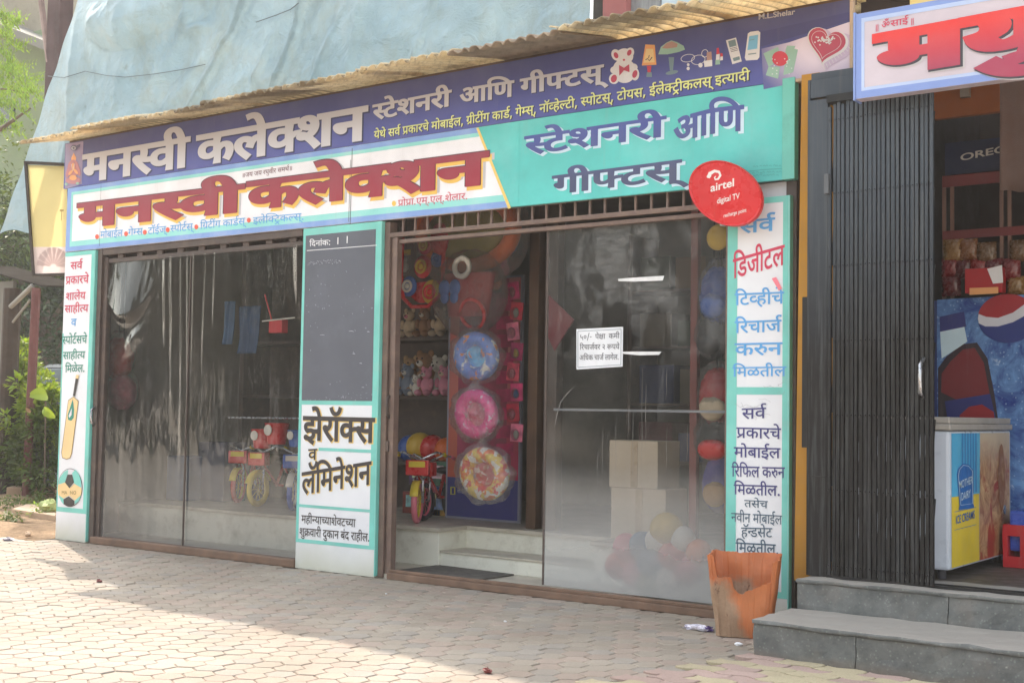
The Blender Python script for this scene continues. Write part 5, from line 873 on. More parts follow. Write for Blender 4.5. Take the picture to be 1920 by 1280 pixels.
for i in range(70):
    x = random.uniform(576, 703); y = random.choice([random.uniform(500, 745), random.uniform(530, 600), random.uniform(735, 750)]); L = random.uniform(.8, 3.4); stroke(b, FB, [(x, y), (x+L*random.uniform(-.3, .6), y+L)], [random.uniform(.4, 1.4), .3], 1)
for x, y, L, w_ in ((656, 621, 10, 1.4), (690, 622, 5, 2), (663, 663, 5, 2.2), (676, 681, 5, 2), (602, 628, 9, 1), (680, 726, 5, 1.4)): stroke(b, FB, [(x, y), (x+L*.6, y-.4), (x+L, y+1)], [w_*.5, w_, .4], 1)
b.build('chalk_marks', paint('chalk_residue', (170, 172, 182)), cpb)
for k, P0, P1, Pb, bo in (("झेरॉक्स", (570, 781), (702, 784.5), (697, 828.7), 24), ("व", (579, 842), (594.5, 841), 20, 14), ("लॅमिनेशन", (567, 886), (696, 865), (690, 907.5), 16)):
    b = MB(); put(b, FP, k, P0, P1, Pb, 1.5, bo+14, .8, dx=.008, dy=-.004); b.build('lettering_shadow', M_GOLD, cpb)
    b = MB(); put(b, FP, k, P0, P1, Pb, 2.5, bo, .8); b.build('lettering', M_BLK, cpb)
for k, P0, P1 in (("महीन्याच्याशेवटच्या", (565.8, 965.3), (667, 973)), ("शुक्रवारी दुकान बंद राहील.", (562, 989), (694, 1000))):
    b = MB(); put(b, FP, k, P0, P1, 14, 2, 8); b.build('lettering', M_BLK, cpb)

rpb = thing('pillar_sign', 'tall white board with blue, red and violet lettering, rightmost pillar behind the broken bin', 'signboard', (-3.55, 0, 0))
board(rpb, -3.772, -3.345, .0, 2.70)
q = lambda y: W(1425, y).z
bands(rpb, [(-3.771, .17, -3.70, 2.699), (-3.385, .17, -3.346, 2.699), (-3.70, 2.66, -3.385, 2.699), (-3.70, q(739.5), -3.385, q(725.5)), (-3.70, .17, -3.385, .21)])
for k, P0, P1, h, m, bo in (("सर्व", (1387.6, 414.7), (1452, 408.5), 23, M_SKYB, 20), ("डिजीटल", (1375, 487), (1470.8, 459.6), 35, M_CRIM, 14), ("टिव्हीचे", (1378.4, 551), (1469.8, 547), 21, M_SKYB, 14), ("रिचार्ज", (1378.4, 603), (1464.7, 599.6), 21, M_SKYB, 14), ("करुन", (1378.4, 644), (1466.4, 642), 22, M_SKYB, 14), ("मिळतील", (1374, 688.6), (1474, 687), 17, M_SKYB, 14),
                            ("सर्व", (1391.5, 766), (1436, 764), 19, M_VIO, 10), ("प्रकारचे", (1381.4, 801), (1464, 803), 19, M_VIO, 10), ("मोबाईल", (1376.7, 838), (1463, 840), 18, M_VIO, 12), ("रिफिल करुन", (1372.4, 873.5), (1471.5, 876), 19, M_VIO, 10), ("मिळतील.", (1376.4, 907.8), (1464, 910.5), 18, M_VIO, 12),
                            ("तसेच", (1396, 936.7), (1439.6, 939), 13, M_SLATE, 6), ("नवीन मोबाईल", (1371.4, 960.8), (1466.4, 966), 16, M_SLATE, 6), ("हॅन्डसेट", (1390, 988.4), (1448, 989.4), 17, M_SLATE, 6), ("मिळतील.", (1380, 1016), (1461, 1020.6), 18, M_SLATE, 10)):
    b = MB(); put(b, FP, k, P0, P1, h, 2, bo); b.build('lettering', m, rpb)
b = MB(); shp(b, FP, [(1447.5, 522), (1456, 519.5), (1467, 541), (1461, 545)], 3); b.build('tape_scrap', M_CORAL, rpb)
b = MB()
for i in range(14):
    x = random.uniform(1372, 1472); y = random.uniform(720, 860); P = [(x, y)]
    for _ in range(6): P.append((P[-1][0]+random.uniform(-2, 8), P[-1][1]+random.uniform(-3.5, 4)))
    if max(p[0] for p in P) < 1474: stroke(b, FP, P, .35, 1.6)
b.build('paint_cracks', paint('hairline_crack', (150, 146, 150)), rpb)

# paper notice on the clear sheet
nt_ = thing('paper_notice', 'white paper notice with printed lines stuck on the clear door sheet', 'notice', (-4.79, .08, 1.75))
NP = Plane((0, .082, 0), (1, 0, 0), (0, 0, 1))
def flat(pl, pts, k): return [pl.at(*pl.px(*p), k*LAY) for p in pts]
b = MB(); b.prism(flat(NP, [(1081, 617), (1168.5, 612.5), (1167.5, 687), (1081, 692.5)], 1), (0, .002, 0)); b.build('paper', paint('white_paper', (228, 230, 236)), nt_)
b = MB()
for A, B in (((1084, 621), (1165, 617)), ((1165, 617), (1164.5, 683.5)), ((1164.5, 683.5), (1084, 688.5)), ((1084, 688.5), (1084, 621))): stroke(b, NP, [A, B], .7, 2)
b.build('ruled_border', M_SLATE, nt_)
for k, P0, P1 in (("५०/-  पेक्षा  कमी", (1087.5, 627.5), (1162, 624.8)), ("रिचार्जवर २ रूपये", (1087.5, 646.5), (1162, 645)), ("अधिक चार्ज लागेल.", (1087, 666), (1161, 664.8))):
    b = MB(); put(b, NP, k, P0, P1, 9, 2, 6); b.build('lettering', paint('grey_print', (96, 96, 104)), nt_)

# round red dealer sign, tilted, hung over the right pillar
dk = thing('round_sign', 'oval red hanging sign with white lettering at the teal board corner', 'signboard', (-3.72, -.14, 2.7))
DP = Plane((0, -.15, 0), (1, 0, 0), (0, 0, 1))
def dpt(a, k): return (1280+(241+k*206*math.cos(a))/2.977, (1080+k*(42*math.cos(a)+180*math.sin(a)))/2.977)
def dvec(a, k, y): u, v = DP.px(*dpt(a, k)); return Vector((u, -.15-y, v))
M_DISC = paint('red_enamel', (206, 36, 40), rough=.3, dirt=(206, 60, 52), damt=.4)
b = MB(); n = 48; rings = [(1.0, -.02), (1.0, .0), (.985, .012), (.95, .010), (.93, .004), (.5, .004)]
for i, (k, y) in enumerate(rings): b.v += [tuple(dvec(-2*math.pi*j/n, k, y)) for j in range(n)]
fs = [(i*n+j, i*n+(j+1) % n, (i+1)*n+(j+1) % n, (i+1)*n+j) for i in range(len(rings)-1) for j in range(n)]+[tuple((len(rings)-1)*n+j for j in range(n)), tuple(range(n-1, -1, -1))]
for f in fs: b.f.append(list(f)); b.mi.append(0); b.col.append(None)
b.build('disc', M_DISC, dk)
DF = Plane((0, -.154, 0), (1, 0, 0), (0, 0, 1))
def zd(x, y): return (1300+x/3.765, 100+y/3.765)
M_DW = paint('white_enamel', (236, 226, 222))
b = MB(); putl(b, DF, "airtel", zd(122, 978), zd(288, 938), 17*.9, 1, .02); b.build('lettering', M_DW, dk)
b = MB(); putl(b, DF, "digital TV", zd(168, 1062), zd(328, 1024), 11, 1, .012); b.build('lettering', M_DW, dk)
b = MB(); putl(b, DF, "recharge point", zd(215, 1160), zd(376, 1118), 7.5, 1, .01); b.build('lettering', M_DW, dk)
b = MB(); stroke(b, DF, [zd(106, 880), zd(118, 850), zd(150, 832), zd(182, 838), zd(192, 862), zd(176, 888), zd(156, 892), zd(150, 878), zd(160, 868)], [6.5, 6.8, 5.4, 5, 4.4, 3.8, 3.2, 2.6, 1.5], 1); ell(b, DF, *zd(112, 868), 4.6, 3.4, 1.4, -.5); b.build('swoosh_emblem', M_DW, dk)
b = MB(); b.box(-3.735, -.13, 2.80, -3.715, .0, 2.82); b.box(-3.735, -.13, 2.66, -3.715, .0, 2.68); b.build('bracket', M_DKBROWN, dk)

# translucent yellow box sign set askew beyond the left pillar
U = Vector((.80, .60, 0)).normalized(); ctr = W(86, 410, .1)
yb = thing('box_sign', 'yellow backlit box sign in a black frame beyond the left pillar', 'signboard', (ctr.x, ctr.y, ctr.z-.5))
YP = Plane(ctr, U, (0, 0, 1))
def m_flex(name, c, t=.6):
    b = NB(name); col = b.mix(b.noise(2, 4), lin(c), tuple(v*.92 for v in lin(c)))
    return b.done(b.mixsh(t, b.bsdf(col, .5), b.n('ShaderNodeBsdfTranslucent', {0: col}).outputs[0]))
def yq(pts, k): return [YP.at(*YP.px(*p), k) for p in pts]
b = MB(); b.poly(yq([(52, 309), (126, 312), (126, 463), (62, 463)], 0)); b.build('face', m_flex('yellow_flex', (226, 210, 150), .42), yb)
b = MB(); b.poly(yq([(62, 463), (126, 463), (126, 513), (65, 514)], 0)); b.build('picture_strip', m_flex('pale_pink_flex', (226, 208, 204), .45), yb)
M_FRM = mat('black_steel_frame', (66, 58, 54), .6, .2, 5)
b = MB()
for A, B in (((49, 305), (130, 309)), ((49, 305), (64, 516)), ((64, 516), (130, 514)), ((130, 309), (130, 514))):
    p, q_ = yq([A, B], .0); d = (q_-p); b.obox((p+q_)/2, d, YP.N, d.cross(YP.N), d.length+.02, .07, .022)
b.build('frame', M_FRM, yb)
b = MB(); c0 = YP.px(100, 500)
for i in range(9):
    a0 = math.pi*i/9; a1 = math.pi*(i+.82)/9
    b.poly([YP.at(c0[0]+.03*math.cos(a0), c0[1]+.03*math.sin(a0), .003), YP.at(c0[0]+.17*math.cos(a0), c0[1]+.2*math.sin(a0), .003), YP.at(c0[0]+.17*math.cos(a1), c0[1]+.2*math.sin(a1), .003), YP.at(c0[0]+.03*math.cos(a1), c0[1]+.03*math.sin(a1), .003)])
b.build('fan_picture', m_flex('faded_mauve_print', (212, 194, 192), .45), yb)
b = MB(); putl(b, YP, "T", (111.5, 413), (119, 413), 21, 2, .01); b.build('lettering', m_flex('faded_grey_print', (190, 170, 130)), yb)
# ------------------------------------------------------------------ neighbouring shop on the right
M_GRANITE = None
def m_granite():
    b = NB('dusty_green_granite'); c = b.mix(b.noise(7, 7, .7), lin((92, 94, 94)), lin((122, 123, 121)))
    v = b.n('ShaderNodeTexVoronoi', {'Vector': b.pos, 'Scale': 38.0}).outputs['Distance']
    c = b.mix(b.math('MULTIPLY', b.ramp(v, .28, .1), .28), c, lin((160, 168, 160)))
    c = b.mix(b.math('MULTIPLY', b.noise(4, 6, .7, lo=.5, hi=.8), .5), c, lin((136, 122, 112)))
    c = b.mix(b.math('MULTIPLY', b.noise(14, 5, .8, lo=.64, hi=.72), .7), c, lin((178, 180, 172)))
    c = b.mix(b.math('MULTIPLY', b.noise(6, 6, .8, dist=2, lo=.58, hi=.66), .5), c, lin((84, 86, 82)))
    c = b.mix(b.math('MULTIPLY', b.ramp(b.math('ADD', b.z(), b.math('MULTIPLY', b.noise(5, 5, lo=0, hi=1), .08)), .09, .02), .6), c, lin((140, 122, 106)))
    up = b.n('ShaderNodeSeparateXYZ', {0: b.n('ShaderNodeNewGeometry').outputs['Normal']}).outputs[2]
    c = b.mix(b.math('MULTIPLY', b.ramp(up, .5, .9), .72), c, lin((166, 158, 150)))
    return b.done(b.bsdf(c, .62, bump=b.noise(80, 4, lo=0, hi=1), bstr=.15, bdist=.003, spec=.35))
M_GRANITE = m_granite()
M_GATE = mat('dark_grey_gate_paint', (36, 35, 36), .5, .2, 5, dirt=(84, 74, 68), damt=.5, dscale=7, streak=True, spec=.35)
def m_gate():
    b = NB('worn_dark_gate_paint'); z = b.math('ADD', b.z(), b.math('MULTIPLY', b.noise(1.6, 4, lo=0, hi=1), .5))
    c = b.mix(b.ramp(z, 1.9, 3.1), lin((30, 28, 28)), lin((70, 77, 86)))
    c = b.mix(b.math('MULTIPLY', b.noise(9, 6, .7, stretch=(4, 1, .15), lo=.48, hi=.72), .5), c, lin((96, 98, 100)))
    c = b.mix(b.math('MULTIPLY', b.noise(26, 5, .8, lo=.68, hi=.74), .6), c, lin((112, 100, 90)))
    return b.done(b.bsdf(c, b.ramp(b.noise(7, 4), 0, 1, .4, .65), spec=.3, bump=b.noise(30, 4, lo=0, hi=1), bstr=.12, bdist=.003))
M_GATEG = m_gate()
M_YEL = mat('ochre_wall_paint', (184, 132, 46), .7, .1, 4, dirt=(150, 104, 44), damt=.7, dscale=3, streak=True)
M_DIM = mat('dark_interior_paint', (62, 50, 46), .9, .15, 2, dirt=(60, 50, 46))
M_ORNG = mat('orange_paint', (150, 84, 36), .8, .1, 3)
st = thing('granite_steps', 'two grey green granite steps in front of the folding gate', 'steps', (-2, -.8, 0))
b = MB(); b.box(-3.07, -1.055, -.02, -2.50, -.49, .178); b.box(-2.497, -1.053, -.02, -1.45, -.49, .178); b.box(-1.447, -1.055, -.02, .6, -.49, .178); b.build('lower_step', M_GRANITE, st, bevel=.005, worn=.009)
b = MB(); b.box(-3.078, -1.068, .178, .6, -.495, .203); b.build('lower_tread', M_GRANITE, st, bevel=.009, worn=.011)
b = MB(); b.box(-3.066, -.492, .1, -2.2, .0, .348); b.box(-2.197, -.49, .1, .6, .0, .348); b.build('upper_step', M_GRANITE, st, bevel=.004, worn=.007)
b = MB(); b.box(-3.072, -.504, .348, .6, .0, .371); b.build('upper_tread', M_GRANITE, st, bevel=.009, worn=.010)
ns = thing('neighbour_shop', 'dim open shop with orange inner wall behind the dark folding gate', 'shop', (-1.6, 0, 0))
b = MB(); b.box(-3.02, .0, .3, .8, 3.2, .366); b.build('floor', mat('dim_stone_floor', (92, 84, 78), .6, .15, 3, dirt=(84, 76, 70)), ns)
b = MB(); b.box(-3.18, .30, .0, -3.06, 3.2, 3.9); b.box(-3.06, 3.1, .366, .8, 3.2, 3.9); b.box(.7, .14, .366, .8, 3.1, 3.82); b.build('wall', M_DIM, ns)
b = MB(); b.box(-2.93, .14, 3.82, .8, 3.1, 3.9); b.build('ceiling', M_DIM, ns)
ya = [W(1503, 150, -.06), W(1522, 150, -.06), W(1512, 1085, -.06), W(1489, 1085, -.06)]
b = MB(); b.prism([(ya[3].x, -.06, .30), (ya[2].x+.04, -.06, .30), (ya[1].x+.05, -.06, 3.44), (ya[0].x, -.06, 3.44)], (0, .36, 0)); b.build('yellow_pier', M_YEL, ns)
o = W(1765, 200, 1.0); o2 = W(1870, 240, 1.0)
b = MB(); b.box(o.x-.05, 1.0, W(1800, 218, 1.0).z, o2.x+.2, 1.05, 3.82); b.build('orange_lintel', M_ORNG, ns)
b = MB(); p = W(1811, 175, .99); b.box(p.x-.03, .96, p.z-.03, p.x+.03, 1.0, p.z+.05); b.build('socket', mat('grey_plastic', (140, 130, 124)), ns)
# gate frame and folding gate
gt = thing('folding_gate', 'dark grey collapsible steel gate folded to the left above the steps', 'gate', (-2.65, -.31, .37))
b = MB(); b.box(-3.072, -.325, .371, -2.955, -.285, 3.20); b.box(-3.09, -.31, .371, -3.074, -.24, 3.33); b.box(-3.072, -.31, 3.215, -2.60, -.26, 3.33); b.box(-3.072, -.30, 3.33, -2.60, -.24, 3.37)
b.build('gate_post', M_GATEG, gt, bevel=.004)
b = MB(); b.box(-3.055, -.332, .95, -2.97, -.326, .956); b.build('post_weld', M_GATE, gt)
b = MB(); b.box(-3.125, -.30, 1.12, -3.092, -.22, 2.02); b.build('side_channel', M_GATE, gt, bevel=.003)
NSL = 23; x0 = -2.94; x1 = -2.322
for i in range(NSL):
    x = x0+(x1-x0)*i/(NSL-1); dy = .005*math.sin(i*1.9)+random.uniform(-.002, .002)-.05*(i/NSL); lean = random.uniform(-.003, .003); zt_ = 3.16+random.uniform(-.02, .02); ww = .0098+random.uniform(-.0010, .0010)
    b = MB(); P = [(x-ww, -.335+dy, .385), (x+ww, -.335+dy, .385), (x+ww+lean, -.335+dy, zt_), (x-ww+lean, -.335+dy, zt_)]
    b.prism(P, (0, .024, 0))
    for z in (3.06, 2.621, 2.191, 1.748, 1.315, .878, .438): b.ball((x+lean*.5, -.337+dy, z), (.006, .006, .006), 8, 5)
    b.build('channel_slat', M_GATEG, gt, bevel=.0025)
b = MB()
for z in (2.84, 2.40, 1.97, 1.53, 1.10, .66):
    for i in range(0, NSL-1):
        xa = x0+(x1-x0)*i/(NSL-1); xb = x0+(x1-x0)*(i+1)/(NSL-1)
        b.obox(((xa+xb)/2, -.292-.05*i/NSL, z), (xb-xa, 0, .40), (0, 1, 0), (-.4, 0, xb-xa), .40, .004, .018)
b.build('lattice_strap', M_GATE, gt)
b = MB(); b.box(-2.945, -.36, .371, -1.2, -.345, .385); b.build('floor_rail', M_GATE, gt); b = MB(); b.box(-2.945, -.27, .371, -1.2, -.255, .385); b.build('floor_rail', M_GATE, gt); b = MB(); b.box(-2.95, -.36, 3.165, -1.2, -.26, 3.21); b.build('head_rail', M_GATE, gt)
b = MB(); b.tube([(-2.372, -.39, 1.42), (-2.37, -.435, 1.45), (-2.368, -.44, 1.53), (-2.366, -.435, 1.6), (-2.364, -.39, 1.64)], .011, 8); b.build('gate_handle', M_CHROME, gt, smooth=True)
b = MB(); b.box(-2.966, -.36, 2.62, -2.936, -.33, 2.74); b.build('hinge', mat('dull_grey_steel', (96, 98, 102), .5, metal=.3), gt, bevel=.004)
# signboard of the neighbour
sg = thing('neighbour_sign', 'white signboard with blue border and huge shaded red letters above the folding gate', 'signboard', (-1.5, -.5, 3.12))
SP = Plane((0, -.5, 0), (1, 0, 0), (0, 0, 1))
b = MB(); b.box(-2.715, -.5, 3.125, .5, -.42, 3.62); b.build('panel', paint('pinkish_white_flex', (196, 184, 194), dirt=(206, 196, 204), damt=.4, dscale=2), sg)
b = MB(); M_SB = paint('blue_sign_border', (126, 148, 206), dirt=(110, 128, 186), damt=.5, dscale=3)
def zk(x0, z0, x1, z1, k=1): b.poly([(x0, -.5-k*LAY, z0), (x1, -.5-k*LAY, z0), (x1, -.5-k*LAY, z1), (x0, -.5-k*LAY, z1)])
zk(-2.714, 3.126, .5, 3.168); zk(-2.714, 3.59, .5, 3.619); zk(-2.714, 3.168, -2.682, 3.59); b.build('border', M_SB, sg)
b = MB(); zk(-2.682, 3.168, .5, 3.186); zk(-2.682, 3.566, .5, 3.59); zk(-2.682, 3.186, -2.664, 3.566); b.build('inner_border', paint('pale_blue_border', (176, 192, 226)), sg)
b = MB(); b.box(-2.73, -.505, 3.118, -2.716, -.40, 3.63); b.build('frame', M_SB, sg, bevel=.003)
b = MB(); put(b, SP, "॥", (1640, 47.5), (1648.5, 46), 13, 2, 6); put(b, SP, "ॐ", (1653, 42), (1669, 39), 12, 2, 10); put(b, SP, "साई", (1670, 40), (1703, 33.5), 11, 2, 8); put(b, SP, "॥", (1706.5, 36), (1714.5, 34), 13, 2, 6); b.build('lettering', M_CRIM, sg)
for k, P0, P1, h, e_ in (("म", (1654.5, 66.7), (1803, 39.5), (1775, 121), 0), ("यु", (1816.7, 36.7), (1966, 9), (1816.7, 118), .3)):
    b = MB(); put(b, SP, k, P0, P1, h, 2+e_, 48, .55, dx=.018, dy=-.016); b.build('lettering_shadow', M_LGREY, sg)
    b = MB(); put(b, SP, k, P0, P1, h, 3+e_, 48, .55, dx=.009, dy=-.010); b.build('lettering_edge', paint('charcoal_edge', (62, 60, 70)), sg)
    b = MB(); put(b, SP, k, P0, P1, h, 4+e_, 44, .55); b.build('lettering', grad('flame_red_paint', (160, 50, 80), (214, 44, 40), 3.24, 3.46), sg)
# things over and behind that sign
ub = thing('roof_beams', 'dark overhead beams and sheet between the two signboards', 'beams', (-2.2, .3, 3.9))
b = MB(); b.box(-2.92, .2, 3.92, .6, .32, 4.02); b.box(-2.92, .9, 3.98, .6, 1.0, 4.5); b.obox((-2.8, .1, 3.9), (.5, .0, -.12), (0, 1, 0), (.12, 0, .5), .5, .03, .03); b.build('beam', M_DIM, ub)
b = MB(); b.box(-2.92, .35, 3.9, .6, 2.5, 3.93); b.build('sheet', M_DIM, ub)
ys = thing('yellow_sign', 'yellow board edge showing above the neighbouring signboard', 'signboard', (-2.0, -.1, 3.7))
pA = W(1706, 10, -.1)
b = MB(); b.box(pA.x, -.1, 3.55, .3, -.06, 4.4); b.build('panel', paint('sunny_yellow_paint', (226, 190, 60), dirt=(200, 200, 190), damt=.6, dscale=2), ys)

# chest freezer behind the gate: its printed long side faces the doorway
fz = thing('chest_freezer', 'ice cream chest freezer with blue and yellow printed side behind the gate', 'freezer', (-2.68, .65, .37))
fx = -2.352
FZ = Plane((fx, 0, 0), (0, 1, 0), (0, 0, 1))
b = MB(); b.box(-2.97, .03, .425, fx, 1.32, 1.235); b.build('cabinet', mat('white_enamel_steel', (205, 212, 226), .35, .04, 3), fz, bevel=.02)
b = MB(); b.box(-2.98, .02, 1.238, fx+.01, 1.33, 1.275); b.box(-2.97, .03, 1.277, fx, 1.32, 1.315); b.build('lid', mat('grey_lid', (176, 170, 164), .4, .06, 3), fz, bevel=.008)
for x, y in ((-2.9, .1), (-2.42, .1), (-2.9, 1.25), (-2.42, 1.25)):
    b = MB(); b.tube([(x, y, .37), (x, y, .425)], .025, 10); b.build('foot', M_DKINK, fz)
def fpx(x, y): return (1740+x/2.2055, 540+y/2.2069)
def fq(y0, z0, y1, z1, k): return [FZ.at(y0, z0, k*LAY), FZ.at(y1, z0, k*LAY), FZ.at(y1, z1, k*LAY), FZ.at(y0, z1, k*LAY)]
M_CYAN = paint('cyan_print', (86, 184, 232)); M_BLU2 = paint('mid_blue_print', (62, 140, 206)); M_YPR = paint('lemon_print', (238, 210, 62)); M_DBL = paint('royal_blue_print', (40, 110, 190))
b = MB(); b.m = 0; ys1 = FZ.px(*fpx(214, 700))[0]; b.poly(fq(.06, .85, ys1-.002, 1.22, 1)); b.m = 1
for i in range(6): b.poly(fq(.25+i*(ys1-.3)/6, .86, .27+i*(ys1-.3)/6+.01, 1.22, 2))
b.m = 2; b.poly(fq(.06, .44, ys1-.022, .849, 1)); b.build('printed_panel', [M_CYAN, M_BLU2, M_YPR], fz)
def m_cone():
    b = NB('ice_cream_print'); c = b.mix(b.noise(6, 6, .7, dist=1.5), lin((150, 84, 52)), lin((222, 186, 140)))
    c = b.mix(b.noise(3.2, 3, lo=.5, hi=.56, dist=1), c, lin((168, 66, 50))); c = b.mix(b.ramp(b.z(), 1.0, 1.2), c, lin((214, 196, 170)))
    return b.done(b.bsdf(c, .4))
b = MB(); ys0 = FZ.px(*fpx(214, 700))[0]; b.poly([FZ.at(ys0, 1.22, LAY), FZ.at(ys0-.02, .44, LAY), FZ.at(1.28, .44, LAY), FZ.at(1.28, 1.22, LAY)]); b.build('printed_picture', m_cone(), fz)
b = MB()
for i in range(2):
    y = ys1+.16+i*.3; P = [FZ.at(y+.075*math.cos(a*.314)*(1+.12*math.sin(a*2.1)), .93+.22*math.sin(a*.314), (2+i)*LAY) for a in range(20)]; b.m = i; b.poly(P)
b.build('cone_picture', [m_cone(), paint('wafer_print', (150, 100, 66), dirt=(206, 176, 138), damt=.8, dscale=14)], fz)
# blue crest with its lettering
b = MB(); b.m = 0; shp(b, FZ, [fpx(128, 905), fpx(117, 770), fpx(122, 745), fpx(140, 725), fpx(165, 728), fpx(184, 752), fpx(184, 898)], 3); shp(b, FZ, [fpx(124, 917), fpx(127, 900), fpx(186, 893), fpx(188, 908)], 3)
b.m = 1; P = [fpx(131, 897), fpx(121, 775), fpx(126, 750), fpx(142, 732), fpx(163, 735), fpx(180, 756), fpx(180, 890), fpx(131, 897)]; stroke(b, FZ, P, .9, 4)
b.build('crest_emblem', [M_DBL, M_PALE], fz)
b = MB(); putl(b, FZ, "MOTHER", fpx(124, 830), fpx(180, 806), 15, 4.5, .008); putl(b, FZ, "DAIRY", fpx(133, 878), fpx(172, 862), 15, 4.5, .008); b.build('lettering', M_PALE, fz)
b = MB(); putl(b, FZ, "ICE CREAMS", fpx(113, 975), fpx(190, 950), 16, 3, .008); b.build('lettering', M_DBL, fz)
b = MB(); stroke(b, FZ, [fpx(106, 925), fpx(196, 905)], .8, 3); stroke(b, FZ, [fpx(106, 1000), fpx(196, 977)], .8, 3); b.build('ruled_line', M_DBL, fz)
b = MB(); p = FZ.at(*FZ.px(*fpx(315, 915)), .004); b.disc(p, .03, .03, (0, 1, 0), (0, 0, 1), .012); b.build('lock', M_CHROME, fz)

# tall cooler panel printed with a cola bottle and globe emblem
pc = thing('drinks_cooler', 'blue drinks cooler printed with a dark bottle and striped globe behind the freezer', 'cooler', (-2.3, 1.6, .37))
CY = 1.45; CP = Plane((0, CY, 0), (1, 0, 0), (0, 0, 1))
b = MB(); b.box(W(1750, 800, CY).x, CY, .366, W(1985, 800, CY).x, CY+.5, 2.13); b.build('cabinet', mat('dark_blue_casing', (40, 52, 110)), pc, bevel=.01)
def m_water():
    b = NB('wet_blue_print'); c = b.mix(b.noise(5, 7, .7, dist=1.2), lin((36, 62, 140)), lin((116, 160, 214)))
    v = b.n('ShaderNodeTexVoronoi', {'Vector': b.pos, 'Scale': 30.0}).outputs['Distance']; c = b.mix(b.math('MULTIPLY', b.ramp(v, .22, .1), .6), c, lin((170, 200, 232)))
    c = b.mix(b.noise(3.5, 5, .7, lo=.62, hi=.7, dist=2), c, lin((196, 214, 236)))
    return b.done(b.bsdf(c, .3))
b = MB(); b.poly([CP.at(*CP.px(*p), LAY) for p in ((1757, 562), (1960, 550), (1960, 1130), (1757, 1120))]); b.build('printed_front', m_water(), pc)
M_BOT = paint('cola_red_print', (120, 36, 44)); M_BOTD = paint('cola_dark_print', (46, 34, 46)); M_NB = paint('navy_label_print', (42, 48, 120)); M_GR = paint('globe_red_print', (160, 32, 44)); M_GB = paint('globe_blue_print', (36, 52, 128)); M_GW = paint('globe_white_print', (214, 214, 226))
b = MB(); ms = [M_BOTD, M_BOT, M_NB, M_GR, M_PALE]
b.m = 0; shp(b, CP, [(1759, 690), (1775, 668), (1805, 645), (1832, 642), (1852, 672), (1865, 740), (1878, 830), (1890, 960), (1760, 960)], 2)
b.m = 1; shp(b, CP, [(1766, 700), (1782, 678), (1806, 655), (1828, 652), (1845, 680), (1856, 738), (1800, 752), (1765, 735)], 3)
b.m = 4; shp(b, CP, [(1763, 620), (1808, 610), (1814, 640), (1800, 650), (1766, 672)], 3); b.m = 2; shp(b, CP, [(1762, 594), (1808, 584), (1812, 612), (1763, 622)], 3)
shp(b, CP, [(1772, 752), (1857, 738), (1876, 820), (1784, 830)], 4); b.m = 3; shp(b, CP, [(1800, 778), (1818, 762), (1842, 758), (1864, 772), (1866, 790), (1800, 800)], 5)
b.build('bottle_picture', ms, pc)
def gl(a0, a1, cx=1890, cy=597, r=56, n=20): return [(cx+r*math.cos(a0+(a1-a0)*i/n), cy-r*.82*math.sin(a0+(a1-a0)*i/n)) for i in range(n+1)]
b = MB(); ms = [M_GW, M_GR, M_GB]
b.m = 0; shp(b, CP, gl(0, 6.2832), 4); b.m = 1; shp(b, CP, gl(.55, 2.95)+[(1850, 594), (1872, 596), (1900, 586), (1922, 570)], 5); b.m = 2; shp(b, CP, gl(-2.95, -.12)+[(1922, 592), (1900, 604), (1872, 612), (1848, 612)], 5)
b.build('globe_emblem', ms, pc)
# rack of packets over the cooler
rk = thing('snack_rack', 'dim wire rack with pale posts above the drinks cooler', 'rack', (-2.4, 1.6, 2.1))
RY = 1.5; M_POST = mat('pale_rack_post', (128, 98, 88), .6); M_RR = mat('dark_red_rail', (112, 44, 46), .5)
b = MB()
for px, pt in ((1770, 330), (1785, 350), (1878, 350), (1893, 350)):
    p = W(px, 500, RY); b.box(p.x-.012, RY, 2.13, p.x+.012, RY+.02, W(px, pt, RY).z)
b.build('rack_post', M_POST, rk)
b = MB(); p = W(1768, 440, RY); z1 = W(1768, 434, RY).z; b.box(p.x, RY-.01, z1-.06, p.x+.9, RY, z1); z2 = W(1800, 328, RY).z; b.box(p.x, RY-.01, z2-.08, p.x+.9, RY, z2); b.build('rack_rail', M_RR, rk)
b = MB(); b.box(p.x, RY, 2.13, p.x+.9, RY+.35, 2.15); b.box(p.x, RY, z1-.05, p.x+.9, RY+.35, z1-.03); b.build('rack_shelf', M_DIM, rk)
b = MB(); b.box(W(1770, 300, RY).x, RY+.02, W(1800, 325, RY).z, W(1770, 300, RY).x+.9, RY+.06, W(1800, 265, RY).z); b.build('header_panel', mat('dark_navy_panel', (34, 40, 72), .6), rk)
HP = Plane((0, RY+.018, 0), (1, 0, 0), (0, 0, 1)); b = MB(); putl(b, HP, "OREO", (1801, 302), (1890, 284), 13, 1, .02); b.build('lettering', mat('dim_white_print', (190, 186, 184)), rk)
PKC = [(112, 30, 34), (136, 38, 36), (90, 24, 28), (134, 100, 56), (100, 32, 40), (124, 80, 46), (104, 78, 54)]
pk = []
M_PK = [mat('packet_foil', c, .25, .15, 12, spec=.7) for c in PKC]
PKN = ['red', 'bright red', 'maroon', 'golden', 'wine red', 'amber', 'tan']
spots = [(1788, 470, .13, 3), (1815, 468, .12, 5), (1850, 474, .12, 6), (1782, 503, .11, 0), (1806, 505, .11, 2), (1835, 505, .12, 1), (1862, 503, .11, 4), (1784, 535, .12, 2), (1895, 505, .12, 0), (1912, 470, .12, 6), (1905, 535, .1, 3)]
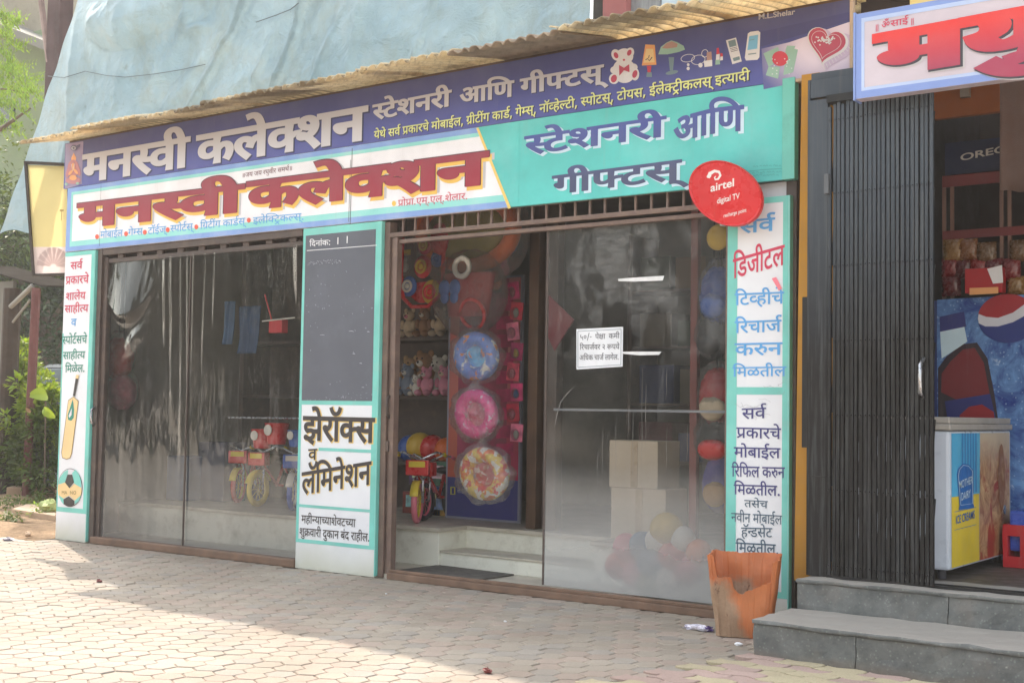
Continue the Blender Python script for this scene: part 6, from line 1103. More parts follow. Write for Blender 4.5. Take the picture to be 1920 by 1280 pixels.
where = ['top left of the rack', 'top middle of the rack', 'top right of the rack', 'second row far left of the rack', 'second row next to the leftmost packet', 'second row above the big red box', 'second row beside the pale post', 'bottom left corner of the rack', 'second row right of the pale post', 'top row right of the pale post', 'bottom row right of the pale post']
for (x, y, s, m), wh in zip(spots, where):
    p = W(x, y, RY-.02); b = MB()
    def pil(u, v, p=p, s=s):
        e = (1-(2*u-1)**4)*(1-(2*v-1)**4); return (p.x+(u-.5)*s*1.1, p.y-.035*e+.005*math.sin(u*40+v*13), p.z+(v-.5)*s*1.25)
    b.grid(pil, 10, 10); b.grid(lambda u, v: (pil(1-u, v)[0], 2*p.y-pil(1-u, v)[1], pil(1-u, v)[2]), 10, 10)
    tag(b.build('snack_packet', M_PK[m], smooth=True), '%s foil snack packet, %s' % (PKN[m], wh), 'packet', 'snack packets on the dim rack')
p = W(1850, 527, RY-.06); b = MB(); b.box(p.x-.13, p.y-.06, p.z-.085, p.x+.12, p.y+.03, p.z+.085)
bx = b.build('biscuit_box', paint('red_card', (176, 32, 40)), bevel=.006); tag(bx, 'large red box with white stripes on the bottom of the rack', 'box')
b = MB(); KP = Plane((0, p.y-.06, 0), (1, 0, 0), (0, 0, 1)); b.m = 0; shp(b, KP, [(1851, 504), (1879, 497), (1881, 530), (1862, 532)], 1.2); b.m = 1; shp(b, KP, [(1818, 540), (1872, 538), (1872, 550), (1818, 553)], 1.2); b.build('printed_stripe', [M_WHITE, PO], bx)
ct = thing('hanging_cloth', 'brown cloth hanging at the right side of the dim doorway', 'cloth', (-1.7, .2, 2.6))
b = MB(); c0 = W(1874, 360, .1)
b.grid(lambda u, v: (c0.x+u*.75, .1+.02*math.sin(u*16+v*2), c0.z+(3.75-c0.z)*v+(.01*math.sin(u*30) if v == 0 else 0)), 40, 12); b.build('cloth', mat('brown_cloth', (84, 64, 57), .9, .1, 4, bump=.4, bscale=200), ct, smooth=True, solid=.004)
mt = thing('bottle_crate', 'red plastic bottle crate on the dim floor beside the freezer', 'crate', (-1.9, 1.2, .37))
p0 = W(1880, 1000, 1.0); b = MB(); zc = .368
b.box(p0.x, 1.0, zc, p0.x+.45, 1.03, zc+.07); b.box(p0.x, 1.0, zc+.2, p0.x+.45, 1.03, zc+.27)
for i in range(5): b.box(p0.x+i*.105, 1.0, zc+.07, p0.x+.03+i*.105, 1.03, zc+.2)
b.box(p0.x, 1.031, zc, p0.x+.03, 1.35, zc+.27); b.box(p0.x+.42, 1.031, zc, p0.x+.45, 1.35, zc+.27); b.box(p0.x+.031, 1.031, zc, p0.x+.419, 1.35, zc+.02); b.build('crate_body', paint('crate_red', (190, 30, 40)), mt, bevel=.003)
b = MB(); b.box(p0.x+.03, 1.04, zc+.1, p0.x+.40, 1.3, zc+.36); b.build('blue_bag', mat('blue_plastic_bag', (60, 90, 190), .3, .2, 9), mt, bevel=.02)

# ------------------------------------------------------------------ broken orange bin and litter
bn = thing('waste_bin', 'broken square orange plastic bin with dried mud, left of the granite steps', 'bin', (-3.40, -.52, 0))
def m_bin():
    b = NB('orange_plastic'); c = b.mix(b.noise(3, 4), lin((184, 102, 60)), lin((204, 122, 76)))
    x = b.axis(0); z = b.z(); y = b.axis(1)
    n = b.math('MULTIPLY', b.math('SUBTRACT', b.noise(7, 5, .65, lo=0, hi=1), .5), .16)
    e = b.math('ADD', b.math('ADD', b.math('MULTIPLY', b.math('ADD', x, 3.34), 1.15), b.math('MULTIPLY', z, .44)), n)
    m = b.math('MULTIPLY', b.ramp(e, .03, -.03), b.ramp(b.math('ADD', z, b.math('MULTIPLY', n, 1.4)), .34, .28))
    c = b.mix(b.math('MULTIPLY', b.noise(5, 6, .7, lo=.45, hi=.75), .35), c, lin((150, 100, 70)))
    mud = b.mix(b.noise(9, 6, .7), lin((146, 120, 98)), lin((170, 144, 120)))
    mud = b.mix(b.noise(12, 5, .8, stretch=(1, 1, .4), lo=.6, hi=.68), mud, lin((86, 62, 50)))
    c = b.mix(b.math('MULTIPLY', m, .92), c, mud)
    return b.done(b.bsdf(c, .5, bump=b.math('ADD', b.math('MULTIPLY', m, .6), b.math('MULTIPLY', b.noise(40, 5, lo=0, hi=1), .25)), bstr=.5, bdist=.008))
ang = math.radians(20); cb = Vector((-3.42, -.44, 0))
def bw(x, y, z): return (cb.x+x*math.cos(ang)-y*math.sin(ang), cb.y+x*math.sin(ang)+y*math.cos(ang), z)
def binw(side, s, t):  # side wall position: s along 0..1, t up 0..1
    h = .475; k = .150+.055*t; kk = .13+.05*t
    A = [(-k, -kk), (k, -kk), (k, kk), (-k, kk)]; a = A[side]; c = A[(side+1) % 4]
    return (a[0]+(c[0]-a[0])*s, a[1]+(c[1]-a[1])*s, h*t)
def topz(side, s):
    if side == 0:
        pts = [(0, 1.0), (.10, .985), (.104, .735), (.34, .745), (.342, .66), (.36, .60), (.42, .555), (.52, .54), (.53, .565), (.66, .60), (.80, .655), (.93, .70), (.955, .735), (.965, .95), (1, .955)]
    elif side == 1: pts = [(0, .955), (.5, .98), (1, .985)]
    elif side == 2: pts = [(0, .985), (.2, .99), (.4, .985), (.6, .975), (.85, .985), (1, 1.0)]
    else: pts = [(0, 1.0), (.5, 1.0), (1, .99)]
    for (a, za), (c, zc_) in zip(pts, pts[1:]):
        if a <= s <= c: return za+(zc_-za)*(s-a)/max(1e-6, c-a)
    return pts[-1][1]
b = MB(); NS = 44
for side in range(4):
    V = []; F = []; NT = 14
    for i in range(NS+1):
        s = i/NS; tz = topz(side, s)+(random.uniform(-.006, .006)+.022*mnoise.noise(Vector((s*9, side*5, 0))))*(0 < i < NS)
        for j in range(NT+1):
            x, y, z = binw(side, s, tz*j/NT); rib = .0035*(1 if math.sin(s*2*math.pi*5) > .4 else 0); n = [(0, -1), (1, 0), (0, 1), (-1, 0)][side]
            rd = .02*(abs(2*s-1)**8); dn_ = .016*mnoise.noise(Vector((s*3+side*9, z*6, 2))); V.append(bw(x-n[0]*rd+n[0]*(rib+dn_), y-n[1]*rd+n[1]*(rib+dn_), z+.004))
    F = [(i*(NT+1)+j, (i+1)*(NT+1)+j, (i+1)*(NT+1)+j+1, i*(NT+1)+j+1) for i in range(NS) for j in range(NT)]
    b.add(V, F)
b.add([bw(-.14, -.12, .008), bw(.14, -.12, .008), bw(.14, .12, .008), bw(-.14, .12, .008)], [(0, 1, 2, 3)])
b.build('bin_body', m_bin(), bn, solid=.005)
def crumple(name, c, r, m, lab, cat, seed, flatk=.45, n=14):
    R = random.Random(seed); b = MB(); vs = []
    for i in range(n//2+1):
        for k in range(n):
            a = math.pi*i/(n//2); t = 2*math.pi*k/n; j = R.uniform(.55, 1.15)
            vs.append((c[0]+r[0]*math.sin(a)*math.cos(t)*j, c[1]+r[1]*math.sin(a)*math.sin(t)*j, max(c[2]-.003, c[2]+r[2]*(math.cos(a)*j+flatk))))
    fs = [(i*n+k, (i+1)*n+k, (i+1)*n+(k+1) % n, i*n+(k+1) % n) for i in range(n//2) for k in range(n)]
    b.add(vs, fs); return tag(b.build(name, m), lab, cat)
M_WRAP = mat('clear_wrapper', (222, 218, 232), .2, .15, 30, spec=.8); M_PURP = mat('violet_wrapper', (84, 60, 120), .25, .2, 30)
p = G(1308, 1180); crumple('plastic_wrapper', (p.x, p.y, .004), (.10, .05, .02), M_WRAP, 'crumpled clear plastic wrapper beside the broken bin', 'wrapper', 4)
p = G(1335, 1182); crumple('plastic_wrapper', (p.x-.01, p.y-.02, .004), (.035, .03, .018), M_PURP, 'crumpled violet wrapper at the foot of the broken bin', 'wrapper', 5)
p = G(914, 1262); crumple('torn_packet', (p.x, p.y, .006), (.030, .018, .016), mat('red_brown_wrapper', (126, 52, 48), .5, .3, 20), 'crushed red and grey packet on the sunlit paving', 'packet', 8)
p = G(186, 1091); crumple('leaf_scrap', (p.x, p.y, .005), (.03, .02, .014), mat('dry_leaf', (110, 44, 46), .8), 'dark red dry leaf on the shaded paving at left', 'leaf', 9)
for i, (x, y, s, lab) in enumerate(((1240, 1143, .02, 'small white paper scrap just below the door sill'), (947, 1166, .013, 'tiny white paper scrap in the middle of the shaded paving'), (724, 1114, .011, 'tiny pale scrap near the foot of the centre pillar'), (1385, 1210, .03, 'thin white paper strip in front of the granite step'), (1272, 1137, .014, 'small white scrap lying on the door sill edge'))):
    p = G(x, y); crumple('paper_scrap', (p.x, p.y, .004), (s, s*.6, s*.4), M_CHALK, lab, 'paper scrap', 20+i, n=10)
# ------------------------------------------------------------------ goods inside the shop
ZF = .347
mtt = thing('door_mat', 'dark ribbed door mat on the floor inside the open doorway', 'mat', (-6.3, .42, .03))
P = [G(773, 1068, .045), G(845, 1063.5, .045), G(972, 1078, .045), G(905, 1091.5, .045)]
b = MB(); b.prism([(-6.74, .22, .031), (-5.93, .17, .031), (-5.91, .64, .031), (-6.72, .70, .031)], (0, 0, .014)); b.build('mat', mat('dark_rubber', (92, 88, 84), .95, .2, 20, dirt=(130, 122, 112), dscale=14, bump=.6, bscale=160), mtt, bevel=.004)
# tall poster leaning at the back of the doorway
YPO = 1.5
pst = thing('poster_board', 'tall printed poster board with pink picture and blue foot behind the swim rings', 'poster', (-7.0, YPO, ZF))
PO_ = Plane((0, YPO, 0), (1, 0, 0), (0, 0, 1))
c1 = W(835, 950, YPO); c2 = W(974, 950, YPO); xl, xr = c1.x, c2.x; zt0 = W(900, 520, YPO).z
b = MB(); b.box(xl, YPO, ZF, xr, YPO+.03, zt0); b.build('panel', paint('poster_border', (150, 150, 170)), pst)
b = MB(); zb1 = W(835, 893, YPO).z
b.m = 0; b.poly([PO_.at(xl+.02, ZF+.02, LAY), PO_.at(xr-.02, ZF+.02, LAY), PO_.at(xr-.02, zb1, LAY), PO_.at(xl+.02, zb1, LAY)])
b.m = 1; xm = W(858, 800, YPO).x; b.poly([PO_.at(xl+.02, zb1, LAY), PO_.at(xm, zb1, LAY), PO_.at(xm, zt0-.02, LAY), PO_.at(xl+.02, zt0-.02, LAY)])
b.m = 2; xm2 = W(950, 800, YPO).x; b.poly([PO_.at(xm, zb1, LAY), PO_.at(xm2, zb1, LAY), PO_.at(xm2, zt0-.02, LAY), PO_.at(xm, zt0-.02, LAY)])
b.m = 3; b.poly([PO_.at(xm2, zb1, LAY), PO_.at(xr-.02, zb1, LAY), PO_.at(xr-.02, zt0-.02, LAY), PO_.at(xm2, zt0-.02, LAY)])
b.build('printed_picture', [paint('poster_blue', (62, 66, 140)), grad('poster_coral', (206, 96, 70), (206, 110, 104), .8, 1.6), mat('poster_dusky_rose', (160, 62, 92), .5, .35, 5, dirt=(98, 60, 80), dscale=4), grad('poster_pink', (206, 44, 96), (206, 110, 120), .9, 1.7)], pst)
b = MB()
for i in range(9):
    y = 560+i*34; shp(b, PO_, [(931, y), (963, y-2), (963, y+22), (931, y+24)], 2)
b.build('printed_box', mat('poster_magenta', (200, 52, 108), .5, .3, 6), pst)
b = MB(); stroke(b, PO_, [(846, 913), (853, 913), (853, 926), (846, 926), (846, 912)], 2.4, 2); b.build('square_emblem', paint('lime_yellow', (206, 200, 60)), pst)
b = MB(); put(b, PO_, "लाइफ टूल्स", (858, 915), (893, 917), 8, 2, 8); b.build('lettering', M_LGREY, pst)
b = MB(); putl(b, PO_, "NOKIA", (925, 652), (971, 649), 8, 2, .02); b.build('lettering', M_LGREY, pst)
# swim rings in clear bags, hung one below another
def m_bag(name='clear_bag', d=.10, g=.5):
    b = NB(name); tr = b.n('ShaderNodeBsdfTransparent', {0: (.96, .96, .96, 1)}).outputs[0]
    bn_ = b.n('ShaderNodeBump', {'Height': b.noise(14, 5, .7, lo=0, hi=1, dist=2), 'Strength': 1.0, 'Distance': .06}).outputs[0]
    gy = b.n('ShaderNodeBsdfGlossy', {0: (1, 1, 1, 1), 1: .12, 'Normal': bn_}).outputs[0]
    df = b.n('ShaderNodeBsdfDiffuse', {0: (.7, .7, .7, 1)}).outputs[0]
    lw = b.n('ShaderNodeLayerWeight', {0: .35, 'Normal': bn_}).outputs['Fresnel']
    s = b.mixsh(d, tr, df); return b.done(b.mixsh(b.math('MULTIPLY', lw, g), s, gy))
M_BAG = m_bag(d=.05, g=.6)
def m_print(name, base, spots, sc, lo=.56):
    b = NB(name); c = lin(base)
    for i, s in enumerate(spots):
        p = b.n('ShaderNodeVectorMath', {0: b.pos, 1: (i*3.1, i*1.7, i*2.3)}, operation='ADD').outputs[0]
        f = b.n('ShaderNodeTexNoise', {'Vector': p, 'Scale': sc*(1+.2*i), 'Detail': 2.0}).outputs['Fac']
        c = b.mix(b.ramp(f, lo, lo+.03), c, lin(s)) if not isinstance(c, tuple) else b.mix(b.ramp(f, lo, lo+.03), c, lin(s))
    return b.done(b.bsdf(c, .25, spec=.6))
RY_ = .72
VU = (W(945, 668, RY_)-W(845, 668, RY_)); 
def ring(name, lab, px, py, rpx, rpy, ms, inner, tilt=0):
    c = W(px, py, RY_); ru = abs((W(px+rpx, py, RY_)-c).x); rv = abs((W(px, py+rpy, RY_)-c).z)
    t = thing(name, lab, 'swim ring', (c.x, c.y, c.z), 'inflatable rings hung in bags in the doorway')
    U_ = Vector((math.cos(tilt), math.sin(tilt)*.4, 0)); V_ = Vector((0, -.12, 1))
    b = MB(); b.torus(c, ru*.72, ru*.26, U_, V_, 40, 14, Rv=rv*.72); b.build('ring', ms[0], t, smooth=True)
    b = MB(); 
    N_ = U_.normalized().cross(V_.normalized())
    def cen(u, v):
        a = u*2*math.pi; r = .68*v; return c+U_.normalized()*ru*r*math.cos(a)+V_.normalized()*rv*r*math.sin(a)-N_*(.02+.035*math.sin(a*3+v*5)*v)
    b.grid(cen, 30, 6); b.build('folded_centre', ms[1], t, smooth=True)
    b = MB()
    R = random.Random(int(px*7+py))
    def bag(u, v):
        a = u*2*math.pi; ph = v*math.pi; w_ = 1.18+.05*math.sin(a*7+py)+.03*math.sin(a*13); k = math.sin(ph)**.75
        return c+U_.normalized()*ru*w_*k*math.cos(a)+V_.normalized()*rv*w_*k*math.sin(a)+N_*(math.cos(ph)*.13+.012*math.sin(a*9+v*17))
    b.grid(bag, 56, 14); b.build('clear_bag', M_BAG, t, smooth=True)
    b = MB(); top_ = c+V_.normalized()*rv*1.05; b.grid(lambda u, v: top_+U_*((u-.5)*(.05+.16*abs(v-.35)))+Vector((0, .01*math.sin(u*20), v*.16)), 12, 8); b.build('bag_neck', M_BAG, t, smooth=True)
    return t
ring('swim_ring', 'blue inflatable ring with orange fish, topmost of the hanging three', 893, 668, 42, 46, [m_print('blue_fish_print', (112, 150, 232), [(240, 236, 226), (244, 150, 60)], 13, .6), m_print('turquoise_fish_print', (96, 190, 240), [(70, 130, 190), (230, 130, 60)], 11, .61)], 0)
ring('swim_ring', 'bright pink inflatable ring, middle of the hanging three', 893, 776, 40, 48, [m_print('pink_print', (252, 56, 156), [(250, 170, 210), (240, 220, 235)], 15, .63), m_print('rose_print', (206, 92, 120), [(216, 130, 140), (190, 60, 90)], 12)], 0)
ring('swim_ring', 'red, white and yellow inflatable ring, lowest of the hanging three', 908, 888, 46, 50, [m_print('carnival_print', (246, 210, 80), [(230, 54, 52), (244, 240, 232), (244, 130, 60)], 12, .53), m_print('red_white_print', (198, 60, 60), [(226, 206, 196), (206, 150, 120)], 14, .55)], 0)
# big wrapped toys hung under the ceiling
M_TR = mat('red_toy_plastic', (206, 44, 46), .3, .12, 4, spec=.6); M_TY = mat('yellow_toy_plastic', (206, 170, 60), .35, .1, 5); M_TB = mat('blue_toy_plastic', (62, 96, 170), .35, .15, 5); M_TO = mat('orange_toy_plastic', (234, 116, 52), .35, .1, 5); M_TG = mat('olive_toy_plastic', (150, 138, 62), .4, .15, 5); M_TW = mat('white_toy_plastic', (222, 216, 208), .35, .05, 5); M_PKC = mat('rose_toy_plastic', (232, 130, 150), .35)
TY = .78
def wp(x, y, Y=TY): return W(x, y, Y)
t = thing('toy_set', 'big orange and olive inflatable toy in clear wrap hanging at the top of the doorway', 'toy', wp(880, 450))
c = wp(868, 440); b = MB(); b.torus(c+Vector((0, .05, .05)), .48, .07, (1, 0, 0), (0, -.2, 1), 40, 12, Rv=.30); b.build('orange_rim', M_TO, t, smooth=True)
b = MB(); b.ball(c+Vector((-.02, .06, .06)), (.44, .07, .26), 24, 12); b.build('olive_middle', M_TG, t, smooth=True)
b = MB(); b.ball(c+Vector((-.25, .0, -.02)), (.10, .05, .14), 16, 9); b.build('red_flap', M_TR, t, smooth=True)
b = MB(); b.ball(c+Vector((.05, .04, -.02)), (.62, .16, .42), 30, 14, jit=.03); b.build('clear_wrap', M_BAG, t, smooth=True)
t = thing('toy_tray', 'red plastic tray set with yellow, red and blue discs hanging at the doorway top left', 'toy', wp(790, 540))
c = wp(790, 535)
b = MB(); Pt = [c+Vector((x, 0, z)) for x, z in ((-.22, .42), (-.23, .1), (-.2, -.1), (-.1, -.18), (.08, -.18), (.2, -.1), (.235, .1), (.24, .42))]; b.tube(Pt, .018, 10); b.build('tray_rim', M_TR, t, smooth=True)
b = MB(); b.grid(lambda u, v: c+Vector(((u-.5)*.42, .03+.02*math.sin(u*9), -.15+.12*(2*u-1)**2+v*(.18-.1*(2*u-1)**2))), 16, 6); b.build('tray_back', M_TR, t, smooth=True)
for dx, dz, r, m, m2, nm in ((.10, -.06, .10, M_TY, M_TR, 'yellow_disc'), (.0, .16, .095, M_TR, M_TY, 'red_disc'), (-.15, -.0, .085, M_TB, M_TW, 'blue_disc'), (.16, .22, .07, M_TB, M_TB, 'blue_disc'), (.02, .34, .075, M_TR, M_TY, 'red_disc')):
    b = MB(); b.ball(c+Vector((dx, .015, dz)), (r, .025, r*1.05), 24, 10); d = b.build(nm, m, t, smooth=True)
    b = MB(); b.torus(c+Vector((dx, -.012, dz)), r*.52, r*.14, (1, 0, 0), (0, 0, 1), 24, 8); b.ball(c+Vector((dx, -.012, dz)), (r*.3, .012, r*.3), 16, 6); b.build('disc_ring', m2, d, smooth=True)
t = thing('toy_basket', 'red plastic basket with a blue butterfly in clear wrap above the blue ring', 'toy', wp(880, 560))
c = wp(880, 545); M_TRD = mat('deep_red_plastic', (150, 38, 40), .35, .2, 4)
b = MB(); b.grid(lambda u, v: c+Vector(((.27-.07*(1-v))*math.cos(math.pi*(1+u)), -.1*math.sin(math.pi*u)*1.0, -.22+.36*v)), 24, 8); b.build('basket_side', M_TRD, t, smooth=True)
b = MB(); b.torus(c+Vector((.1, -.08, -.20)), .12, .016, (1, 0, 0), (0, -.3, 1), 30, 8); b.build('basket_handle', M_TR, t, smooth=True)
b = MB()
for s in (-1, 1): b.ball(c+Vector((-.13+s*.055, -.10, .02)), (.06, .02, .07), 14, 8); b.ball(c+Vector((-.13+s*.05, -.10, -.06)), (.045, .018, .05), 14, 8)
b.build('blue_butterfly', M_TB, t, smooth=True)
b = MB(); b.torus(c+Vector((.02, -.13, .18)), .075, .022, (1, 0, 0), (0, 0, 1), 26, 9, jit=.1); b.build('white_ring', M_TW, t, smooth=True)
b = MB(); b.ball(c+Vector((0, 0, -.02)), (.37, .2, .36), 30, 14, jit=.04); b.build('clear_wrap', M_BAG, t, smooth=True)
# small card packets strung up beside the poster, and boxed toys crowded under the shelf
PKS = [((214, 60, 120), 'magenta'), ((196, 40, 70), 'crimson'), ((226, 120, 150), 'pale pink'), ((170, 40, 96), 'plum'), ((222, 84, 110), 'coral pink')]
PKW = ['topmost of the string', 'second from the top of the string', 'third from the top of the string', 'fourth from the top of the string', 'fifth from the top of the string', 'sixth from the top of the string', 'seventh from the top of the string', 'lowest of the string']
for i in range(8):
    cc, nn = PKS[i % 5]; c = W(962+(i % 2)*7, 545+i*38, 1.22); R = random.Random(i)
    t = thing('card_packet', '%s toy packet beside the poster, %s' % (nn, PKW[i]), 'packet', c, 'packets strung beside the poster'); ro = R.uniform(-.15, .15)
    b = MB(); b.obox(c, (math.cos(ro), .3, math.sin(ro)), (-.3, 1, 0), (-math.sin(ro), 0, math.cos(ro)), .11, .02, .15); b.build('card', mat('card_print', cc, .4, .3, 14), t, bevel=.004)
    b = MB(); b.ball(c+Vector((0, -.025, -.015)), (.042, .022, .05), 14, 9); b.build('blister', M_BAG, t, smooth=True)
    b = MB(); b.ball(c+Vector((0, -.014, -.015)), (.026, .012, .036), 10, 7, .15); b.build('toy', [M_TY, M_TW, M_TB][i % 3] if i % 2 else M_PKC, t, smooth=True)
BX = [((150, 60, 50), 'brick red', .30, .2, 778, 925), ((60, 90, 150), 'blue', .26, .26, 806, 930), ((190, 150, 70), 'mustard', .22, .18, 826, 938), ((90, 60, 110), 'purple', .3, .2, 790, 875), ((60, 110, 90), 'green', .2, .22, 822, 872)]
for cc, nn, w_, h_, x, y in BX:
    p = W(x, y, 1.62); z0 = ZF if y > 900 else ZF+.27; b = MB(); b.box(p.x-w_/2, 1.62, z0, p.x+w_/2, 1.85, z0+h_); o_ = b.build('toy_box', mat('toy_box_print', cc, .4, .35, 9), bevel=.004)
    tag(o_, '%s boxed toy stacked under the soft toy shelf%s' % (nn, ', upper row' if y < 900 else ', on the floor'), 'toy box', 'boxed toys under the shelf')
    b = MB(); b.box(p.x-w_*.36, 1.617, z0+h_*.3, p.x+w_*.3, 1.619, z0+h_*.85); b.build('printed_label', mat('label_print', tuple(255-v*.6 for v in cc), .4, .4, 16), o_)
# soft toys on shelves
shf = thing('toy_shelf', 'dark wooden wall shelf holding soft toys at the left of the doorway', 'shelf', (-7.9, 1.9, 1.3))
SY = 1.75
zs1 = W(790, 632, SY).z; zs2 = W(790, 742, SY).z; zs3 = W(790, 866, SY).z
b = MB()
for z in (zs1, zs2, zs3): b.box(-10.3, SY-.02, z-.03, -7.2, SY+.38, z)
b.build('shelf_board', M_DKBROWN, shf)
b = MB(); b.box(-7.2, SY, ZF, -7.14, SY+.4, 3.2); b.box(-10.36, SY, ZF, -10.3, SY+.4, 3.2); b.box(-10.3, SY+.38, ZF, -7.2, SY+.40, 3.2); b.build('shelf_frame', M_DKBROWN, shf)
def m_fur(name, c):
    b = NB(name); col = b.mix(b.noise(12, 4), tuple(v*.8 for v in lin(c)), lin(c))
    return b.done(b.bsdf(col, 1.0, bump=b.noise(220, 4, lo=0, hi=1), bstr=.9, bdist=.01, spec=.1))
FUR = {k: m_fur(k+'_plush', c) for k, c in dict(cream=(224, 204, 176), brown=(170, 130, 100), white=(226, 220, 210), pink=(226, 150, 172), blue=(112, 140, 190), tan=(196, 160, 120), grey=(140, 150, 168)).items()}
M_NOSE = mat('dark_nose', (52, 40, 40), .4)
def teddy(x, y, Y, zb, s, colr, lab, accent=None):
    p = W(x, y, Y); c = Vector((p.x, Y, zb))
    t = thing('teddy_bear', lab, 'soft toy', c, 'soft toys on the shelves')
    b = MB(); J = .03
    b.ball(c+Vector((0, 0, .30*s)), (.22*s, .18*s, .28*s), 16, 10, J); b.ball(c+Vector((0, -.03*s, .70*s)), (.19*s, .17*s, .18*s), 16, 10, J)
    for sx in (-1, 1):
        b.ball(c+Vector((sx*.15*s, 0, .86*s)), (.075*s, .04*s, .075*s), 10, 7, J); b.ball(c+Vector((sx*.24*s, -.07*s, .40*s)), (.075*s, .09*s, .15*s), 10, 7, J); b.ball(c+Vector((sx*.17*s, -.2*s, .10*s)), (.10*s, .17*s, .10*s), 12, 8, J)
    b.build('body', FUR[colr], t, smooth=True)
    b = MB(); b.ball(c+Vector((0, -.17*s, .66*s)), (.085*s, .07*s, .065*s), 12, 8); b.build('muzzle', FUR[accent or 'white'], t, smooth=True)
    b = MB(); b.ball(c+Vector((0, -.235*s, .68*s)), .026*s, 8, 6)
    for sx in (-1, 1): b.ball(c+Vector((sx*.07*s, -.185*s, .755*s)), .02*s, 8, 6)
    b.build('face_buttons', M_NOSE, t, smooth=True)
    return t
teddy(768, 600, SY, zs1, .30, 'cream', 'cream soft toy with pink tummy side, leftmost on the top shelf', 'pink')
teddy(797, 600, SY, zs1, .31, 'brown', 'brown soft toy between two cream ones on the top shelf')
teddy(826, 600, SY, zs1, .30, 'cream', 'cream soft toy at the right end of the top shelf')
teddy(770, 700, SY+.12, zs2, .42, 'tan', 'tan soft toy at the back left of the middle shelf')
teddy(824, 700, SY+.12, zs2, .42, 'white', 'large white soft toy at the back right of the middle shelf')
teddy(797, 700, SY+.1, zs2, .47, 'brown', 'tall brown soft toy in the middle of the middle shelf')
teddy(765, 715, SY, zs2, .33, 'grey', 'grey blue soft toy at the front left of the middle shelf')
teddy(800, 720, SY-.02, zs2, .30, 'pink', 'fluffy pink soft toy at the front of the middle shelf')
teddy(834, 720, SY, zs2, .31, 'pink', 'pale pink soft toy beside the blue ring on the middle shelf', 'cream')
teddy(781, 726, SY-.02, zs2, .22, 'white', 'small white soft toy at the front of the middle shelf')
for x, s, m, lab in ((776, .14, M_TY, 'yellow toy ball on the low shelf'), (757, .12, M_TB, 'blue toy tub at the left end of the low shelf'), (800, .13, M_TR, 'red toy ball on the low shelf'), (826, .12, M_TO, 'orange toy ball at the right of the low shelf')):
    p = W(x, 790, SY); b = MB(); b.ball((p.x, SY+.1, zs3+s*.98), (s, s, s*(1.1 if 'tub' in lab else 1)), 18, 11); tag(b.build('toy_ball', m, smooth=True), lab, 'toy')
# children's bicycles
M_BK = mat('black_rubber', (50, 48, 50), .6, .1); M_RED = mat('red_bike_paint', (206, 36, 40), .3, .1, 5, spec=.6); M_BLU = mat('blue_bike_paint', (60, 96, 190), .3, .1, 5); M_YB = mat('yellow_bike_plastic', (226, 200, 60), .4, .08); M_PKB = mat('pink_bike_wrap', (226, 120, 140), .4, .08)
def bike(loc, rz, lab, body, tyre, acc, s=1.0):
    t = thing('child_bicycle', lab, 'bicycle', loc, 'children\'s bicycles inside the shop'); c = Vector(loc)
    F = Vector((math.cos(rz), math.sin(rz), 0)); L = Vector((-F.y, F.x, 0)); Z = Vector((0, 0, 1)); at = lambda f, l, z: c+F*f*s+L*l*s+Z*z*s
    for fx_ in (.30, -.30):
        b = MB(); b.torus(at(fx_, 0, .17), .15*s, .026*s, F, Z, 36, 10); wv = b.build('wheel', M_BK if fx_ < 0 else tyre, t, smooth=True)
        b = MB(); b.torus(at(fx_, 0, .17), .128*s, .012*s, F, Z, 32, 8)
        for k in range(10): a = k*math.pi/5; b.tube([at(fx_, 0, .17), at(fx_, 0, .17)+F*.125*s*math.cos(a)+Z*.125*s*math.sin(a)], .0025*s, 5)
        b.build('spokes', acc, wv, smooth=True)
    b = MB(); b.tube([at(.3, .045, .17), at(.27, .04, .36), at(.24, .0, .42), at(.22, 0, .52)], .012*s, 8); b.tube([at(.3, -.045, .17), at(.27, -.04, .36), at(.24, 0, .42)], .012*s, 8); b.build('fork', M_CHROME, t, smooth=True)
    b = MB(); b.tube([at(.24, 0, .42), at(-.02, 0, .20), at(-.14, 0, .40)], .018*s, 10); b.tube([at(-.02, 0, .2), at(-.3, .0, .17)], .013*s, 8); b.tube([at(-.14, 0, .4), at(-.3, 0, .17)], .011*s, 8); b.build('frame', body, t, smooth=True)
    b = MB(); b.tube([at(.15, .2, .58), at(.22, .15, .60), at(.23, 0, .53), at(.22, -.15, .60), at(.15, -.2, .58)], .011*s, 8); b.build('handlebar', M_CHROME, t, smooth=True)
    b = MB(); b.tube([at(.10, .205, .565), at(.16, .2, .582)], .017*s, 10); b.tube([at(.10, -.205, .565), at(.16, -.2, .582)], .017*s, 10); b.build('grip', acc, t, smooth=True)
    b = MB(); b.ball(at(-.15, 0, .44), (.11*s, .075*s, .035*s), 14, 8); b.build('seat', M_BK, t, smooth=True)
    b = MB(); b.obox(at(.30, 0, .47), L, F, Z, .20*s, .10*s, .13*s); b.build('front_basket', body, t, bevel=.012)
    b = MB(); b.obox(at(.352, 0, .50), L, F, Z, .14*s, .006, .05*s); b.build('basket_badge', acc, t)
    b = MB()
    for a in range(9):
        th = math.radians(20+a*17); b.v += [tuple(at(.3, l, .17)+F*.19*s*math.cos(th)+Z*.19*s*math.sin(th)) for l in (-.035, .035)]
    b.f = [[2*i, 2*i+1, 2*i+3, 2*i+2] for i in range(8)]; b.mi = [0]*8; b.col = [None]*8
    b.build('mudguard', acc, t, smooth=True, solid=.004)
    return t
p = W(770, 900, .95); bike((p.x-.02, 1.15, ZF), math.radians(-60), 'red child bicycle with yellow and pink trim standing in the open doorway', M_RED, M_PKB, M_YB, 1.0)
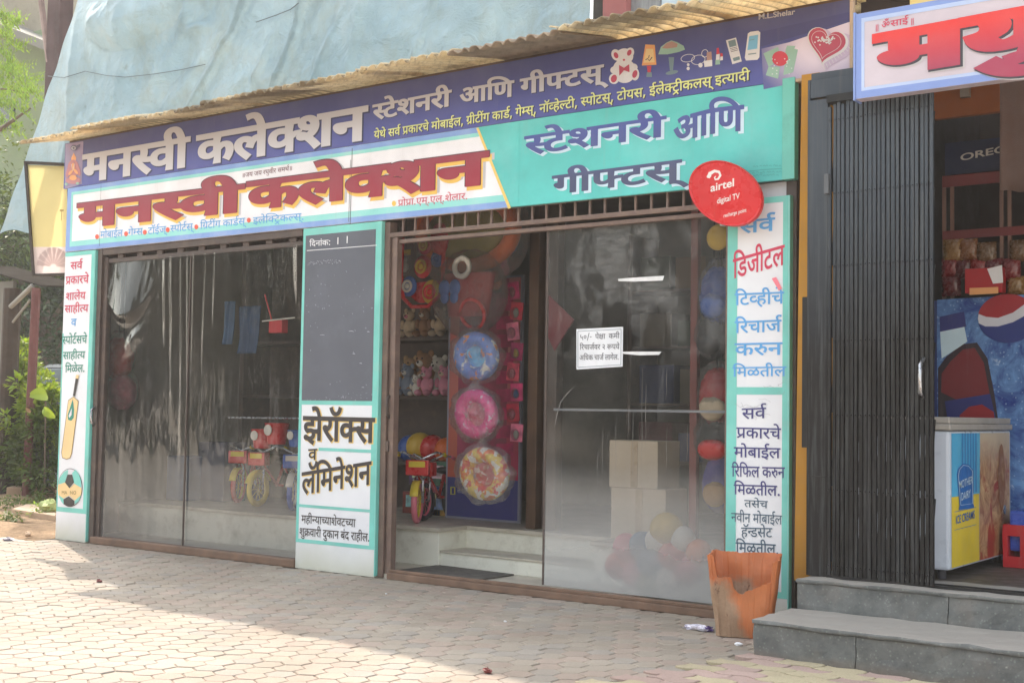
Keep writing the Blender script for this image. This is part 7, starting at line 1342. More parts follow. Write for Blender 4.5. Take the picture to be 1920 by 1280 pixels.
p = W(815, 900, 1.25); bike((p.x-.1, 1.42, ZF), math.radians(-75), 'dark red child bicycle behind the one in the doorway', M_RED, M_BK, M_PKB, .95)
for (x, y, Y, r, lab, bm_, ty, ac) in ((452, 900, 1.5, -62, 'red child bicycle with yellow trim behind the left plastic sheet, left of three', M_RED, M_RED, M_YB), (503, 900, 1.35, -78, 'red child bicycle with yellow tyre behind the left plastic sheet, middle of three', M_RED, M_YB, M_YB), (550, 900, 1.2, -58, 'blue and white child bicycle beside the centre pillar behind plastic', M_BLU, M_BLU, M_TW)):
    p = W(x, y, Y); bike((p.x, Y+.1, ZF), math.radians(r), lab, bm_, ty, ac, .98)
# wrapped goods hanging behind the left plastic
def bundle(name, lab, cat, x, y, Y, r, m, wrap=True, jit=.10):
    c = W(x, y, Y); t = thing(name, lab, cat, c); b = MB(); b.ball(c, r, 18, 12, jit); b.build('contents', m, t, smooth=True)
    if wrap: b = MB(); b.ball(c+Vector((0, 0, .03)), (r[0]*1.2, r[1]*1.2, r[2]*1.2), 22, 14, .07); b.build('clear_wrap', M_BAG, t, smooth=True)
    b = MB(); b.tube([c+Vector((0, 0, r[2]*1.1)), c+Vector((.01, 0, r[2]*1.1+.3)), (c.x, c.y, 3.29)], .004, 5); b.build('hanging_string', M_BK, t)
M_RSE = mat('rose_cloth', (200, 90, 110), .8, .3, 8); M_BLC = mat('blue_cloth', (56, 80, 116), .8, .15, 6); M_LBC = mat('light_blue_cloth', (84, 112, 148), .8, .15, 6)
bundle('toy_bundle', 'red and rose wrapped bundle hanging behind the left plastic, upper one', 'toy bundle', 222, 672, .35, (.17, .12, .2), M_TR)
bundle('toy_bundle', 'rose wrapped bundle hanging low behind the left plastic sheet', 'toy bundle', 228, 735, .38, (.17, .12, .17), M_RSE)
def cloth(name, lab, cat, x0, x1, y0, y1, Y, m):
    a = W(x0, y0, Y); c = W(x1, y1, Y); b = MB()
    b.grid(lambda u, v: (a.x+(c.x-a.x)*u+.03*(v-.5)*math.sin(v*4), Y+.02*math.sin(u*14+v*3), a.z+(c.z-a.z)*v), 20, 14); tag(b.build(name, m, smooth=True, solid=.006), lab, cat)
cloth('hanging_bag', 'narrow light blue bag hanging behind the left plastic sheet', 'bag', 421, 437, 565, 645, 1.0, M_LBC)
cloth('hanging_bag', 'broad blue bag hanging behind the left plastic sheet', 'bag', 448, 484, 575, 662, 1.0, M_BLC)
c = W(522, 612, .7); t = thing('hanging_box', 'small red box on a white rod behind the left plastic sheet', 'box', c)
b = MB(); b.obox(c, (1, 0, 0), (0, 1, 0), (0, 0, 1), .17, .08, .12); b.build('box', mat('coral_red_card', (206, 54, 64), .5), t, bevel=.006)
b = MB(); b.tube([c+Vector((-.16, -.05, .05)), c+Vector((.26, -.05, .07))], .007, 8); b.build('rod', M_TW, t)
b = MB(); b.tube([c+Vector((-.07, -.02, .06)), c+Vector((-.17, -.02, .30))], .007, 6); b.build('red_cord', M_TR, t)
for x, y, s, m, lab in ((492, 818, .105, M_TR, 'red toy bucket with white crest, left of two on the low rail'), (519, 808, .115, M_RED, 'red toy bucket with white crest, right of two on the low rail'), (557, 818, .09, M_TB, 'blue toy bucket at the end of the low rail by the pillar')):
    c = W(x, y, .55); t = thing('toy_bucket', lab, 'toy bucket', c, 'toy buckets on the low rail'); b = MB()
    n = 18; prof = [(s*.7, -s), (s*.95, s*.6), (s*1.0, s*.62)]
    for r, z in prof: b.v += [(c.x+r*math.cos(2*math.pi*k/n), c.y+r*math.sin(2*math.pi*k/n), c.z+z) for k in range(n)]
    b.f = [[i*n+k, i*n+(k+1) % n, (i+1)*n+(k+1) % n, (i+1)*n+k] for i in range(2) for k in range(n)]+[list(range(n))]; b.mi = [0]*len(b.f); b.col = [None]*len(b.f)
    b.build('bucket', m, t, smooth=True, solid=.004)
    b = MB(); b.disc((c.x, c.y-s*.98, c.z+.01), s*.42, s*.42, (1, 0, 0), (0, 0, 1), .006); b.build('crest_badge', M_TW, t)
c = W(480, 792, .6); b = MB(); b.tube([(c.x-.4, .62, c.z+.04), (c.x+.9, .62, c.z+.05)], .008, 8); tag(b.build('low_rail', M_CHROME), 'thin steel rail behind the left plastic sheet', 'rail')
for x, y, Y, w_, h_, col_, lab in ((330, 905, 1.1, .3, .45, (96, 112, 140), 'dusty blue carton on the left part of the raised floor'), (285, 915, 1.3, .28, .36, (120, 116, 84), 'olive carton at the far left of the raised floor'), (395, 880, 1.3, .4, .6, (88, 88, 104), 'tall grey carton behind the left plastic sheet')):
    p = W(x, y, Y); b = MB(); b.box(p.x-w_/2, Y, ZF, p.x+w_/2, Y+.3, ZF+h_); tag(b.build('carton', mat('dull_card', col_, .9, .2, 4), bevel=.006), lab, 'carton')
# behind the right sheet: cartons, school bags, ball net, poles
M_CARD = mat('buff_cardboard', (186, 170, 150), .85, .06, 3, dirt=(166, 148, 124), damt=.4)
def carton(lab, x, y0, y1, Y, w_, d_, flap=False):
    z0 = W(x, y1, Y).z; z1 = W(x, y0, Y).z; p = W(x, y1, Y); t = thing('carton', lab, 'carton', (p.x, Y, z0)); b = MB()
    b.box(p.x-w_/2, Y, z0, p.x+w_/2, Y+d_, z1); b.build('box', M_CARD, t, bevel=.006)
    b = MB(); b.box(p.x-.025, Y-.002, z0+.005, p.x+.025, Y-.0005, z1-.005); b.build('packing_tape', mat('buff_tape', (176, 154, 128), .3), t)
    return z1
pz = W(1190, 990, .95); 
def stack():
    b = MB(); Y = .95; p0_ = W(1145, 990, Y); p1_ = W(1243, 990, Y); zA = W(1190, 915, Y).z; zB = W(1190, 826, Y).z
    for lab, xa, xb, za, zb_ in (('lower buff carton of the stack behind the right sheet', p0_.x, p1_.x+.02, ZF, zA), ('upper buff carton of the stack behind the right sheet', p0_.x-.02, p1_.x-.05, zA+.002, zB)):
        t = thing('carton', lab, 'carton', ((xa+xb)/2, Y, za), 'cartons behind the right sheet'); b = MB(); b.box(xa, Y, za, xb, Y+.34, zb_); b.build('box', M_CARD, t, bevel=.006)
        b = MB(); b.box((xa+xb)/2-.02, Y-.003, za+.006, (xa+xb)/2+.04, Y-.001, zb_-.006); b.build('packing_tape', mat('buff_tape', (170, 150, 126), .3), t)
stack()
def school_bag(lab, x, y, Y, r, m, m2, wheel=False):
    c = W(x, y, Y); t = thing('school_bag', lab, 'bag', c); b = MB(); b.ball(c, r, 20, 12, .09); b.build('bag_body', m, t, smooth=True)
    b = MB(); b.ball(c+Vector((0, -r[1]*.75, -r[2]*.35)), (r[0]*.75, r[1]*.5, r[2]*.45), 16, 9, .02); b.build('front_pocket', m2, t, smooth=True)
    b = MB(); b.ball(c+Vector((0, 0, .02)), (r[0]*1.15, r[1]*1.2, r[2]*1.15), 22, 14, .06); b.build('clear_wrap', M_BAG, t, smooth=True)
    b = MB(); b.tube([c+Vector((0, 0, r[2])), (c.x, c.y, 3.29)], .005, 5); b.build('hanging_string', M_BK, t)
school_bag('blue bag in clear wrap hanging beside the right pillar, highest of the column', 1347, 555, .4, (.13, .10, .2), M_BLU, M_TB)
school_bag('black round bag hanging below the blue bag beside the right pillar', 1338, 632, .42, (.12, .10, .15), M_BK, M_BK)
school_bag('red and cream bag in clear wrap hanging low beside the right pillar', 1345, 745, .4, (.13, .10, .2), M_TR, FUR['cream'])
school_bag('dark bag with red badge in clear wrap, lowest of the hanging column', 1345, 825, .42, (.15, .10, .17), M_BK, M_TR)
school_bag('violet wrapped bundle above the broken bin behind the right sheet', 1350, 905, .4, (.12, .1, .2), mat('violet_cloth', (104, 96, 170), .7, .2), FUR['tan'])
bl = [(1175, 1025, .1, M_PKB, 'rose'), (1205, 1022, .1, M_LBC, 'pale blue'), (1160, 1060, .1, M_TR, 'red'), (1195, 1075, .11, M_PKB, 'pink'), (1225, 1055, .12, M_LBC, 'light blue'), (1262, 1040, .11, M_TR, 'coral red'), (1250, 992, .12, M_TY, 'yellow'), (1215, 1090, .1, M_TG, 'olive'), (1255, 1085, .1, M_TW, 'white'), (1290, 1070, .1, M_RSE, 'deep rose'), (1235, 1015, .1, M_TW, 'cream white'), (1310, 1035, .09, M_TO, 'orange'), (1280, 1010, .09, M_TW, 'milky white')]
bp = ['upper left of the heap', 'top of the heap beside the cartons', 'left edge of the heap', 'low on the left of the heap', 'middle of the heap', 'right middle of the heap', 'topmost of the heap', 'bottom of the heap', 'bottom right of the heap', 'right end of the heap', 'just under the topmost ball', 'far right above the bin', 'upper right of the heap']
for (x, y, r, m, cn), wh in zip(bl, bp):
    c = W(x, y, .34); b = MB(); b.ball(c, (r, r, r), 18, 12); tag(b.build('play_ball', m, smooth=True), '%s play ball behind the right sheet, %s' % (cn, wh), 'ball', 'heap of play balls behind the right sheet')
for x, Y, m, lab in ((1300, 1.0, M_WOOD, 'reddish wooden post behind the right sheet'),):
    p = W(x, 700, Y); b = MB(); b.box(p.x-.03, Y, ZF, p.x+.03, Y+.05, 3.29); tag(b.build('inner_post', mat('reddish_post', (132, 76, 72), .7, .2, 4), bevel=.005), lab, 'post')
# stock shelves along the back wall with boxes of different tints
bs = thing('stock_shelf', 'steel stock shelf against the right wall behind the right sheet', 'shelf', (-4.8, 2.4, ZF))
b = MB()
for z in (.9, 1.4, 1.9, 2.4): b.box(-5.9, 2.3, z-.02, -3.5, 2.75, z)
b.build('shelf_board', M_DKBROWN, bs)
b = MB()
for x in (-5.9, -4.7, -3.54): b.box(x, 2.29, ZF, x+.04, 2.76, 2.9)
b.build('shelf_post', M_DKBROWN, bs)
R = random.Random(12); tints = [((84, 44, 46), 'maroon'), ((48, 58, 92), 'navy'), ((96, 90, 80), 'stone'), ((62, 76, 64), 'sage'), ((104, 80, 50), 'ochre'), ((74, 68, 90), 'mauve')]
sh_n = {.9: 'lowest', 1.4: 'second', 1.9: 'third', 2.4: 'top'}; i = 0
for z in (.9, 1.4, 1.9, 2.4):
    x = -5.8; k = 0
    for slot in ('left end', 'left of centre', 'centre', 'right of centre', 'right end'):
        w_ = R.uniform(.28, .4); c_, n_ = tints[(i*5+k*2) % 6]; k += 1; i += 1
        b = MB(); b.box(x, 2.33, z+.001, x+w_, 2.66, z+R.uniform(.22, .4)); o_ = b.build('stock_box', mat('stock_card', c_, .8, .15, 4), bevel=.006)
        tag(o_, '%s stock box on the %s board of the steel shelf, %s' % (n_, sh_n[z], slot), 'box', 'stock boxes on the steel shelf'); x += w_+.06
ls = thing('stock_shelf', 'tall dark stock shelf seen dimly behind the left plastic sheet', 'shelf', (-10.2, 2.2, ZF))
b = MB()
for z in (.85, 1.3, 1.75, 2.2, 2.65): b.box(-12.0+1.25, 2.5, z-.02, -8.2, 2.9, z)
b.build('shelf_board', M_DKBROWN, ls)
b = MB()
for x in (-10.72, -9.5, -8.25): b.box(x, 2.49, ZF, x+.05, 2.91, 3.1)
b.build('shelf_post', M_DKBROWN, ls)
R = random.Random(31); sh_m = {.85: 'lowest', 1.3: 'second', 1.75: 'third', 2.2: 'fourth', 2.65: 'top'}; i = 0
for z in (.85, 1.3, 1.75, 2.2, 2.65):
    x = -10.66
    for slot in ('far left', 'left of centre', 'centre', 'right of centre', 'far right'):
        w_ = R.uniform(.3, .42); c_, n_ = tints[(i*7+2) % 6]; i += 1; b = MB(); b.box(x, 2.53+R.uniform(0, .05), z+.001, x+w_, 2.84, z+R.uniform(.2, .36)); o_ = b.build('stock_box', mat('stock_card', c_, .8, .25, 6), bevel=.006)
        tag(o_, '%s stock box on the %s board of the dark left shelf, %s' % (n_, sh_m[z], slot), 'box', 'stock boxes on the dark left shelf'); x += w_+R.uniform(.04, .09)
# small red kite-shaped pennant and yellow disc seen through the pane
c = W(1048, 600, .8); b = MB(); b.prism([c+Vector(v) for v in ((-.1, 0, .2), (.14, 0, 0), (-.04, 0, -.24), (-.12, 0, -.1))], (0, .01, 0)); tag(b.build('red_pennant', mat('dark_red_cloth', (110, 44, 52), .8)), 'dark red pennant behind the right sheet near the inner post', 'pennant')
c = W(1347, 445, .3); b = MB(); b.ball(c, (.09, .03, .09), 18, 9); tag(b.build('yellow_disc', M_TY, smooth=True), 'yellow toy disc behind the pane under the round red sign', 'toy')
# extra small toys strung above the soft toys, filling the upper left of the doorway
R = random.Random(51); TC = [(M_TY, 'yellow'), (M_PKC, 'rose'), (M_TB, 'blue'), (M_TO, 'orange'), (M_TW, 'white'), (M_TR, 'red')]
TW_ = [(925, 470), (945, 505), (960, 465), (930, 530), (758, 500), (815, 470), (835, 505), (850, 470)]
TP = ['right of the orange toy', 'right of the red basket, lower', 'close to the inner post', 'just above the topmost ring at right', 'far left beside the door frame', 'left of the orange toy, upper', 'left of the white ring', 'under the orange rim']
for i, ((x, y), wh) in enumerate(zip(TW_, TP)):
    m, nm = TC[i % 6]; c = W(x, y, .95); t = thing('hanging_toy', 'small %s toy in a clear packet hanging %s' % (nm, wh), 'toy', c, 'small toys hanging in the doorway')
    b = MB(); s = R.uniform(.045, .06); b.ball(c, (s, s*.6, s), 14, 9, .08); b.ball(c+Vector((0, 0, s*1.25)), (s*.6, s*.5, s*.55), 12, 8, .05); b.build('toy', m, t, smooth=True)
    b = MB(); b.obox(c+Vector((0, .02, s*2.6)), (1, 0, 0), (0, 1, 0), (0, 0, 1), s*2.2, .004, s*1.0); b.build('header_card', TC[(i+2) % 6][0], t)
    b = MB(); b.ball(c+Vector((0, 0, s*.4)), (s*1.5, s*.9, s*2.0), 16, 10, .06); b.build('clear_packet', M_BAG, t, smooth=True)
    b = MB(); b.tube([c+Vector((0, .02, s*3)), (c.x, c.y+.02, 3.29)], .003, 5); b.build('hanging_string', M_BK, t)
# ------------------------------------------------------------------ tarpaulin and upper storey
def m_tarp():
    b = NB('weathered_blue_tarpaulin'); c = b.mix(b.noise(1.1, 5), lin((148, 174, 186)), lin((174, 198, 208)))
    c = b.mix(b.math('MULTIPLY', b.noise(2.2, 6, .7, lo=.52, hi=.72), .5), c, lin((172, 178, 172)))
    c = b.mix(b.math('MULTIPLY', b.noise(7, 5, .75, lo=.62, hi=.74), .55), c, lin((124, 134, 132)))
    c = b.mix(b.math('MULTIPLY', b.noise(1.6, 7, .8, stretch=(1, 1, .35), lo=.5, hi=.68), .5), c, lin((150, 160, 152)))
    c = b.mix(b.math('MULTIPLY', b.noise(40, 3, .8, lo=.7, hi=.78), .6), c, lin((104, 110, 110)))
    s = b.bsdf(c, .55, bump=b.noise(4, 8, .75, lo=0, hi=1, dist=1.0), bstr=.8, bdist=.09)
    return b.done(b.mixsh(.12, s, b.n('ShaderNodeBsdfTranslucent', {0: c}).outputs[0]))
tp = thing('tarpaulin', 'pale blue weathered tarpaulin hung above the corrugated eave', 'tarpaulin', (-9, .3, 3.9))
def lerp(a, b, t): return a+(b-a)*t
def tarp_low(u): k = max(0, min(1, (u-.085)/.07)); return 3.13+.03*math.sin(u*60)+.80*k*k*(3-2*k)
def tarp(u, v):
    # u along, v bottom..top ; left edge slants from a low outer corner up to the post
    zb = tarp_low(u); zt_ = lerp(5.62, 6.35, min(1, u*4)); z = lerp(zb, zt_, v)
    xl = -12.60+(z-3.10)*.47; x = lerp(xl, -5.03+.012*math.sin(v*22), u)
    e = min(1, u*9+.12); y = .30+.10*v
    q = .035*math.sin(x*1.9+z*1.4)+.016*math.sin(x*4.3-z*3.1+1)+.008*math.sin(x*9+z*5.5)
    # drag folds pulled up to the right, sharp on one side
    for cx, cz, dx, dz, a, w_, ln in ((-9.0, 4.75, .62, .78, .075, .035, .9), (-8.1, 4.65, .40, .92, .085, .03, .8), (-9.55, 4.4, .7, .7, .04, .05, .6), (-7.3, 4.6, .2, .98, .035, .03, .7), (-11.45, 4.4, .02, 1, .05, .035, 1.1), (-8.6, 4.3, .5, .86, .04, .025, .45), (-6.6, 4.45, .45, .9, .03, .03, .6), (-5.9, 4.3, -.3, .95, .03, .04, .5), (-7.75, 4.3, .5, .86, .03, .03, .5)):
        d = ((x-cx)*dz-(z-cz)*dx)/w_; al = ((x-cx)*dx+(z-cz)*dz)/ln
        q -= a*(math.exp(-d*d) if d > 0 else 1/(1+(.55*d)**2)**1.5)*math.exp(-al**4)
    # sagging pocket near the top left, with a pinched tuck beside it
    k = max(0, 1-((x+10.45)/1.15)**2)**2; zl = 4.80+.55*((x+10.45)/1.05)**2; d = (z-zl)/.5
    if k > 0: q -= .20*k*(max(0, d*1.6)*math.exp(1-1.6*d)*.9 if d > 0 else .25*math.exp(-(d/.12)**2)*0)
    q -= .10*math.exp(-((x+9.1)/.8)**2)*math.exp(-((z-5.28-.16*(x+9.1))/.09)**2)
    q -= .09*math.exp(-(((x+9.68)-.4*(z-4.9))/.07)**2)*math.exp(-((z-4.98)/.16)**2)+.07*math.exp(-((x+9.45)/.16)**2)*math.exp(-((z-4.87)/.05)**2)
    # crumples: sharp ridges at three sizes
    rg = lambda a, o: 1-2*abs(mnoise.noise(Vector((x*a+o, z*a*.8-x*a*.35, o))))
    q -= .085*max(0, rg(.95, 3)-.3)+.036*max(0, rg(2.3, 8)-.3)+.013*max(0, rg(5.5, 1)-.25)
    # fine creases
    q += .0032*math.sin(x*31+z*17+3*math.sin(z*5+x*2))+.0022*math.sin(x*13-z*47+2*math.sin(x*4))
    if u == 0: x += .012*math.sin(v*30)
    return (x, y+q*e, z)
MB().grid(tarp, 330, 150).build('sheet', m_tarp(), tp, smooth=True)
M_ROPE = mat('grey_cord', (112, 120, 124), .8)
b = MB()
for line in ([(90, 143), (120, 146), (160, 134), (200, 142), (235, 145), (290, 139), (340, 131), (385, 121)], [(480, 42), (520, 28), (545, 18), (560, 6)]):
    P = []; pts = []
    for (xa, ya), (xb, yb_) in zip(line, line[1:]):
        n = max(2, int(math.hypot(xb-xa, yb_-ya)/6)); pts += [(xa+(xb-xa)*i/n, ya+(yb_-ya)*i/n) for i in range(n)]
    for x, y in pts+line[-1:]:
        best = None
        for k in range(120):
            Y = -.12+k*.006; p = W(x, y, Y); xl = -12.60+(p.z-3.10)*.47; uu = max(.001, min(1, (p.x-xl)/(-5.03-xl)))
            zb = tarp_low(uu); zt_ = lerp(5.62, 6.35, min(1, uu*4)); s_ = tarp(uu, max(0, min(1, (p.z-zb)/(zt_-zb))))
            e = abs(s_[1]-.022-Y)
            if best is None or e < best[0]: best = (e, p)
        P.append(best[1])
    b.tube(P, .004, 6)
b.build('tie_cord', M_ROPE, tp, smooth=True)
up = thing('upper_storey', 'stained grey upper storey wall with dark frame and red pillar above the eave', 'building', (-4, .8, 4.0))
p0 = W(1112, 0, .8); p1 = W(1131, 0, .8); p2 = W(1176, 0, .8); p3 = W(1232, 0, .8)
b = MB(); b.box(p0.x, .8, 3.98, p1.x, .95, 5.4); b.build('dark_post', M_FRM, up)
b = MB(); b.box(p1.x+.01, .78, 3.98, p2.x, 1.0, 5.4); b.build('red_pillar', mat('faded_red_paint', (176, 110, 110), .8, .12, 4, dirt=(130, 96, 92)), up)
b = MB(); b.box(p2.x+.005, .85, 3.98, p3.x, 1.0, 5.4); b.build('stained_wall', mat('mouldy_plaster', (152, 154, 158), .9, .15, 5, dirt=(88, 88, 92), dscale=9, damt=.9, streak=True), up)
b = MB(); b.box(p3.x+.005, .86, 3.98, p3.x+1.5, 1.0, 5.4); b.build('pale_sheet', mat('pale_blue_sheet', (190, 206, 220), .6, .1, 3), up)
b = MB(); b.box(p0.x, .75, 3.93, p3.x+1.5, 1.2, 3.975); b.build('ledge', M_OUTW, up)

# ------------------------------------------------------------------ left side: post, far house, shed, car, trees, shrubs, rubble
lp = thing('leaning_post', 'dark brown post with a slanting brace beside the tarpaulin edge', 'post', (-12.7, 1.0, 3.45))
a0 = W(112, -60, 1.0); a1 = W(92, 132, 1.0)
M_POSTB = mat('dark_brown_timber', (84, 66, 66), .8, .2, 5, dirt=(60, 48, 46), streak=True)
b = MB(); b.box(-12.86, .95, 3.45, -12.62, 1.12, 6.6); b.box(-12.84, .97, 3.45, -11.0, 1.10, 3.58); b.build('post', M_POSTB, lp)
b = MB(); q0 = W(78, 10, .98); q1 = W(92, 118, .98); b.tube([q0+Vector((-.1, 0, .5)), q0, q1], .035, 8); b.build('brace', mat('grey_timber', (150, 130, 124), .8, .2, 6), lp)
HY = 11.0
def hp(x, y): return W(x, y, HY)
fh = thing('far_house', 'olive green house wall with a sloping grey eave far behind the trees', 'house', (hp(40, 200).x, HY, 0))
h0 = hp(-300, 400); h1 = hp(120, 400)
b = MB(); b.box(h0.x, HY, 0, h1.x+3, HY+6, hp(40, 66).z); b.build('wall', mat('olive_plaster', (126, 140, 108), .9, .1, .8, dirt=(110, 116, 96)), fh)
e0 = hp(0, 45); e1 = hp(130, 95); b = MB(); b.obox((e0+e1)/2+Vector((0, -.3, 0)), e1-e0, (0, 1, 0), (0, 0, 1), 9, 1.6, .22); b.build('eave', mat('pale_cement', (120, 118, 112), .9, .1, 1), fh)
b = MB(); b.box(h0.x, HY+.5, hp(40, 66).z, h1.x+3, HY+6, hp(40, -80).z); b.build('upper_wall', mat('tan_plaster', (150, 140, 122), .9, .12, .7, dirt=(104, 98, 88)), fh)  # upper wall in one tan tone with dirt blotches
b = MB(); o_ = hp(8, 215); b.box(o_.x-.5, HY-.06, hp(0, 245).z, o_.x+.5, HY-.002, hp(0, 205).z); b.build('window', mat('dark_pane', (60, 70, 66), .2), fh)
SHY = 2.6
def sp(x, y): return W(x, y, SHY)
sd = thing('lean_to_shed', 'small lean-to with a sloping sheet roof on rusty red posts at the left edge', 'shed', (sp(40, 850).x, SHY, 0))
r0 = sp(-60, 492); r1 = sp(78, 530); dv = r1-r0
b = MB(); b.obox((r0+r1)/2+Vector((0, .35, -.02)), dv, (0, 1, .07), (dv.cross(Vector((0, 1, .07)))), dv.length, .7, .022); b.build('roof', mat('grey_asbestos', (58, 54, 50), 1.0, .15, 4, spec=0), sd)
M_RPOST = mat('rusty_red_post', (104, 62, 60), .8, .2, 6, dirt=(72, 50, 44), damt=.8)
b = MB(); t0 = sp(68, 540); f0 = sp(57, 760); b.tube([(t0.x, SHY, t0.z), (f0.x-.02, SHY, 0)], .06, 8); b.build('post', M_RPOST, sd)
b = MB(); t0 = sp(12, 540); b.tube([(t0.x, SHY+.1, t0.z), (t0.x-.03, SHY+.1, 0)], .12, 10); b.build('post', mat('brown_bark_post', (64, 52, 44), .9, .2, 5, dirt=(48, 40, 34), bump=.6, bscale=20), sd)
b = MB(); b.tube([sp(62, 535), sp(20, 575)], .035, 8); b.tube([sp(57, 562), sp(24, 604)], .018, 6); b.build('brace', mat('weathered_batten', (140, 137, 130), .8), sd)
b = MB(); b.box(sp(-40, 600).x, SHY+.15, 0, sp(4, 600).x, SHY+.2, sp(0, 525).z); b.build('wall_sheet', mat('pale_plaster_sheet', (120, 117, 110), .9, .15, 3, dirt=(110, 104, 96)), sd)
# parked car, mostly hidden by the shrubs
CYD = 6.2; c = W(95, 760, CYD)
car = thing('parked_car', 'dark parked car with grey roof behind the roadside shrubs', 'car', (c.x, CYD, 0))
zr = W(95, 681, CYD).z; zb_ = .95
cx0, cx1 = c.x-1.2, c.x+2.6
b = MB(); b.prism([(cx0-.9, CYD, .3), (cx1+.5, CYD, .3), (cx1+.55, CYD, zb_), (cx1-.1, CYD, zb_+.03), (cx0, CYD, zb_+.05), (cx0-.85, CYD, zb_-.1)], (0, 1.6, 0)); b.build('body', mat('dark_grey_car_paint', (70, 74, 80), .25, .05, 3, spec=.7), car, bevel=.05)
b = MB(); b.prism([(cx0+.05, CYD+.1, zb_+.055), (cx1-.2, CYD+.1, zb_+.055), (cx1-.55, CYD+.2, zr-.07), (cx0+.65, CYD+.2, zr-.07)], (0, 1.38, 0)); b.build('windows', mat('dark_car_glass', (60, 78, 88), .08, spec=.9), car, bevel=.03)
b = MB(); b.prism([(cx0+.6, CYD+.18, zr-.07), (cx1-.5, CYD+.18, zr-.07), (cx1-.62, CYD+.25, zr), (cx0+.72, CYD+.25, zr)], (0, 1.26, 0)); b.build('roof', mat('light_grey_car_roof', (96, 100, 102), .3), car, bevel=.02)
for x in (cx0-.2, cx1-.3):
    b = MB(); b.torus((x, CYD+.05, .32), .24, .085, (1, 0, 0), (0, 0, 1), 28, 10); b.disc((x, CYD-.0, .32), .2, .2, (1, 0, 0), (0, 0, 1), .03); b.build('wheel', M_BK, car, smooth=True)
# foliage
def m_leaf(name, c, tr=.4):
    b = NB(name); oi = b.n('ShaderNodeAttribute', attribute_name='tint').outputs[0]
    col = b.mix(1.0, oi, lin(c), 'MULTIPLY')
    return b.done(b.mixsh(tr, b.bsdf(col, .5, spec=.3), b.n('ShaderNodeBsdfTranslucent', {0: b.mix(1, col, (1.25, 1.2, .5), 'MULTIPLY')}).outputs[0]))
M_LEAFD = m_leaf('deep_green_leaf', (64, 80, 58), .3); M_LEAFM = m_leaf('mid_green_leaf', (88, 106, 58), .35); M_LEAFL = m_leaf('bright_green_leaf', (126, 154, 78), .4); M_LEAFS = m_leaf('sunlit_tone_leaf', (128, 150, 58), .4); M_BARK = mat('grey_brown_bark', (104, 90, 78), .95, .2, 5, bump=.8, bscale=18, bdist=.02)  # the shrubs' leaf carries sunlight in its brighter yellow green
def leaf(b, p, d, n, L, w_):
    s = d.cross(n).normalized(); d = d.normalized(); n = n.normalized(); R_ = random.uniform(.7, 1.3); b.c = (R_*random.uniform(.9, 1.15), R_, R_*random.uniform(.8, 1.1))
    b.add([p, p+d*L*.45+s*w_*.5+n*L*.06, p+d*L-n*L*.08, p+d*L*.45-s*w_*.5+n*L*.06], [(0, 1, 2, 3)])
def crown(b, c, r, n_cl, n_lf, L, seed, flat=1.0, droop=.25):
    R = random.Random(seed)
    for _ in range(n_cl):
        while True:
            q = Vector((R.uniform(-1, 1), R.uniform(-1, 1), R.uniform(-1, 1)))
            if .25 < q.length < 1 and R.random() < q.length: break
        k = 1+.18*math.sin(q.x*5+seed)+.15*math.sin(q.z*7+q.y*4); cc = Vector(c)+Vector((q.x*r[0], q.y*r[1], q.z*r[2]))*k; cr = R.uniform(.45, 1.0)*min(r)*.34
        for _ in range(n_lf):
            o_ = Vector((R.gauss(0, 1), R.gauss(0, 1), R.gauss(0, .7)))*cr*.55; d = (o_.normalized()+q*.4+Vector((R.uniform(-.6, .6), R.uniform(-.6, .6), -droop))).normalized()
            leaf(b, cc+o_, d, Vector((R.uniform(-.6, .6), R.uniform(-.6, .6), 1)), L*R.uniform(.6, 1.3), L*R.uniform(.35, .6))
    b.c = None
def trunk(t, x, y, h, r, lean=(0, 0), limbs=5, seed=1):
    R = random.Random(seed); b = MB(); P = [(x+lean[0]*k**1.4+R.uniform(-.05, .05)*h*.1, y+lean[1]*k, h*k) for k in (0, .25, .5, .75, 1)]; b.tube(P, [r*1.25, r, r*.85, r*.7, r*.45], 9)
    for i in range(limbs):
        k = R.uniform(.45, .95); a = R.uniform(0, 6.28); s = Vector((x+lean[0]*k**1.4, y+lean[1]*k, h*k)); e = s+Vector((math.cos(a)*h*.28, math.sin(a)*h*.28, h*R.uniform(.12, .3))); b.tube([s, (s+e)/2+Vector((0, 0, h*.04)), e], [r*.5, r*.35, r*.12], 6)
    b.build('trunk', M_BARK, t, smooth=True)
def tree(lab, x, y, h, rc, m, seed, L=.16, n=110, lf=36, zc=None, r=.16, lean=(0, 0)):
    t = thing('leafy_tree', lab, 'tree', (x, y, 0), 'trees at the left'); trunk(t, x, y, h*.75, r, lean, 6, seed)
    b = MB(); crown(b, (x+lean[0], y+lean[1], zc or h*.72), rc, n, lf, L, seed); b.build('crown', m, t); return t
def at(x, y, Y): return W(x, y, Y)
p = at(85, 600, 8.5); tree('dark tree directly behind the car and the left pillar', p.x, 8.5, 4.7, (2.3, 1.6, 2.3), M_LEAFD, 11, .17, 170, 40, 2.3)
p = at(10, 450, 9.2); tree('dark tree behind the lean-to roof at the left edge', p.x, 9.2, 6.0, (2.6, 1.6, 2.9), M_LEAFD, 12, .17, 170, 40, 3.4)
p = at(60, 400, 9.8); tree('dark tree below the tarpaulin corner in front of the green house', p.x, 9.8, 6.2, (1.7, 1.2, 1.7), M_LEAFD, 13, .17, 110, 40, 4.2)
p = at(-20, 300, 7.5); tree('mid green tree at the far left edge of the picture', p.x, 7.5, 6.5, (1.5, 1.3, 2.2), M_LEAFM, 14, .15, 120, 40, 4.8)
p = at(125, 640, 12); tree('dark tree in the gap left of the white pillar', p.x, 12, 6, (2.6, 1.5, 3.0), M_LEAFD, 15, .18, 130, 40, 3)
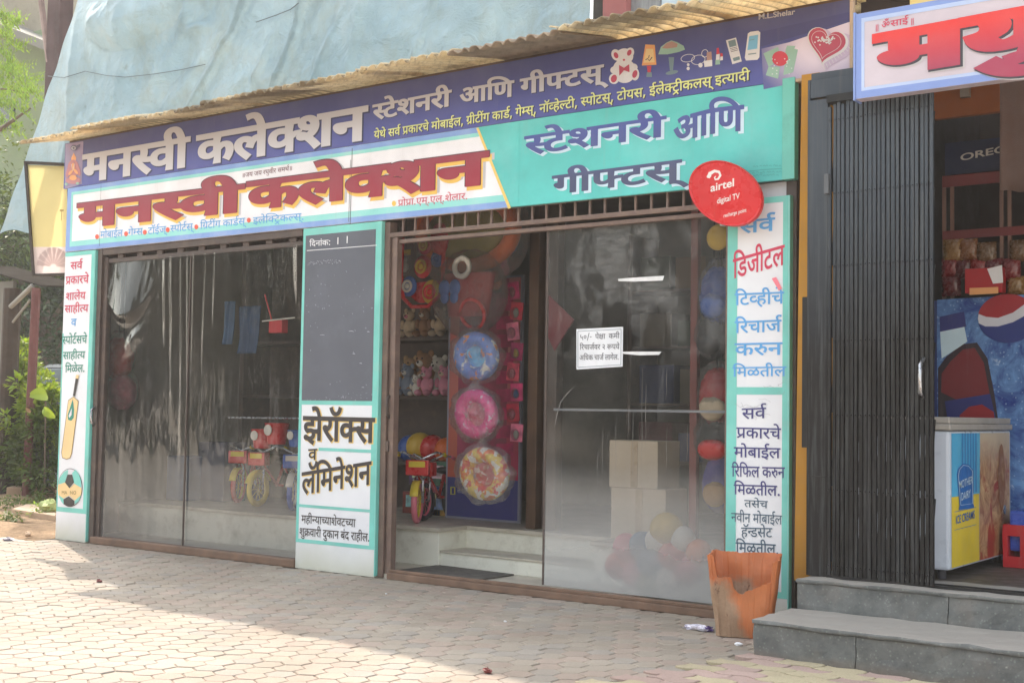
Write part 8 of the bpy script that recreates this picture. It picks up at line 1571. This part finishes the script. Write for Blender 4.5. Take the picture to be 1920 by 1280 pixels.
# feathery light green branch of a nearer tree
Yf = 3.4; p = at(-70, 200, Yf)
ft = thing('feathery_tree', 'nearer tree with feathery light green branches at the top left corner', 'tree', (p.x, Yf, 0)); trunk(ft, p.x, Yf, 5.2, .11, (.0, .0), 4, 5)
b = MB(); R = random.Random(9)
for bx, by, ex, ey in ((-40, 40, 28, 45), (-40, 70, 36, 85), (-40, 120, 50, 160), (-40, 150, 60, 190), (-40, 180, 52, 175), (-50, 60, 10, 30), (-40, 100, 36, 40), (-40, 210, 40, 205), (-50, 150, 20, 130), (-40, 90, 30, 120), (-40, 240, 30, 240), (-40, 130, 66, 150), (-40, 200, 64, 170)):
    Yd = Yf+R.uniform(-.5, .6); A = at(bx, by, Yd); B = at(ex, ey, Yd)
    for i in range(13):
        s = A.lerp(B, i/12)+Vector((0, 0, .10*math.sin(i/12*3))); 
        for side in (-1, 1):
            e = s+Vector((R.uniform(.05, .22), R.uniform(-.2, .2), side*R.uniform(.06, .16)-.06))
            for k in range(7):
                q = s.lerp(e, k/6)
                for s2 in (-1, 1): leaf(b, q, Vector((.5, R.uniform(-.4, .4), s2*.7)), Vector((R.uniform(-.5, .5), -1, .6)), .062*R.uniform(.8, 1.3), .026)
b.c = None; b.build('crown', M_LEAFL, ft)
b = MB()
for bx, by, ex, ey in ((-40, 40, 28, 45), (-40, 120, 50, 160), (-40, 180, 52, 175)): A = at(bx, by, Yf); B = at(ex, ey, Yf); b.tube([A, A.lerp(B, .5)+Vector((0, 0, .09)), B], [.02, .012, .004], 6)
b.build('twig', M_BARK, ft)
def shrub(name, lab, x, y, Y, r, m, seed, L, n, lf):
    p = at(x, y, Y); t = thing(name, lab, 'shrub', (p.x, Y, 0), 'roadside shrubs'); b = MB(); crown(b, (p.x, Y, p.z), r, n, lf, L, seed, droop=.05); b.build('foliage', m, t)
    R = random.Random(seed); b = MB()
    for i in range(7): a = R.uniform(0, 6.28); b.tube([(p.x+R.uniform(-.1, .1), Y, 0), (p.x+math.cos(a)*r[0]*.4, Y+math.sin(a)*r[1]*.4, p.z), (p.x+math.cos(a)*r[0]*.7, Y+math.sin(a)*r[1]*.6, p.z+r[2]*.6)], [.014, .009, .003], 5)
    b.build('stem', M_BARK, t)
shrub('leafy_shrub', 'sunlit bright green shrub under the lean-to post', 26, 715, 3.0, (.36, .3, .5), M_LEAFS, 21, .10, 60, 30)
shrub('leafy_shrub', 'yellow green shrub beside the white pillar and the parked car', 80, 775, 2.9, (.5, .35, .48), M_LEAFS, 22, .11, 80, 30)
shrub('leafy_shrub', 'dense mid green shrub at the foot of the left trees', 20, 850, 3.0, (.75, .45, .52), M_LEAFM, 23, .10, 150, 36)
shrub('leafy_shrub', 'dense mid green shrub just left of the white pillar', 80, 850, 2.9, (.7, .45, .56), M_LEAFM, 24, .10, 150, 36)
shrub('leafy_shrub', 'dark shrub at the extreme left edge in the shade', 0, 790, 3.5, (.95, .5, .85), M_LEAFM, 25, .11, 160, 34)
p = at(86, 738, 2.6); bl_ = thing('broad_leaf_plant', 'plant with one large sunlit yellow green leaf by the pillar', 'plant', (p.x, 2.6, 0))
M_BLF = m_leaf('broad_lime_leaf', (142, 164, 62), .35)
for k, (dx, dz, w_, h_, ro) in enumerate(((0, 0, .40, .17, -.1), (-.26, -.26, .2, .14, .5), (.14, -.24, .2, .13, -.6))):
    b = MB()
    def lf(u, v, dx=dx, dz=dz, w_=w_, h_=h_, ro=ro, k=k):
        wd = math.sin(math.pi*(.06+.88*u))**.7; x = (u-.5)*w_; z = (v-.5)*h_*wd-.10*(u-.5)**2*w_*4; y = .05*math.sin(k*2+u*3)-.12*abs(v-.5)*wd*h_*3
        return p+Vector((dx+x*math.cos(ro)-z*math.sin(ro), y+.04*k-.1, dz+x*math.sin(ro)+z*math.cos(ro)))
    b.c = (1, 1, 1); b.grid(lf, 12, 8); b.build('leaf', M_BLF if k != 1 else mat('dry_tan_leaf', (150, 116, 78), .7, .15, 9), bl_, smooth=True)
b = MB(); b.tube([(p.x+.05, 2.6, 0), p+Vector((0, 0, -.1))], .012, 6); b.build('stem', M_BARK, bl_)
# weeds, rubble and rubbish on the bare soil
for i, (x, y, s, m, lab) in enumerate(((22, 958, .20, M_LEAFM, 'pale weed tuft beside the rubble slabs, left one'), (60, 948, .16, M_LEAFM, 'weed tuft between the two rubble slabs'), (88, 975, .16, M_LEAFL, 'pale weed tuft at the foot of the white pillar'), (12, 985, .14, M_LEAFM, 'low weed tuft at the left picture edge'))):
    p = G(x, y); t = thing('weed_tuft', lab, 'weed', (p.x, p.y, 0), 'weeds on the bare soil'); b = MB(); crown(b, (p.x, p.y, s*.55), (s*1.4, s, s*.6), 22, 12, .05, 40+i); b.build('foliage', m, t)
M_SLAB = mat('broken_slab', (176, 150, 126), .9, .15, 4, dirt=(120, 100, 84), bump=.5, bscale=30)
def slab(lab, pts, h, z=0.0):
    P = [G(*q, z+h) for q in pts]; b = MB(); b.prism([(p.x, p.y, z) for p in P], (0, 0, h)); tag(b.build('stone_slab', M_SLAB, bevel=.012), lab, 'slab', 'rubble slabs')
slab('upper brown stone slab on the bare soil below the white bag', [(12, 913), (104, 912), (108, 906), (40, 905)], .19)
slab('lower flat stone slab on the bare soil left of the pillar', [(22, 953), (104, 966), (106, 948), (50, 944)], .10)
p = G(88, 911, .19); crumple('plastic_bag', (p.x, p.y+.15, .19), (.30, .22, .16), mat('white_plastic_bag', (214, 214, 228), .4, .08, 5), 'white plastic bag lying on the upper stone slab', 'bag', 61)
p = G(5, 925); crumple('plastic_bag', (p.x, p.y, .06), (.35, .25, .12), mat('pale_blue_bag', (190, 204, 216), .4, .1, 5), 'pale blue rubbish bag at the left picture edge', 'bag', 62)
p = G(92, 962, .08); crumple('green_stone', (p.x, p.y, .10), (.13, .11, .10), mat('mossy_stone', (176, 188, 130), .9, .2, 8, bump=.5), 'pale mossy stone on the lower slab', 'stone', 63)
R = random.Random(77)
for i in range(46):
    x = R.uniform(-18, -11.05); y = R.uniform(-.25, 2.2); s = R.uniform(.012, .05); P = Vector((x, y, .02+s*.3)); b = MB(); b.ball(P, (s, s*R.uniform(.6, 1), s*.6), 8, 6, .18)
    o_ = b.build('soil_pebble', M_SLAB); tag(o_, 'small brown stone on the bare soil left of the white pillar', 'stone', 'small stones on the bare soil')
p = G(15, 1013); crumple('wrapper_scrap', (p.x, p.y, .006), (.07, .04, .02), mat('grey_violet_wrapper', (128, 122, 140), .4, .3, 14), 'grey violet wrapper scrap at the soil edge, far left', 'wrapper', 64)

# unseen trees behind the viewer, added so the panes reflect something dark
b = MB(); R = random.Random(5)
for i in range(9):
    x = -52+i*5.6+R.uniform(-1, 1); y = R.uniform(-19, -16); h = R.uniform(7, 10); crown(b, (x, y, h*.52), (3.3, 2.4, h*.46), 60, 26, .8, 200+i)
far = b.build('unseen_trees', M_LEAFD, kind='stuff'); far['label'] = 'unseen belt of dark trees, added for the panes to reflect'
# ------------------------------------------------------------------ haze volume added to lift the blacks, in place of lens veil
hz = MB(); hz.box(-230, -230, -1.2, 230, 230, 14)
hm = bpy.data.materials.new('veil_haze'); hm.use_nodes = True; t_ = hm.node_tree; t_.nodes.clear()
vo = t_.nodes.new('ShaderNodeVolumePrincipled'); vo.inputs['Color'].default_value = (.93, .92, .9, 1); vo.inputs['Density'].default_value = .0019; vo.inputs['Anisotropy'].default_value = .2
t_.links.new(vo.outputs[0], t_.nodes.new('ShaderNodeOutputMaterial').inputs['Volume'])
hz.build('haze', hm, kind='stuff')
